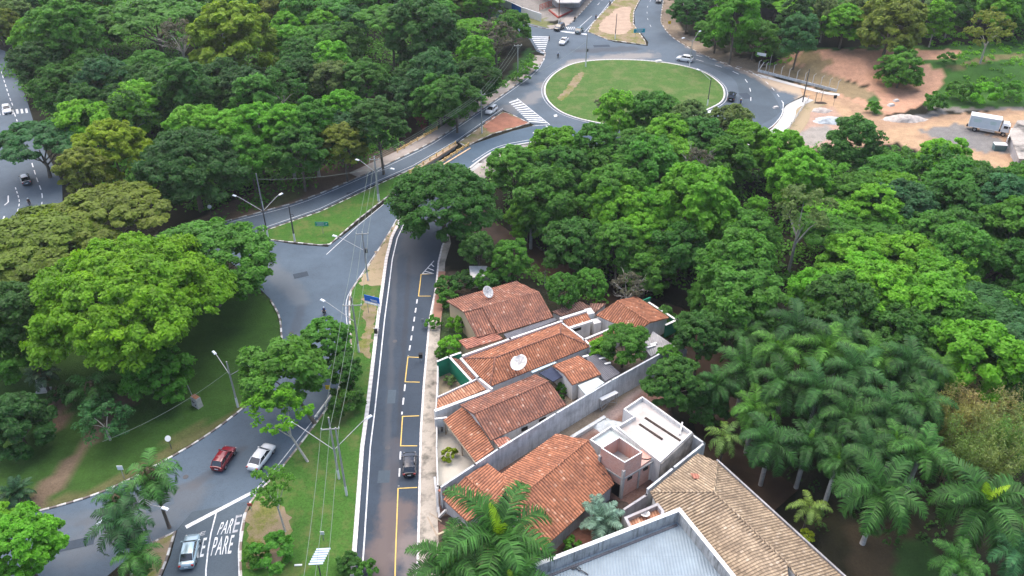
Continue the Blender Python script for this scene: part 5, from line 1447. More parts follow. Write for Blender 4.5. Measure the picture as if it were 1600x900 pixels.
# ------------------------------------------------------------------ vehicles
def lerp_tab(tab, x):
    for (x0, v0), (x1, v1) in zip(tab[:-1], tab[1:]):
        if x <= x1: return v0+(v1-v0)*max(0, (x-x0))/(x1-x0)
    return tab[-1][1]
KIND = {
 'sedan': dict(L=4.5, W=1.76, hood=[(-2.25,0.72),(-2.1,0.9),(-1.7,0.96),(-1.5,0.94),(0.75,0.92),(1.0,0.93),(1.9,0.80),(2.2,0.62),(2.25,0.5)], cab=(-1.75,-1.0,0.42,1.2), roof=1.43),
 'hatch': dict(L=3.95, W=1.68, hood=[(-1.97,0.7),(-1.9,0.92),(-1.2,0.98),(0.7,0.94),(0.95,0.94),(1.6,0.82),(1.9,0.65),(1.97,0.5)], cab=(-1.85,-1.35,0.25,1.0), roof=1.48),
 'suv': dict(L=4.4, W=1.82, hood=[(-2.2,0.8),(-2.12,1.05),(-1.4,1.12),(0.8,1.06),(1.1,1.06),(1.8,0.96),(2.12,0.78),(2.2,0.6)], cab=(-2.05,-1.65,0.3,1.1), roof=1.68),
 'pickup': dict(L=4.7, W=1.7, hood=[(-2.35,0.8),(-2.3,0.98),(-1.2,0.98),(0.7,0.98),(1.0,0.98),(1.8,0.85),(2.2,0.7),(2.35,0.5)], cab=(-0.55,-0.35,0.45,1.0), roof=1.5)}
def make_car(kind, paintm, glass='car_glass'):
    k = KIND[kind]; L, W = k['L'], k['W']; H = L/2
    t = empty('car', (0,0,0))
    xs = sorted(set([round(v[0], 3) for v in k['hood']]+list(np.linspace(-H+0.1, H-0.1, 19))))
    m = MB(); rings = []
    for x in xs:
        e = abs(x)/H; w = W/2*(1-0.16*max(0, (e-0.72)/0.28)**2); top = lerp_tab(k['hood'], x); z0 = 0.22+0.12*max(0, (e-0.85)/0.15)
        # wheel arches
        wx = min(abs(x-H*0.62), abs(x+H*0.6)); arch = 0.3*max(0, 1-(wx/0.42)**2)**0.5 if wx < 0.42 else 0
        zl = z0+arch
        zs = max(top-0.12, zl+0.1)
        ring = [(x,0,z0+arch*0.3),(x,w*0.9,zl),(x,w,max(0.5,zl+0.06)),(x,w*0.995,zs),(x,w*0.9,top),(x,w*0.5,top+0.035),(x,0,top+0.045)]
        ring = [(a,-b,c) for a,b,c in ring[:0:-1]][:-0 or None] + ring if False else ring
        full = ring + [(a,-b,c) for a,b,c in ring[-2:0:-1]]
        rings.append(full)
    n = len(rings[0])
    for a, b in zip(rings[:-1], rings[1:]):
        for i in range(n): m.poly([a[i], a[(i+1)%n], b[(i+1)%n], b[i]])
    m.poly(rings[0][::-1]); m.poly(rings[-1])
    o = m.build('body', MAT[paintm], t); bmf(o); smooth_by_angle(o, 50)
    x0, x1, x2, x3 = k['cab']; rz = k['roof']; wb, wt = W/2*0.9, W/2*0.72
    belt = [lerp_tab(k['hood'], x) for x in (x0, x1, x2, x3)]
    def P(x, w, z): return (x, w, z)
    b0 = [P(x0,-wb*0.93,belt[0]), P(x0,wb*0.93,belt[0]), P(x3,wb*0.93,belt[3]), P(x3,-wb*0.93,belt[3])]
    mid = [P(x1-0.02,-wt,rz-0.03), P(x1-0.02,wt,rz-0.03), P(x2+0.02,wt*0.97,rz-0.03), P(x2+0.02,-wt*0.97,rz-0.03)]
    m = MB(); xm = (x0+x3)/2
    for i in range(4):
        j = (i+1)%4; m.poly([b0[j], b0[i], mid[i], mid[j]])
    m.poly(mid)
    g = m.build('window_glass', MAT[glass], t); bmf(g)
    m = MB(); nx = 6; grid = []
    for i in range(nx+1):
        x = x1-0.06+(x2-x1+0.12)*i/nx; bow = 0.05*math.sin(math.pi*i/nx)
        ww = wt*(1.02 if i not in (0, nx) else 0.95)
        grid.append([(x,-ww,rz-0.035),(x,-ww*0.88,rz+0.01+bow*0.6),(x,0,rz+0.03+bow),(x,ww*0.88,rz+0.01+bow*0.6),(x,ww,rz-0.035)])
    for a, b in zip(grid[:-1], grid[1:]):
        for i in range(4): m.poly([a[i], b[i], b[i+1], a[i+1]])
    for s in (-1, 1):
        m.bar((x3, s*wb*0.93, belt[3]), (x2, s*wt*0.98, rz-0.02), 0.05, 0.06); m.bar((x0, s*wb*0.93, belt[0]), (x1, s*wt, rz-0.02), 0.07, 0.08)
        xb = (x1+x2)/2; m.bar((xb, s*wb*0.945, lerp_tab(k['hood'], xb)), (xb, s*wt*1.0, rz-0.02), 0.08, 0.04)
    o = m.build('roof_panel', MAT[paintm], t); bmf(o); smooth_by_angle(o, 40)
    if kind == 'pickup':
        m = MB(); m.box((-1.5,0,0.99),(1.5,1.3,0.06)); m.build('load_bed', MAT['black'], t)
    for wx in (H*0.62, -H*0.6):
        for s in (-1, 1):
            m = MB(); m.disc((wx, s*(W/2-0.12), 0.31), 0.31, (0,1,0), 18, 0.2); w = m.build('wheel', MAT['rubber'], t)
            m = MB(); m.disc((wx, s*(W/2-0.015), 0.31), 0.19, (0,1,0), 12, 0.03); m.build('rim', MAT['rim'], w)
    for s in (-1, 1):
        m = MB(); m.box((H-0.17, s*W*0.37, 0.6), (0.2,0.26,0.12), s*-0.25); m.build('headlight', MAT['lamp_clear'], t)
        m = MB(); m.box((-H+0.06, s*W*0.38, 0.8), (0.14,0.26,0.2), s*0.2); m.build('tail_light', MAT['lamp_red'], t)
        m = MB(); m.box((x3-0.2, s*(W/2+0.06), belt[3]+0.08), (0.14,0.2,0.13)); m.build('side_mirror', MAT[paintm], t)
    m = MB(); m.box((-H+0.02,0,0.62),(0.06,0.42,0.14)); m.build('number_plate', MAT['white_paint'], t)
    m = MB(); m.box((H-0.06,0,0.45),(0.1,1.0,0.18)); m.box((-H+0.06,0,0.36),(0.1,1.3,0.14)); m.build('bumper_trim', MAT['black'], t)
    return t
def bmf(o):
    bm = bmesh.new(); bm.from_mesh(o.data); bmesh.ops.recalc_face_normals(bm, faces=bm.faces); bm.to_mesh(o.data); bm.free()
def place(t, ctr, nose, label, cat='car', z=0.06, scale=1.1, name=None):
    c = G(*ctr, 0.5); n = G(*nose, 0.5); t.location = (c.x, c.y, z); t.rotation_euler = (0,0,facing(c, n)); t.scale = (scale,)*3
    tag(t, label, cat)
    return t
place(make_car('sedan','car_silver'), (297,862), (302,838), 'pale silver blue sedan waiting at the stop lettering')
place(make_car('hatch','car_red'), (350,717), (361,700), 'dark red hatchback driving up the bending road')
place(make_car('sedan','car_white'), (409,715), (423,696), 'white sedan beside the red hatchback, partly under leaves')
place(make_car('hatch','car_black'), (640,726), (640.5,700), 'black hatchback parked in a bay on the street')
place(make_car('hatch','car_white'), (768,173), (757,182), 'white hatchback on the road before the bridge')
place(make_car('pickup','car_white'), (881,65), (876,70), 'white pickup crossing the junction above the roundabout')
place(make_car('suv','car_white'), (1070,93), (1058,91), 'white hatchback at the far rim of the roundabout')
place(make_car('suv','car_black'), (1143,152), (1146,142), 'black sport utility vehicle on the right side of the roundabout')
place(make_car('hatch','car_white'), (1111,180), (1116,172), 'white car half hidden under trees at the roundabout')
place(make_car('suv','car_black'), (874,44), (866,49), 'dark car waiting at the far give way line')
place(make_car('sedan','car_teal'), (905,48), (911,41), 'dark teal car entering the far avenue')
place(make_car('sedan','car_black'), (753,20), (742,16), 'dark car in the car park corner at the top')
place(make_car('suv','car_black'), (1029,1), (1030,12), 'dark car at the top of the curved avenue')
place(make_car('sedan','car_white'), (11,171), (14,182), 'white car on the crossing of the left avenue')
place(make_car('sedan','car_grey'), (40,281), (34,264), 'dark car under the overhanging tree on the left avenue')
place(make_car('sedan','car_black'), (624,316), (632,308), 'black car going under the big dark tree by the bridge')

# box truck
def truck():
    t = empty('box_truck', (0,0,0)); L = 7.4
    m = MB(); m.box((0,0,2.3),(6.2,2.4,2.5)); m.build('cargo_box', MAT['cargo_panel'], t)
    cb = t
    m = MB(); m.box((0,0,3.58),(6.26,2.46,0.08)); m.build('cargo_roof', MAT['white_paint'], t)
    m = MB()
    for x in (-3.05,3.05):
        for s in (-1,1): m.bar((x,s*1.2,1.05),(x,s*1.2,3.55),0.1)
    for s in (-1,1): m.bar((-3.1,s*1.21,1.1),(3.1,s*1.21,1.1),0.08,0.16); m.bar((-3.1,s*1.21,3.5),(3.1,s*1.21,3.5),0.06,0.1)
    m.build('frame', MAT['white_paint'], t)
    surf('pale_green_print', (0.3, 0.45, 0.4), 0.6, 0.1)
    m = MB()
    for i, (x, z, w) in enumerate(((-1.6,2.9,1.5),(-1.6,2.65,1.7),(-1.6,2.4,1.3),(1.6,2.85,1.2),(1.6,2.6,1.4),(1.6,2.35,1.0))):
        m.box((x,-1.21,z),(w,0.02,0.12))
    m.build('faded_print', MAT['pale_green_print'], t)
    m = MB(); m.box((0.9,0,0.85),(8.6,0.9,0.3)); m.box((0,0,0.98),(6.2,2.2,0.1)); m.build('chassis', MAT['black'], t)
    m = MB(); m.box((4.25,0,1.75),(1.7,2.25,1.5)); 
    m.box((4.15,0,2.68),(1.4,2.1,0.4),taper=0.9); m.build('cab', MAT['white_paint'], t)
    m = MB(); m.box((4.25,-1.14,2.15),(0.85,0.04,0.6)); m.box((4.25,1.14,2.15),(0.85,0.04,0.6)); m.box((5.11,0,2.15),(0.04,1.9,0.75)); m.build('window_glass', MAT['car_glass'], t)
    m = MB(); m.box((3.3,0,3.2),(0.35,1.6,0.6)); m.build('air_deflector', MAT['timber'], t)
    m = MB(); m.box((0.9,-1.15,0.75),(3.0,0.08,0.35)); m.box((0.9,1.15,0.75),(3.0,0.08,0.35)); m.build('side_guard', MAT['concrete_pale'], t)
    for x in (-1.6, 4.2):
        for s in (-1,1):
            m = MB(); m.disc((x,s*0.98,0.5),0.5,(0,1,0),18,0.32); w = m.build('wheel', MAT['rubber'], t); m = MB(); m.disc((x,s*1.15,0.5),0.26,(0,1,0),12,0.03); m.build('rim', MAT['rim'], w)
    for s in (-1,1):
        m = MB(); m.box((5.12,s*0.85,1.2),(0.06,0.35,0.25)); m.build('headlight', MAT['lamp_clear'], t)
    for s in (-1,1):
        m = MB(); m.box((4.95,s*1.3,2.3),(0.12,0.2,0.5)); m.build('side_mirror', MAT['black'], t)
    return t
t = truck(); c = G(1534,205,0); e = G(1560,209.5,0)
t.location = c; t.rotation_euler = (0,0,facing(c, e)); t.scale = (1.08,1.05,1.1); tag(t, 'white box truck with a grey blue cargo side on the gravel yard', 'truck')
t = empty('skip_container', G(1560,234,0), R(-8), 'teal rubbish skip with a white cover near the truck', 'skip')
m = MB(); m.box((0,0,0.7),(2.5,1.5,1.4),taper=1.1); m.build('skip_body', MAT['bin_teal'], t); m = MB(); m.box((0,0,1.48),(2.7,1.6,0.16)); m.build('cover', MAT['white_paint'], t)

# ------------------------------------------------------------------ people and motorcycles
def skin_mesh(name, verts, edges, radii, mat, parent, lvl=2):
    me = bpy.data.meshes.new(name); me.from_pydata(verts, edges, [])
    o = bpy.data.objects.new(name, me); C.objects.link(o)
    s = o.modifiers.new('skin', 'SKIN'); s.use_smooth_shade = True
    for i, r in enumerate(radii): me.skin_vertices[0].data[i].radius = r if hasattr(r, '__len__') else (r, r)
    me.skin_vertices[0].data[0].use_root = True
    u = o.modifiers.new('sub', 'SUBSURF'); u.levels = lvl; u.render_levels = lvl
    bpy.context.view_layer.update()
    dg = bpy.context.evaluated_depsgraph_get()
    nm = bpy.data.meshes.new_from_object(o.evaluated_get(dg))
    bpy.data.objects.remove(o); bpy.data.meshes.remove(me)
    nm.materials.clear(); nm.materials.append(MAT[mat])
    o = bpy.data.objects.new(name, nm); C.objects.link(o); o.parent = parent
    return o
def person(label, loc, rz, top, legs, pose='stand', head='hair', scale=1.0):
    t = empty('person', loc, rz, label, 'person'); t.scale = (scale,)*3
    if pose == 'stand':
        J = dict(pel=(0,0,.95), ch=(0,0,1.3), nk=(0,0,1.5), hd=(0.01,0,1.64), lh=(0,.1,.9), rh=(0,-.1,.9), lk=(.14,.11,.5), rk=(-.06,-.11,.5), la=(.12,.11,.08), ra=(-.25,-.11,.12), lt=(.26,.11,.04), rt=(-.12,-.11,.04),
                 ls=(0,.19,1.42), rs=(0,-.19,1.42), le=(-.08,.25,1.15), re=(.08,-.25,1.15), lw=(.02,.26,.9), rw=(.2,-.24,.95), lf=(.05,.26,.8), rf=(.26,-.23,.87))
    else:
        J = dict(pel=(-.2,0,.85), ch=(-.05,0,1.2), nk=(.02,0,1.38), hd=(.06,0,1.52), lh=(-.15,.12,.83), rh=(-.15,-.12,.83), lk=(.28,.22,.75), rk=(.28,-.22,.75), la=(.12,.2,.33), ra=(.12,-.2,.33), lt=(.28,.2,.3), rt=(.28,-.2,.3),
                 ls=(-.02,.19,1.31), rs=(-.02,-.19,1.31), le=(.2,.28,1.08), re=(.2,-.28,1.08), lw=(.44,.3,1.06), rw=(.44,-.3,1.06), lf=(.52,.3,1.06), rf=(.52,-.3,1.06))
    rad = dict(pel=.14, ch=.145, nk=.06, hd=.1, lh=.09, rh=.09, lk=.06, rk=.06, la=.04, ra=.04, lt=.04, rt=.04, ls=.06, rs=.06, le=.042, re=.042, lw=.032, rw=.032, lf=.04, rf=.04)
    E = [('pel','ch'),('ch','nk'),('nk','hd'),('pel','lh'),('pel','rh'),('lh','lk'),('rh','rk'),('lk','la'),('rk','ra'),('la','lt'),('ra','rt'),('ch','ls'),('ch','rs'),('ls','le'),('rs','re'),('le','lw'),('re','rw'),('lw','lf'),('rw','rf')]
    def part(name, keys, mat, grow):
        ks = [k for k in keys]; ix = {k: i for i, k in enumerate(ks)}
        ed = [(ix[a], ix[b]) for a, b in E if a in ix and b in ix]
        return skin_mesh(name, [J[k] for k in ks], ed, [rad[k]+grow for k in ks], mat, t)
    part('body', list(J), 'skin', 0)
    part('shirt', ['pel','ch','ls','rs','le','re'], top, 0.018)
    part('trousers', ['pel','lh','rh','lk','rk','la','ra'], legs, 0.018)
    bm = bmesh.new(); bmesh.ops.create_uvsphere(bm, u_segments=12, v_segments=8, radius=0.135 if head != 'hair' else 0.115)
    me = bpy.data.meshes.new('helmet'); bm.to_mesh(me); bm.free(); me.materials.append(MAT[head]); 
    for f in me.polygons: f.use_smooth = True
    o = bpy.data.objects.new('hair' if head == 'hair' else 'helmet', me); C.objects.link(o); o.parent = t; o.location = (J['hd'][0]-0.02, 0, J['hd'][2]+0.05); o.scale = (1.05,0.9,0.95)
    return t
def motorcycle(label, px, py, nose, col='car_black', rider=None, rlabel='', head='black'):
    c = G(px, py, 0.4); n = G(*nose, 0.4); rz = facing(c, n)
    t = empty('motorcycle', (c.x, c.y, 0.05), rz, label, 'motorcycle')
    for x, nm in ((0.65,1),(-0.62,1)):
        m = MB(); m.disc((x,0,0.3),0.3,(0,1,0),18,0.11); w = m.build('wheel', MAT['rubber'], t); m = MB(); m.disc((x,0,0.3),0.17,(0,1,0),10,0.12); m.build('rim', MAT['rim'], w)
    m = MB(); m.tube([(0.45,0,.82),(0.1,0,.86),(-.1,0,.78)],[.1,.17,.12],8); m.build('fuel_tank', MAT[col], t)
    m = MB(); m.box((-.4,0,.78),(.75,.26,.1)); m.build('seat', MAT['black'], t)
    m = MB(); m.bar((-.62,0,.3),(-.3,0,.7),.07); m.bar((.65,0,.3),(.42,0,.95),.07); m.box((0,0,.42),(.45,.28,.36)); m.bar((-.6,.12,.3),(.1,.14,.25),.08); m.build('frame', MAT['steel'], t)
    m = MB(); m.bar((.4,-.35,1.02),(.4,.35,1.02),.04); m.box((.5,0,.9),(.14,.2,.18)); m.build('handlebar', MAT['black'], t)
    if rider: person(rlabel, (c.x, c.y, 0.05), rz, rider[0], rider[1], 'ride', head)
    return t
motorcycle('dark motorcycle riding down the left avenue', 46, 318, (49,332), 'car_black', ('cloth_dark','cloth_dark'), 'person in dark clothes riding on the left avenue', 'cloth_white')
motorcycle('motorcycle on the junction above the leafy median trees', 507, 489, (504,506), 'car_black', ('cloth_blue','cloth_dark'), 'person in blue top riding across the junction', 'cloth_white')
motorcycle('motorcycle left of the roundabout lawn', 872, 88, (870,97), 'car_black', ('cloth_sky','cloth_dark'), 'person in pale blue shirt riding towards the roundabout', 'cloth_white')
motorcycle('parked looking motorcycle at the far avenue kerb', 898, 31, (902,27), 'car_black', ('cloth_dark','cloth_dark'), 'person in dark clothes riding beside the far kerb', 'cloth_dark')
motorcycle('motorcycle at the right kerb of the far avenue', 931, 29, (935,24), 'car_red', ('cloth_dark','cloth_blue'), 'person riding at the right kerb of the far avenue', 'black')
motorcycle('motorcycle at the top of the far avenue', 953, 7, (950,12), 'car_black', ('cloth_dark','cloth_dark'), 'person riding at the top of the far avenue', 'black')
motorcycle('motorcycle behind the black vehicle at the roundabout', 1157, 161, (1160,152), 'car_black', ('cloth_dark','cloth_blue'), 'person with white helmet riding behind the black vehicle', 'cloth_white')
person('person in dark clothes walking over the zebra crossing', G(858,64.5,0.05), R(200), 'cloth_dark', 'cloth_dark')
person('person in blue clothes walking along the dirt track', G(1508,236,0.02), R(80), 'cloth_sky', 'cloth_blue')
person('person in red shirt standing on the gravel near the hidden plot edge', G(1363,210,0.02), R(20), 'cloth_red', 'cloth_dark')

# ------------------------------------------------------------------ vegetation
def quads_mesh(name, centers, ax_u, ax_v, shade, mat):
    """many small leaf-clump faces; shade = (n, 2): brightness and young-leaf amount"""
    n = len(centers)
    v = np.empty((n, 4, 3))
    v[:, 0] = centers-ax_u; v[:, 1] = centers-ax_v*0.8; v[:, 2] = centers+ax_u; v[:, 3] = centers+ax_v*0.8
    me = bpy.data.meshes.new(name)
    me.vertices.add(n*4); me.vertices.foreach_set('co', v.reshape(-1))
    me.loops.add(n*4); me.loops.foreach_set('vertex_index', np.arange(n*4, dtype=np.int32))
    me.polygons.add(n); me.polygons.foreach_set('loop_start', np.arange(0, n*4, 4, dtype=np.int32)); me.polygons.foreach_set('loop_total', np.full(n, 4, dtype=np.int32))
    ca = me.color_attributes.new('leaf', 'FLOAT_COLOR', 'CORNER')
    c = np.zeros((n, 4, 4)); c[..., 0] = shade[:, 0][:, None]; c[..., 1] = shade[:, 1][:, None]; c[..., 3] = 1
    ca.data.foreach_set('color', c.reshape(-1))
    me.update(calc_edges=True)
    me.materials.append(MAT[mat])
    return me
def unit(v): return v/(np.linalg.norm(v, axis=-1, keepdims=True)+1e-9)
def crown(name, seed, R=5.0, H=4.0, lobes=22, sub=9, leaves=70, size=0.27, shape='round', gaps=0.0, mat='leaf', young=0.3, flat=0.0, lrk=1.0, bottom=1.6):
    """crown centred on its own origin: lobes on an uneven dome, each carrying leaf clumps through its outer volume"""
    rg = np.random.default_rng(seed)
    C_, U_, V_, S_ = [], [], [], []
    for i in range(lobes):
        g = (i+0.5)/lobes; ph = i*2.39996+rg.normal()*0.25
        if shape == 'flat':      # wide layered umbrella
            rr = math.sqrt(g)*0.92; cz = 0.55*(1-rr**2)+rg.normal()*0.07
            c = np.array([rr*math.cos(ph)*R, rr*math.sin(ph)*R, cz*H]); lr = R*rg.uniform(0.17, 0.27); sq = 0.45
        elif shape == 'tall':
            zz = 1-1.7*g; rr = math.sqrt(max(0.03, 1-zz*zz))*0.62*rg.uniform(0.8, 1.15)
            c = np.array([rr*math.cos(ph)*R, rr*math.sin(ph)*R, zz*0.8*H]); lr = R*rg.uniform(0.26, 0.4); sq = 0.85
        else:
            zz = 1-bottom*g; rr = math.sqrt(max(0.02, 1-zz*zz))*0.74*rg.uniform(0.78, 1.15)
            c = np.array([rr*math.cos(ph)*R, rr*math.sin(ph)*R, zz*0.72*H]); lr = R*rg.uniform(0.2, 0.36)*lrk; sq = 0.8
        if rg.random() < gaps: continue
        lb = rg.uniform(-0.09, 0.09); ly = rg.uniform(0, 1)**2*young
        for j in range(sub):
            d = unit(rg.normal(size=3)); d[2] = abs(d[2])*0.9-0.25; d = unit(d)
            sc = c+d*lr*np.array([1, 1, sq])*0.72; sr = lr*rg.uniform(0.32, 0.5)
            sb = rg.uniform(-0.13, 0.13)
            m = leaves
            e = unit(rg.normal(size=(m, 3))); e[:, 2] = np.where(e[:, 2] < -0.35, -e[:, 2], e[:, 2])
            p = sc+e*sr*rg.uniform(0.55, 1.08, (m, 1))*np.array([1, 1, 0.75 if shape != 'flat' else 0.5])
            nrm = unit(e*0.55+unit(p)*0.25+np.array([0, 0, 0.55+flat])+rg.normal(size=(m, 3))*0.42)
            a = unit(np.cross(nrm, rg.normal(size=(m, 3)))); b = np.cross(nrm, a)
            s = size*rg.uniform(0.6, 1.35, (m, 1))
            C_.append(p); U_.append(a*s); V_.append(b*s*0.75)
            sh = np.clip(0.5+lb+sb+rg.normal(size=m)*0.13, 0, 1); yy = np.clip(ly+rg.uniform(-0.2, 0.3, m)*young, 0, 1)
            S_.append(np.stack([sh, yy], 1))
    return quads_mesh(name, np.concatenate(C_), np.concatenate(U_), np.concatenate(V_), np.concatenate(S_), mat)
def trunk_mesh(name, seed, h, spread, r=0.22, limbs=5, mat='bark', low=0.45, twigs=0, lean=0.0):
    """tapered trunk and limbs from the ground to height h inside the crown"""
    rg = random.Random(seed); m = MB()
    top = Vector((lean+rg.uniform(-.3,.3), rg.uniform(-.3,.3), h*0.8))
    fork = Vector((lean*low+rg.uniform(-.15,.15), rg.uniform(-.15,.15), h*low))
    m.tube([(0,0,-0.6),(0,0,0.25),(fork.x*0.5,fork.y*0.5,fork.z*0.5),fork,top], [r*1.5,r*1.1,r*0.95,r*0.85,r*0.25], 7)
    for i in range(limbs):
        a = 2*math.pi*i/limbs+rg.uniform(-.4,.4); s = spread*rg.uniform(.55,.95); z = h*rg.uniform(.8,1.02)
        e = Vector((lean+math.cos(a)*s, math.sin(a)*s, z)); st = fork.lerp(top, rg.uniform(0,.4))
        mid = st.lerp(e, .5)+Vector((0,0,h*.05)); 
        m.tube([st, mid, e], [r*.55, r*.38, r*.1], 5)
        for k in range(twigs):
            q = mid.lerp(e, rg.uniform(.1,.9)); aa = a+rg.uniform(-1.2,1.2); L = s*rg.uniform(.2,.5)
            f = q+Vector((math.cos(aa)*L, math.sin(aa)*L, L*rg.uniform(.2,.9)))
            m.tube([q, f], [r*.2, r*.04], 4)
            for kk in range(2):
                w = q.lerp(f, rg.uniform(.4,1)); ab = aa+rg.uniform(-1,1); m.tube([w, w+Vector((math.cos(ab)*L*.4, math.sin(ab)*L*.4, L*.3))], [r*.09, r*.03], 3)
    o = m.build(name, MAT[mat], smooth=True); me = o.data; bpy.data.objects.remove(o)
    return me
# unit crowns are 5 m in radius; every tree object scales its own copy
LIB = {'round': [crown('crown', 11+i, lobes=30+3*i, sub=9, leaves=84, H=5.6-0.4*(i % 3), size=0.225, lrk=1.05-0.05*i) for i in range(8)],
       'flat': [crown('crown', 41+i, lobes=38, sub=8, leaves=84, H=2.6, size=0.2, shape='flat', flat=0.4) for i in range(3)],
       'tall': [crown('crown', 61+i, lobes=22, sub=9, leaves=60, H=6.5, shape='tall') for i in range(3)],
       'sparse': [crown('crown', 81+i, lobes=20, sub=6, leaves=26, H=4.4, gaps=0.15, size=0.24) for i in range(3)],
       'fine': [crown('crown', 91+i, lobes=36, sub=10, leaves=80, H=5.0, size=0.2) for i in range(2)],
       'shrub': [crown('foliage', 101+i, R=5, lobes=12, sub=7, leaves=46, H=4.2, size=0.5) for i in range(3)]}
BIG = {'giant': crown('crown', 201, lobes=150, sub=9, leaves=110, H=2.9, size=0.085, young=0.75, lrk=0.52, bottom=1.15),
       'bigdark': crown('crown', 202, lobes=90, sub=9, leaves=80, H=4.0, size=0.12, young=0.15, lrk=0.65, bottom=1.35)}
TR = {'round': [trunk_mesh('trunk', 300+i, 9, 3.2) for i in range(4)], 'pale': [trunk_mesh('trunk', 320+i, 9, 3.0, mat='bark_pale', r=0.2) for i in range(2)],
      'flat': [trunk_mesh('trunk', 310+i, 9, 4.2, low=0.3, limbs=7) for i in range(2)], 'bare': trunk_mesh('branches', 330, 9, 4.2, mat='bark', limbs=11, low=0.3, twigs=9, r=0.2),
      'bare_pale': trunk_mesh('branches', 331, 9, 4.0, mat='bark_pale', limbs=8, low=0.35, twigs=7, r=0.2)}
TONE = {'dark green': (0.0383, 0.1160, 0.0220), 'deep green': (0.0487, 0.1531, 0.0220), 'mid green': (0.0696, 0.2088, 0.0220), 'bright green': (0.1160, 0.3132, 0.0180), 'yellow green': (0.1856, 0.2784, 0.0140), 'olive green': (0.1508, 0.2088, 0.0240),
        'grey green': (0.1276, 0.2030, 0.0550), 'bluish green': (0.0418, 0.1392, 0.0420), 'fresh green': (0.1334, 0.3016, 0.0120)}
cnt = [0]
def tree(px, py, w, kind='round', tone='mid green', label=None, hz=None, group=None, cat='tree', name='tree', trunk=None, crownmesh=None, seed=None, aspect=1.0, zk=1.0, tks=1.0, base=None):
    """tree whose crown centre shows at px,py and whose crown is w photo-pixels wide"""
    cnt[0] += 1; rg = random.Random(seed or cnt[0]*7+3)
    z = 8.0
    for _ in range(6):
        p = G(px, py, z); r = w/2/ppm(p.x, p.y, z)
        H = hz if hz else max(2.5, min(14, 3.5+r*1.35))      # height of crown centre over the foot
        if name == 'shrub': H = r*0.75
        gz = TH(p.x, p.y); z = gz+H
    off = Vector((0, 0, H))
    if base:
        q = G(*base); off = Vector((p.x-q.x, p.y-q.y, H)); p = q; gz = 0.1
    t = empty(name, (p.x, p.y, gz-0.03), 0.0 if base else rg.uniform(0, 6.28), label, cat, group)
    k = r/4.7
    me = crownmesh or rg.choice(LIB['shrub' if name == 'shrub' else kind])
    c = bpy.data.objects.new('foliage' if name == 'shrub' else 'crown', me); C.objects.link(c); c.parent = t
    c.location = off; c.scale = (k*rg.uniform(.93,1.07), k*rg.uniform(.93,1.07)*aspect, k*rg.uniform(.88,1.1)*zk)
    b = rg.uniform(.88,1.12); col = TONE[tone]; c.color = (col[0]*b*rg.uniform(.9,1.12), col[1]*b, col[2]*b*rg.uniform(.85,1.2), 1)
    if name != 'shrub':
        tk = trunk or ('flat' if kind == 'flat' else 'pale' if kind in ('tall','sparse') else 'round')
        tm = TR[tk] if not isinstance(TR[tk], list) else rg.choice(TR[tk])
        u = bpy.data.objects.new('trunk', tm); C.objects.link(u); u.parent = t
        u.scale = (k*tks, k*tks, off.length/9*1.02)
        if base: u.rotation_mode = 'QUATERNION'; u.rotation_quaternion = Vector((0,0,1)).rotation_difference(off.normalized())
    t['_px'] = (px, py, w)
    return t
TREES = []
def T(*a, **k):
    t = tree(*a, **k); TREES.append((a[0], a[1], a[2])); return t
# --- named trees of the left wood
T(365,72,140,'round','yellow green','wide yellow topped tree standing out high in the left wood', hz=9)
T(348,62,60,'round','olive green','small olive crown touching the left edge of the wide yellow topped tree')
T(300,200,88,'round','bright green','bright green tree at the left end of the fresh green row')
T(352,205,80,'round','bright green','bright green tree second from the left in the fresh green row')
T(400,205,92,'round','bright green','tallest bright green tree in the middle of the fresh green row', hz=11)
T(447,195,78,'round','bright green','bright green tree with pale trunk below, second from right in the fresh row', hz=13, trunk='pale', tks=1.5)
T(487,196,74,'round','mid green','mid green tree beside the bright row with its trunk showing', hz=12, trunk='pale', tks=1.5)
T(536,172,66,'round','bright green','bright green tree at the right end of the fresh green row')
T(592,195,90,'round','dark green','dark round tree just right of the fresh green row')
T(178,243,118,'round','yellow green','yellowish tree between the left avenue and the dark round tree', hz=9)
T(130,268,80,'round','olive green','olive tree leaning over the left avenue edge')
T(300,268,170,'round','dark green','large dark round tree above the upper road end', hz=9, crownmesh=BIG['bigdark'])
T(60,225,125,'flat','bluish green','flat topped tree overhanging the left avenue', hz=8)
T(165,340,170,'flat','olive green','olive umbrella tree above the junction left of the big dark tree', hz=9)
T(60,385,190,'flat','olive green','wide olive umbrella tree at the left edge of the park', hz=9)
T(110,430,120,'flat','olive green','low olive umbrella tree just behind the huge bright park tree', hz=7)
T(325,418,215,'round','mid green','broad green tree behind the huge bright tree at the junction', hz=8, crownmesh=BIG['bigdark'], zk=0.75)
T(208,478,318,'round','fresh green','huge bright yellowish green tree with a domed crown in the park', hz=11, crownmesh=BIG['giant'], zk=1.0, trunk='flat', seed=77)
T(20,500,110,'round','dark green','dark tree at the left edge beside the huge bright tree')
T(245,585,110,'round','mid green','lower green bough tree under the front of the huge bright tree', hz=5)
T(28,668,110,'round','dark green','dark feathery tree on the park lawn at the left edge', hz=4)
T(160,655,90,'sparse','bluish green','thin small tree with open crown beside the bare park path', hz=4)
T(20,640,60,'sparse','dark green','low dark tree above the feathery tree at the left edge', hz=3)
T(30,850,120,'round','bright green','bright round tree in the bottom left corner', hz=7, seed=5)
T(-5,815,60,'round','bright green','bright crown cut by the left edge above the corner tree', hz=7)
T(692,322,172,'round','deep green','large dark feathery tree over the slip road beside the street', hz=8, crownmesh=BIG['bigdark'], zk=0.9, seed=13)
T(660,55,125,'round','dark green','large dark domed tree high in the wood left of the roundabout', hz=10)
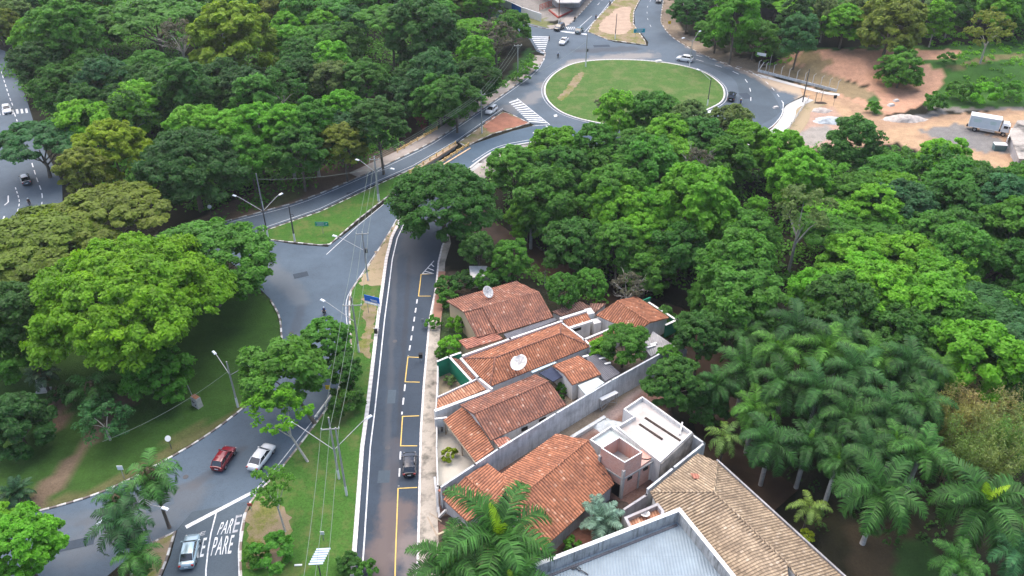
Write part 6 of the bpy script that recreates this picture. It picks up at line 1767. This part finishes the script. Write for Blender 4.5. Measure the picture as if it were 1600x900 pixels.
T(610,30,95,'flat','mid green','flat topped green tree at the top of the wood')
T(738,45,70,'flat','bright green','airy light tree beside the dark car in the car park', hz=9)
T(675,18,80,'flat','mid green','airy flat tree at the top edge left of the car park', hz=9)
T(745,88,60,'round','bright green','bright narrow tree between the dark dome and the grey leafless tree', hz=8)
T(800,45,62,'round','mid green','green tree at the corner above the left roundabout kerb', hz=6)
T(240,30,150,'flat','mid green','spreading tree with long pale boughs in the upper left wood', hz=11, trunk='flat')
T(62,105,78,'round','dark green','dark tall tree beside the left avenue', hz=8)
T(60,65,80,'round','bright green','bright green tree near the top of the left avenue', hz=8)
T(105,50,100,'round','mid green','rounded green tree above the left avenue')
def bare(px, py, w, label, mesh='bare', hz=8):
    z = hz
    for _ in range(4): p = G(px, py, z); r = w/2/ppm(p.x, p.y, z)
    gz = TH(p.x, p.y); t = empty('bare_tree', (p.x, p.y, gz), random.uniform(0,6), label, 'tree')
    u = bpy.data.objects.new('branches', TR[mesh]); C.objects.link(u); u.parent = t; u.scale = (r/4.2, r/4.2, (hz*1.25)/9)
    me = LIB['sparse'][0]; c = bpy.data.objects.new('sparse_leaves', me); C.objects.link(c); c.parent = t; c.location = (0,0,hz*1.05); c.scale = (r/6.5,)*3; c.color = (.1,.1,.07,1)
    TREES.append((px, py, w*0.6))
bare(775,62,90, 'grey leafless tree beside the wood at the car park corner')
bare(345,30,70, 'pale leafless boughs rising from the upper left wood', 'bare_pale', 11)
bare(280,60,90, 'bleached leafless limbs right of the spreading tree', 'bare_pale', 10)
bare(985,432,70, 'half bare tree in front of the rear house roof', 'bare_pale', 6)
bare(1090,252,60, 'grey vine covered leafless tree in the right wood', 'bare_pale', 10)
bare(1100,205,60, 'thin leafless tree under the roundabout at the wood edge', 'bare', 8)
bare(945,165,40, 'thin leafless tree at the lower rim of the roundabout', 'bare', 7)
# --- right wood
T(962,185,66,'tall','bright green','tall bright green tree touching the lower roundabout rim', hz=9)
T(1020,190,90,'round','mid green','green tree at the wood edge left of the roundabout car', hz=7)
T(1075,195,70,'round','grey green','grey green tree at the wood edge below the roundabout')
T(1142,195,66,'round','grey green','grey green round tree at the right end below the roundabout', hz=7)
T(870,235,90,'round','bright green','bright tree beside the slip road curve', hz=7)
T(930,228,80,'round','mid green','mid green tree behind the slip road curve tree')
T(805,268,90,'round','mid green','green tree at the grey apron of the slip road', hz=7)
T(1085,322,150,'round','bright green','big light green round tree in the middle of the right wood', hz=10, seed=9)
T(1120,345,80,'round','bright green','light green lobe tree leaning right of the big light green tree', hz=8)
T(1255,325,88,'sparse','grey green','pale trunked tree with thin grey green crown in the right wood', hz=14, trunk='pale', tks=1.5)
TREES += [(1248,392,64),(1250,420,40),(432,262,46),(466,265,40),(500,262,30)]
T(1182,330,38,'tall','bright green','slim bright tree between the big light tree and the pale trunked one', hz=10)
T(855,335,110,'round','mid green','round green tree right of the dark feathery street tree', hz=7)
T(900,390,100,'round','deep green','deep green tree above the rear annex', hz=7)
T(965,385,80,'round','mid green','mid green tree above the rear house')
T(800,405,62,'round','mid green','green tree right of the small pale hut', hz=5)
T(880,455,58,'round','mid green','green tree behind the beige house roof end', hz=5)
T(825,345,70,'round','bright green','yellowish bright shrub tree right of the big dark street tree', hz=5)
T(1330,232,95,'round','deep green','dark green tree by the building plot edge', hz=7)
T(1215,245,90,'round','bright green','yellowish tree at the wood edge below the plot fence', hz=7)
T(1150,420,110,'round','mid green','olive tinted green tree behind the creek bend', hz=8)
T(1160,475,130,'round','mid green','round green tree right of the creek pool', hz=8)
T(1052,600,92,'round','deep green','round dark green tree at the end of the long concrete wall', hz=5)
T(1105,640,62,'round','deep green','small dark tree behind the white flat roofed building', hz=4)
T(975,541,76,'round','mid green','mango tree with yellow tips in the yard behind the long wall', hz=4.2, seed=4)
T(940,545,40,'round','bright green','small bright tree at the left side of the mango tree', hz=3)
T(1095,525,80,'round','deep green','deep green tree between the creek pool and the grey shed')
T(1010,425,84,'round','mid green','round green tree right of the half bare tree behind the rear house',hz=6)
T(1060,418,90,'round','deep green','deep green tree on the near bank of the creek pool',hz=6)
T(925,445,56,'round','mid green','low green tree behind the brown rear annex',hz=4)
T(1000,370,80,'round','bright green','bright tree left of the big light green tree foot',hz=6)
T(748,392,58,'round','deep green','deep green tree behind the small pale hut',hz=5)
T(1100,470,60,'round','mid green','green tree hanging over the creek pool',hz=4)
T(1045,560,46,'round','mid green','small green tree at the far end of the grey wall',hz=3)
# --- median and yards
T(442,590,135,'round','mid green','big leafy tree in the median over the bending road', hz=8, seed=21, base=(492,662))
T(432,645,96,'sparse','bright green','open leafy green tree nearest the white sedan', hz=7, seed=23, base=(481,722))
T(508,535,84,'round','mid green','round leafy tree in the median below the junction motorcycle', hz=6, base=(553,596))
T(540,578,58,'round','deep green','small dark tree at the right side of the median tree group', hz=5, base=(556,625))
T(425,762,76,'sparse','mid green','thin open tree in the median below the white sedan', hz=6, base=(446,832))
for a in ((425,862,66,'low leafy shrub mass at the foot of the thin median tree','mid green'), (545,880,40,'dark shrub beside the slatted panel','deep green'), (575,893,40,'shrub with pale flowers at the bottom of the median','mid green'),
          (540,625,60,'low shrub in the median behind the white beam','deep green'), (400,868,40,'small shrub at the stop lane kerb','mid green'), 
          (700,468,34,'round green bush at the pavement by the beige house','mid green'), (712,508,34,'bright bush in the garden of the beige house','bright green'), (706,540,40,'bright bush in the lower garden corner','bright green'), (690,552,24,'small bush at the garden fence','mid green'),
          (677,503,26,'bush spilling over the street pavement','mid green'), (762,437,42,'green bush below the small pale hut','mid green'), (700,446,40,'bush between the pavement and the hut','deep green'), (722,440,40,'dark bush beside the hut','dark green'), (785,440,46,'bush right of the hut','deep green'),
          (702,711,27,'round yellow green bush in the pale yard','yellow green'), (702,594,21,'pale variegated ball shrub in the green courtyard','grey green'), (1030,500,60,'creeping vine mass beside the rear house','deep green'), (1050,520,40,'shrub between the rear house and the grey shed','mid green'),
          (880,606,22,'little plants in the rear courtyard','mid green'), (875,622,16,'small shrub by the rear wing wall','deep green'), (728,428,18,'small bush at the left of the hut','bright green'),
          (1260,838,26,'bush with yellow flowers beside the tan roof','yellow green'), (895,852,30,'small shrub on the red earth below the orange roof','mid green'), (1365,168,24,'green shrub at the foot of the bank tree','mid green'),
          (95,620,40,'dark shrub behind the white stone marker','dark green'), (170,606,26,'shrub in the park shade','dark green'), (1480,97,26,'low bush left on the upper bank','mid green'), (1540,150,44,'bright shrub mass beside the gravel yard','bright green'), (1500,143,40,'shrub at the bank foot','mid green'), (1580,143,42,'shrub mass at the right end of the bank foot','mid green'), (1460,160,40,'low shrub at the track edge','mid green'),
          (830,105,22,'low bush at the left kerb corner','bright green'), (815,118,28,'green bush beside the corner pole','mid green')):
    T(a[0],a[1],a[2],'shrub',a[4],a[3],name='shrub',cat='shrub')
# --- top right
T(1408,112,72,'round','mid green','round dense tree leaning on the bare earth bank', hz=4.5, trunk='round', seed=2)
T(1548,48,72,'sparse','olive green','tall airy dark tree on the green slope at the upper right', hz=9)
T(1392,42,108,'round','olive green','broad olive topped tree above the bare bank', hz=8)
T(1180,62,75,'round','mid green','green tree over the avenue curve nearest the white overhead sign', hz=6)
T(1120,52,70,'round','mid green','green tree over the avenue curve', hz=6)
T(1150,30,80,'round','bright green','brighter tree behind the avenue curve trees')
T(1075,18,60,'round','deep green','dark tree at the top by the curved avenue', hz=7)
# --- forest filler, individually placed on a jittered survey grid
FILL = [([(-40,-30),(770,-30),(790,20),(770,110),(700,165),(640,190),(600,225),(480,262),(330,300),(200,300),(110,265),(95,215),(45,130),(20,70),(-40,40)], 'left wood'),
        ([(765,262),(835,225),(930,222),(1000,190),(1170,205),(1200,240),(1300,232),(1390,240),(1480,258),(1640,305),(1640,560),(1450,520),(1330,490),(1200,455),(1130,455),(1060,440),(990,405),(860,440),(800,415),(770,380)], 'right wood'),
        ([(1050,-30),(1640,-30),(1640,25),(1500,30),(1440,35),(1330,42),(1230,50),(1110,45),(1060,15)], 'upper right wood'),
        ([(-60,420),(30,430),(40,560),(-60,600)], 'park'), ([(1560,560),(1660,560),(1660,640),(1560,600)], 'right wood'), ([(1130,500),(1200,480),(1600,560),(1500,590),(1300,510),(1160,540)], 'right wood')]
rg = random.Random(99)
cand = []
y = 60.0
while y < 420:
    sp = 8.0 if y < 190 else 9.2
    x = -230.0
    while x < 260:
        xx = x+rg.uniform(-2.3,2.3); yy = y+rg.uniform(-2.3,2.3)
        hz = rg.uniform(6.5,9.5); px, py = proj(xx, yy, hz+TH(xx, yy))
        cand.append((px, py, xx, yy, hz)); x += sp
    y += sp*0.92
FT = []
TALL_T = ['mid green']*6+['deep green']*4+['dark green']*3+['bright green']*4+['bluish green']*1+['olive green']+['grey green']*2
for (px, py, xx, yy, hz) in cand:
    if not (-60 < px < 1660 and -45 < py < 620): continue
    zone_n = None
    for poly, nm in FILL:
        if pip(poly, np.array([px]), np.array([py]))[0]: zone_n = nm; break
    if not zone_n: continue
    sc = ppm(xx, yy, hz); w = rg.uniform(9.0, 14.0)*sc
    if any(abs(px-a)/(0.40*(b2+w*0.3)) < 1 and abs(py-b)/(0.32*(b2+w*0.3)) < 1 for a, b, b2 in TREES): continue
    kind = rg.choices(['round','tall','flat','fine','sparse'], [6,1.2,1,2,0.5])[0]
    tone = rg.choice(TALL_T if zone_n != 'right wood' else ['mid green']*6+['bright green']*4+['deep green']*4+['bluish green'])
    FT.append((px, py, w, kind, tone, hz, zone_n))
print('filler trees', len(FT))
LM = {'left wood': [((10,170),'the white car on the left avenue'),((365,72),'the wide yellow topped tree'),((400,205),'the tallest fresh green tree'),((178,243),'the yellowish tree by the avenue'),((300,268),'the large dark tree above the road end'),((660,55),'the dark domed tree'),((775,62),'the grey leafless tree'),((240,30),'the spreading tree'),((683,204),'the bridge railing'),((592,195),'the dark tree beside the fresh row'),((753,209),'the tall lamp pole at the bridge'),((475,50),'the dark middle gap'),((62,105),'the dark tall avenue tree')],
      'right wood': [((692,322),'the big dark street tree'),((1085,322),'the big light green tree'),((1255,325),'the pale trunked tree'),((1143,152),'the black vehicle'),((1296,189),'the blue grey rubble heap'),((1508,236),'the walker on the track'),((1540,195),'the box truck'),((1160,475),'the tree by the creek pool'),((965,385),'the tree above the rear house'),((870,235),'the slip road curve tree'),((1335,520),'the palm grove'),((1520,620),'the dry bamboo clump')],
      'upper right wood': [((1392,48),'the broad olive topped tree'),((1150,30),'the brighter avenue tree'),((1520,5),'the pale metal roof'),((1548,48),'the airy dark tree'),((1290,70),'the bare bank'),((1029,1),'the car on the curved avenue')],
      'park': [((208,478),'the huge bright park tree'),((60,385),'the wide olive umbrella tree')]}
ORD = ['nearest','second','third','fourth','fifth','sixth','seventh','eighth','ninth','tenth','eleventh','twelfth']
groups_ = {}
for f in FT:
    lm = min(LM[f[6]], key=lambda q: math.hypot(q[0][0]-f[0], (q[0][1]-f[1])*1.6))
    dx, dy = f[0]-lm[0][0], (f[1]-lm[0][1])*1.6
    side = ('right of' if dx > 0 else 'left of') if abs(dx) > abs(dy) else ('below' if dy > 0 else 'above')
    shape = {'round':'round','tall':'tall narrow','flat':'flat topped','fine':'fine leaved','sparse':'thin crowned'}[f[3]]
    groups_.setdefault((f[4], shape, side, lm[1]), []).append((math.hypot(dx, dy), f))
for (tone, shape, side, lmn), L_ in groups_.items():
    L_.sort(key=lambda q: q[0])
    for i, (dd, f) in enumerate(L_):
        lab = f'{tone} {shape} tree {side} {lmn}' if len(L_) == 1 else f'{tone} {shape} tree, {ORD[min(i, 11)]} one {side} {lmn}'
        tree(f[0], f[1], f[2], f[3], tone, lab, hz=f[5], group='trees of the '+f[6])

# understorey: ground cover and low scrub too many to count
def cover(name, label, polys, dens, size, tone, seed, clump=26, hgt=0.9, cat='ground cover'):
    rg2 = np.random.default_rng(seed); P = []
    for poly in polys:
        pts = [G(*q) for q in poly]
        x0, x1 = min(p.x for p in pts), max(p.x for p in pts); y0, y1 = min(p.y for p in pts), max(p.y for p in pts)
        n = int((x1-x0)*(y1-y0)*dens)
        X = rg2.uniform(x0, x1, n); Y = rg2.uniform(y0, y1, n)
        k = pip([(p.x, p.y) for p in pts], X, Y) & (seg_dist(X, Y, CREEK) > 4.3)
        P.append(np.stack([X[k], Y[k], terrain(X[k], Y[k])], 1))
    P = np.concatenate(P); n = len(P)
    r = rg2.uniform(0.6, 1.5, n)*hgt
    cen = np.repeat(P, clump, 0); rr = np.repeat(r, clump)[:, None]
    e = unit(rg2.normal(size=(n*clump, 3))); e[:, 2] = np.abs(e[:, 2])
    cpos = cen+e*rr*rg2.uniform(.6,1.1,(n*clump,1))*np.array([1.1,1.1,.8])
    nrm = unit(e*.5+np.array([0,0,.7])+rg2.normal(size=(n*clump,3))*.4)
    a = unit(np.cross(nrm, rg2.normal(size=(n*clump,3)))); b = np.cross(nrm, a); s = size*rg2.uniform(.6,1.4,(n*clump,1))
    sh = np.clip(np.repeat(rg2.uniform(.3,.7,n), clump)+rg2.normal(size=n*clump)*.12, 0, 1)
    me = quads_mesh(name, cpos, a*s, b*s*.75, np.stack([sh, np.repeat(rg2.uniform(0,.4,n), clump)], 1), 'leaf')
    o = bpy.data.objects.new(name, me); C.objects.link(o); o.color = (*TONE[tone], 1)
    tag(o, label, cat, kind='stuff')
cover('undergrowth', 'low undergrowth filling the gaps between the forest trees', [FILL[0][0], [(0,100),(100,215),(330,345),(460,300),(620,226),(690,190),(600,150),(300,150)], FILL[1][0]+[], [(760,410),(880,450),(920,470),(1000,460),(1060,470),(1010,400),(850,380)]], 0.24, 0.36, 'mid green', 3, hgt=1.9)
cover('slope_scrub', 'leafy green scrub covering the slope right of the bare bank', [[(1450,62),(1640,62),(1640,158),(1520,160),(1470,150),(1500,120),(1440,90)], [(1205,72),(1500,70),(1500,82),(1240,84)], [(1188,96),(1230,92),(1240,104),(1195,106)]], 0.16, 0.3, 'bright green', 4, hgt=0.7)
cover('scrub', 'low scrub between the palms, the creek and the bamboo', [[(1090,560),(1140,540),(1640,330),(2000,420),(2000,1000),(1400,960),(1330,870),(1150,700)], [(1050,570),(1110,590),(1120,680),(1080,660)]], 0.07, 0.26, 'dark green', 5, hgt=0.8)
cover('roadside_scrub', 'weedy green strip between the wood and the corner pavement', [[(690,190),(760,150),(806,112),(826,84),(836,92),(812,120),(762,162),(700,205)]], 0.3, 0.3, 'mid green', 6, hgt=0.8)

# ------------------------------------------------------------------ palms
def frond_set(name, seed, nf, L, leaflet, droop, up=1.0, width=0.05, young=0.3, start=0.0, plume=False, elev=(-0.35, 1.15)):
    rg2 = np.random.default_rng(seed); V, F, S = [], [], []
    def addq(p, sh): 
        b = len(V); V.extend(p); F.append(tuple(range(b, b+len(p)))); S.append(sh)
    for i in range(nf):
        a = i*2.39996+rg2.normal()*.12; g = i/max(1, nf-1)
        el = elev[1]+(elev[0]-elev[1])*g+rg2.normal()*.08
        l = L*rg2.uniform(.85,1.08); hd = np.array([math.cos(a), math.sin(a), 0]); pts = []; p = np.array([0,0,start], float); n = 13
        for k in range(n):
            pts.append(p.copy()); ang = el-droop*(k/n)**1.3*(1.0+0.5*g); p = p+(hd*math.cos(ang)+np.array([0,0,math.sin(ang)]))*l/n
        pts.append(p.copy()); pts = np.array(pts); side = np.array([-hd[1], hd[0], 0]); fb = rg2.uniform(.35,.65); yy = young*rg2.uniform(0,1)
        for k in range(n):
            t = (pts[k+1]-pts[k]); addq([pts[k]-side*.035, pts[k]+side*.035, pts[k+1]+side*.025, pts[k+1]-side*.025], (fb+.2, .5))
        m = 30
        for k in range(2, m):
            f = k/m*n; i0 = min(int(f), n-1); q = pts[i0]+(pts[i0+1]-pts[i0])*(f-i0); tg = unit(pts[i0+1]-pts[i0]); up_ = unit(np.cross(tg, side)); 
            if up_[2] < 0: up_ = -up_
            ll = leaflet*(math.sin(math.pi*(k/m)**.75)**.6+.12)
            for s in (-1, 1):
                rots = (0.15,) if not plume else (0.05, 0.5)
                for ro in rots:
                    d = unit(side*s*math.cos(ro)+tg*.55+up_*(math.sin(ro)*.9-.05)+rg2.normal(size=3)*.1)
                    e1 = q+d*ll*.55; e2 = e1+unit(d+np.array([0,0,-.75]))*ll*.5; wv = tg*width*.9
                    sh = (np.clip(fb+rg2.normal()*.3,0,1), yy)
                    addq([q-wv, q+wv, e1+wv*.9, e1-wv*.9], sh); addq([e1-wv*.9, e1+wv*.9, e2], sh)
    me = bpy.data.meshes.new(name); me.from_pydata([tuple(v) for v in V], [], F)
    ca = me.color_attributes.new('leaf', 'FLOAT_COLOR', 'CORNER'); c = []
    for f, s in zip(F, S): c += [s[0], s[1], 0, 1]*len(f)
    ca.data.foreach_set('color', c); me.materials.append(MAT['leaf_palm'])
    return me
def palm_trunk(name, h, r, mat, bulge=0.0):
    m = MB(); n = 10; m.tube([(0,0,h*k/n-(0.4 if k == 0 else 0)) for k in range(n+1)], [r*(1.25 if k == 0 else 1.0+bulge*math.sin(math.pi*k/n)-0.25*k/n+(0.03 if k % 2 else 0)) for k in range(n+1)], 9)
    o = m.build(name, MAT[mat], smooth=True); me = o.data; bpy.data.objects.remove(o); return me
PF_ = {'royal': [frond_set('fronds', 501+i, 18, 4.4, 0.95, 1.75, width=.06, plume=True) for i in range(4)], 'queen': [frond_set('fronds', 511+i, 20, 3.4, 0.75, 2.2, width=.05, elev=(-.5,1.3)) for i in range(3)],
       'coconut': [frond_set('fronds', 521, 15, 4.0, 0.8, 1.6, width=.06, young=.9, elev=(-.7,1.2))], 'fan': [frond_set('fronds', 531, 20, 2.3, 0.6, 0.9, elev=(-.2,1.3))]}
PT_ = {'royal': palm_trunk('trunk', 9, .3, 'palm_trunk', .15), 'queen': palm_trunk('trunk', 9, .22, 'palm_trunk_dark'), 'coconut': palm_trunk('trunk', 9, .17, 'palm_trunk_dark'), 'fan': palm_trunk('trunk', 9, .25, 'palm_trunk_dark')}
def _shaft():
    m = MB(); m.tube([(0,0,-1.6),(0,0,-1.0),(0,0,0.1)], [.27,.3,.14], 10); o = m.build('crownshaft', MAT['shaft_green'], smooth=True); me = o.data; bpy.data.objects.remove(o); return me
SHAFT = _shaft()
SPEAR = frond_set('spear_leaf', 540, 2, 3.3, 0.55, 0.35, width=.05, young=.9, elev=(1.25,1.45))
def palm(px, py, w, kind, label, hz, tone=(.04,.125,.022), spear=None, dead=False, cat='palm tree'):
    z = hz
    for _ in range(5): p = G(px, py, z); r = w/2/ppm(p.x, p.y, z); gz = TH(p.x, p.y); z = gz+hz
    rg2 = random.Random(int(px*13+py)); t = empty('palm_tree', (p.x, p.y, gz), rg2.uniform(0,6.28), label, cat)
    k = r/{'royal':3.9,'queen':2.9,'coconut':3.6,'fan':2.2}[kind]
    c = bpy.data.objects.new('fronds', rg2.choice(PF_[kind])); C.objects.link(c); c.parent = t; c.location = (0,0,hz); c.scale = (k,k,k*1.02); b = rg2.uniform(.85,1.25); c.color = (tone[0]*b, tone[1]*b, tone[2]*b, 1)
    u = bpy.data.objects.new('trunk', PT_[kind]); C.objects.link(u); u.parent = t; u.scale = (1,1,(hz-(.9 if kind == 'royal' else -.1))/9)
    if kind == 'royal':
        s = bpy.data.objects.new('crownshaft', SHAFT); C.objects.link(s); s.parent = t; s.location = (0,0,hz)
    if spear or kind == 'royal' and rg2.random() < .3:
        s = bpy.data.objects.new('spear_leaf', SPEAR); C.objects.link(s); s.parent = t; s.location = (0,0,hz); s.scale = (k*.55,k*.55,k*.6) if not spear else (k*.8,k*.8,k*spear); s.color = (.17,.29,.02,1) if spear else (.08,.2,.025,1)
    if dead:
        s = bpy.data.objects.new('dead_fronds', PF_['queen'][0]); C.objects.link(s); s.parent = t; s.location = (0,0,hz-.5); s.scale = (k*.45,k*.45,-k*.7); s.color = (.1,.075,.045,1)
    TREES.append((px, py, w))
palm(780,838,215,'royal','large street palm with a bright yellow green spear leaf in front of the orange house',9,spear=.9)
palm(705,882,150,'royal','palm at the bottom of the street left of the large street palm',8)
palm(800,910,140,'royal','palm at the bottom edge below the large street palm',8,spear=.4)
palm(237,748,112,'queen','feathery palm with hanging dead fronds on the small soil island',9,dead=True)
palm(190,820,118,'queen','feathery palm lower on the small soil island near the bottom',8,tone=(.022,.08,.022))
palm(183,783,80,'queen','smaller palm leaning left behind the two soil island palms',8,dead=True,tone=(.03,.11,.025))
palm(215,872,90,'queen','low palm crown at the bottom end of the soil island',6)
palm(940,812,82,'fan','silver blue green palm beside the red earth yard',3,tone=(.13,.22,.17))
palm(1133,682,78,'coconut','young coconut palm with yellowish fronds by the pale wall corner',6,tone=(.09,.17,.04))
palm(1266,792,74,'coconut','small yellowish palm between the tan roof and the grove',4.5,tone=(.09,.15,.03))
palm(1378,768,165,'royal','tall palm with pale trunk standing in front of the grove',9.5)
palm(1537,785,185,'royal','broad palm with a yellow spear leaf at the lower right',9,spear=.8)
palm(1590,862,110,'royal','palm in the bottom right corner',7.5,tone=(.04,.13,.045))
palm(1500,880,100,'royal','palm at the bottom edge left of the corner palm',7)
palm(1440,705,120,'royal','palm just above the tall front palm on the right',9)
royal = [(1165,575,105),(1122,600,70),(1245,515,110),(1215,545,90),(1290,545,100),(1340,580,105),(1225,600,105),(1280,610,110),(1180,640,90),(1205,690,110),(1270,670,105),(1330,650,110),(1390,640,105),(1370,560,90),(1425,570,110),(1440,630,95),(1355,700,90),(1310,720,80),(1400,690,80),(1465,575,70),(1165,520,70),(1320,520,70)]
LMP = ['upper left of the grove above the young coconut palm','left tip of the grove beside the dark tree','top of the grove, highest bluish crown','left of the highest grove crown','right of the highest grove crown','middle top of the grove','left middle of the grove','centre of the grove','behind the young coconut palm','with pale trunk right of the young coconut palm','with pale trunk in the grove centre','right of the grove centre','right side of the grove towards the bamboo','behind the right side of the grove','top right of the grove beside the bamboo','touching the dry bamboo clump','between the grove centre and the tall front palm','low in the grove above the small yellowish palm','just behind the tall front palm','small at the far top right of the grove','small at the far left top of the grove','small at the far top middle of the grove']
for (x, y_, w), l in zip(royal, LMP):
    palm(x, y_, w*1.08, 'royal', 'dark green royal palm ' + l, 10 if y_ < 600 else 9, tone=random.choice([(.028,.09,.02),(.036,.11,.02),(.045,.135,.02),(.065,.18,.022)]))
palm(45,545,70,'queen','palm with drooping crown at the left edge of the park',6,dead=True)
palm(65,585,56,'fan','fan palm with brown hanging leaves above the white marker',4,tone=(.05,.09,.05),dead=True)
palm(145,610,90,'queen','drooping palm under the huge bright park tree',5,dead=True)
palm(25,770,60,'fan','dark spiky palm on the lawn at the lower left edge',2,tone=(.02,.06,.025))
palm(830,345,50,'royal','palm crown among trees right of the big dark street tree',7)

# bamboo clump: plumes of fine leaves on arching canes
def bamboo(px, py, w, hz, tone, label):
    p = G(px, py, hz); rg2 = np.random.default_rng(int(px)); t = empty('bamboo', (p.x, p.y, TH(p.x,p.y)), 0, label, 'bamboo', 'bamboo clumps at the right edge')
    Cn, U, V, S = [], [], [], []; m = MB()
    for i in range(34):
        a = rg2.uniform(0, 6.28); r0 = rg2.uniform(.1,1.2); ln = hz*rg2.uniform(.9,1.35); lean = rg2.uniform(.4,2.6)*w/90
        b0 = np.array([math.cos(a)*r0, math.sin(a)*r0, 0]); tip = np.array([math.cos(a)*(r0+lean), math.sin(a)*(r0+lean), ln]); mid = b0*.5+tip*.5-np.array([math.cos(a),math.sin(a),0])*lean*.2
        m.tube([b0, mid, tip], [.05,.04,.01], 4, cap=False)
        for k in range(210):
            f = rg2.uniform(.35,1.05); q = b0*(1-f)**2+2*mid*f*(1-f)+tip*f*f+rg2.normal(size=3)*.42*(1.2-.5*f); Cn.append(q)
            d = unit(rg2.normal(size=3)+np.array([0,0,-.2])); e = unit(np.cross(d, rg2.normal(size=3))); s = rg2.uniform(.12,.28); U.append(d*s); V.append(e*s*.3)
            S.append((np.clip(.5+.1*math.sin(i)+rg2.normal()*.13,0,1), rg2.uniform(0,.6)))
    m.build('canes', MAT['dead_leaf'], t)
    me = quads_mesh('foliage', np.array(Cn), np.array(U), np.array(V), np.array(S), 'leaf'); c = bpy.data.objects.new('foliage', me); C.objects.link(c); c.parent = t; c.color = (*tone, 1)
    TREES.append((px, py, w))
for i, (px, py, tone, lab) in enumerate(((1490,640,(.27,.28,.11),'brownish bamboo clump beside the palm grove'),(1530,615,(.34,.3,.15),'tallest brown feathery bamboo clump at the top of the stand'),(1560,655,(.2,.26,.1),'mixed green and brown bamboo clump in the stand centre'),(1595,630,(.28,.28,.13),'brown bamboo clump at the right edge, upper one'),(1500,690,(.13,.22,.06),'greener low bamboo clump above the broad palm'),(1560,705,(.17,.24,.08),'low green brown bamboo clump at the lower right of the stand'),(1600,690,(.1,.22,.05),'green bamboo clump at the right edge, lower one'))):
    bamboo(px, py, 110, 7.5, tone, lab)
print('objects', len(bpy.data.objects), 'trees', len(TREES)+len(FT))

# ------------------------------------------------------------------ air
m, N, L, P = new_mat('haze_air')
N.remove(P)
v = nd(N, 'ShaderNodeVolumePrincipled'); v.inputs['Color'].default_value = (0.93, 0.96, 1.0, 1); v.inputs['Density'].default_value = 0.0001; v.inputs['Anisotropy'].default_value = 0.2
L.new(v.outputs[0], N['Material Output'].inputs['Volume'])
mb = MB(); mb.box((15, 200, 41), (640, 560, 92))
o = mb.build('haze', m); o['kind'] = 'stuff'; o['label'] = 'thin pale haze in the air over the whole place'; o['category'] = 'haze'
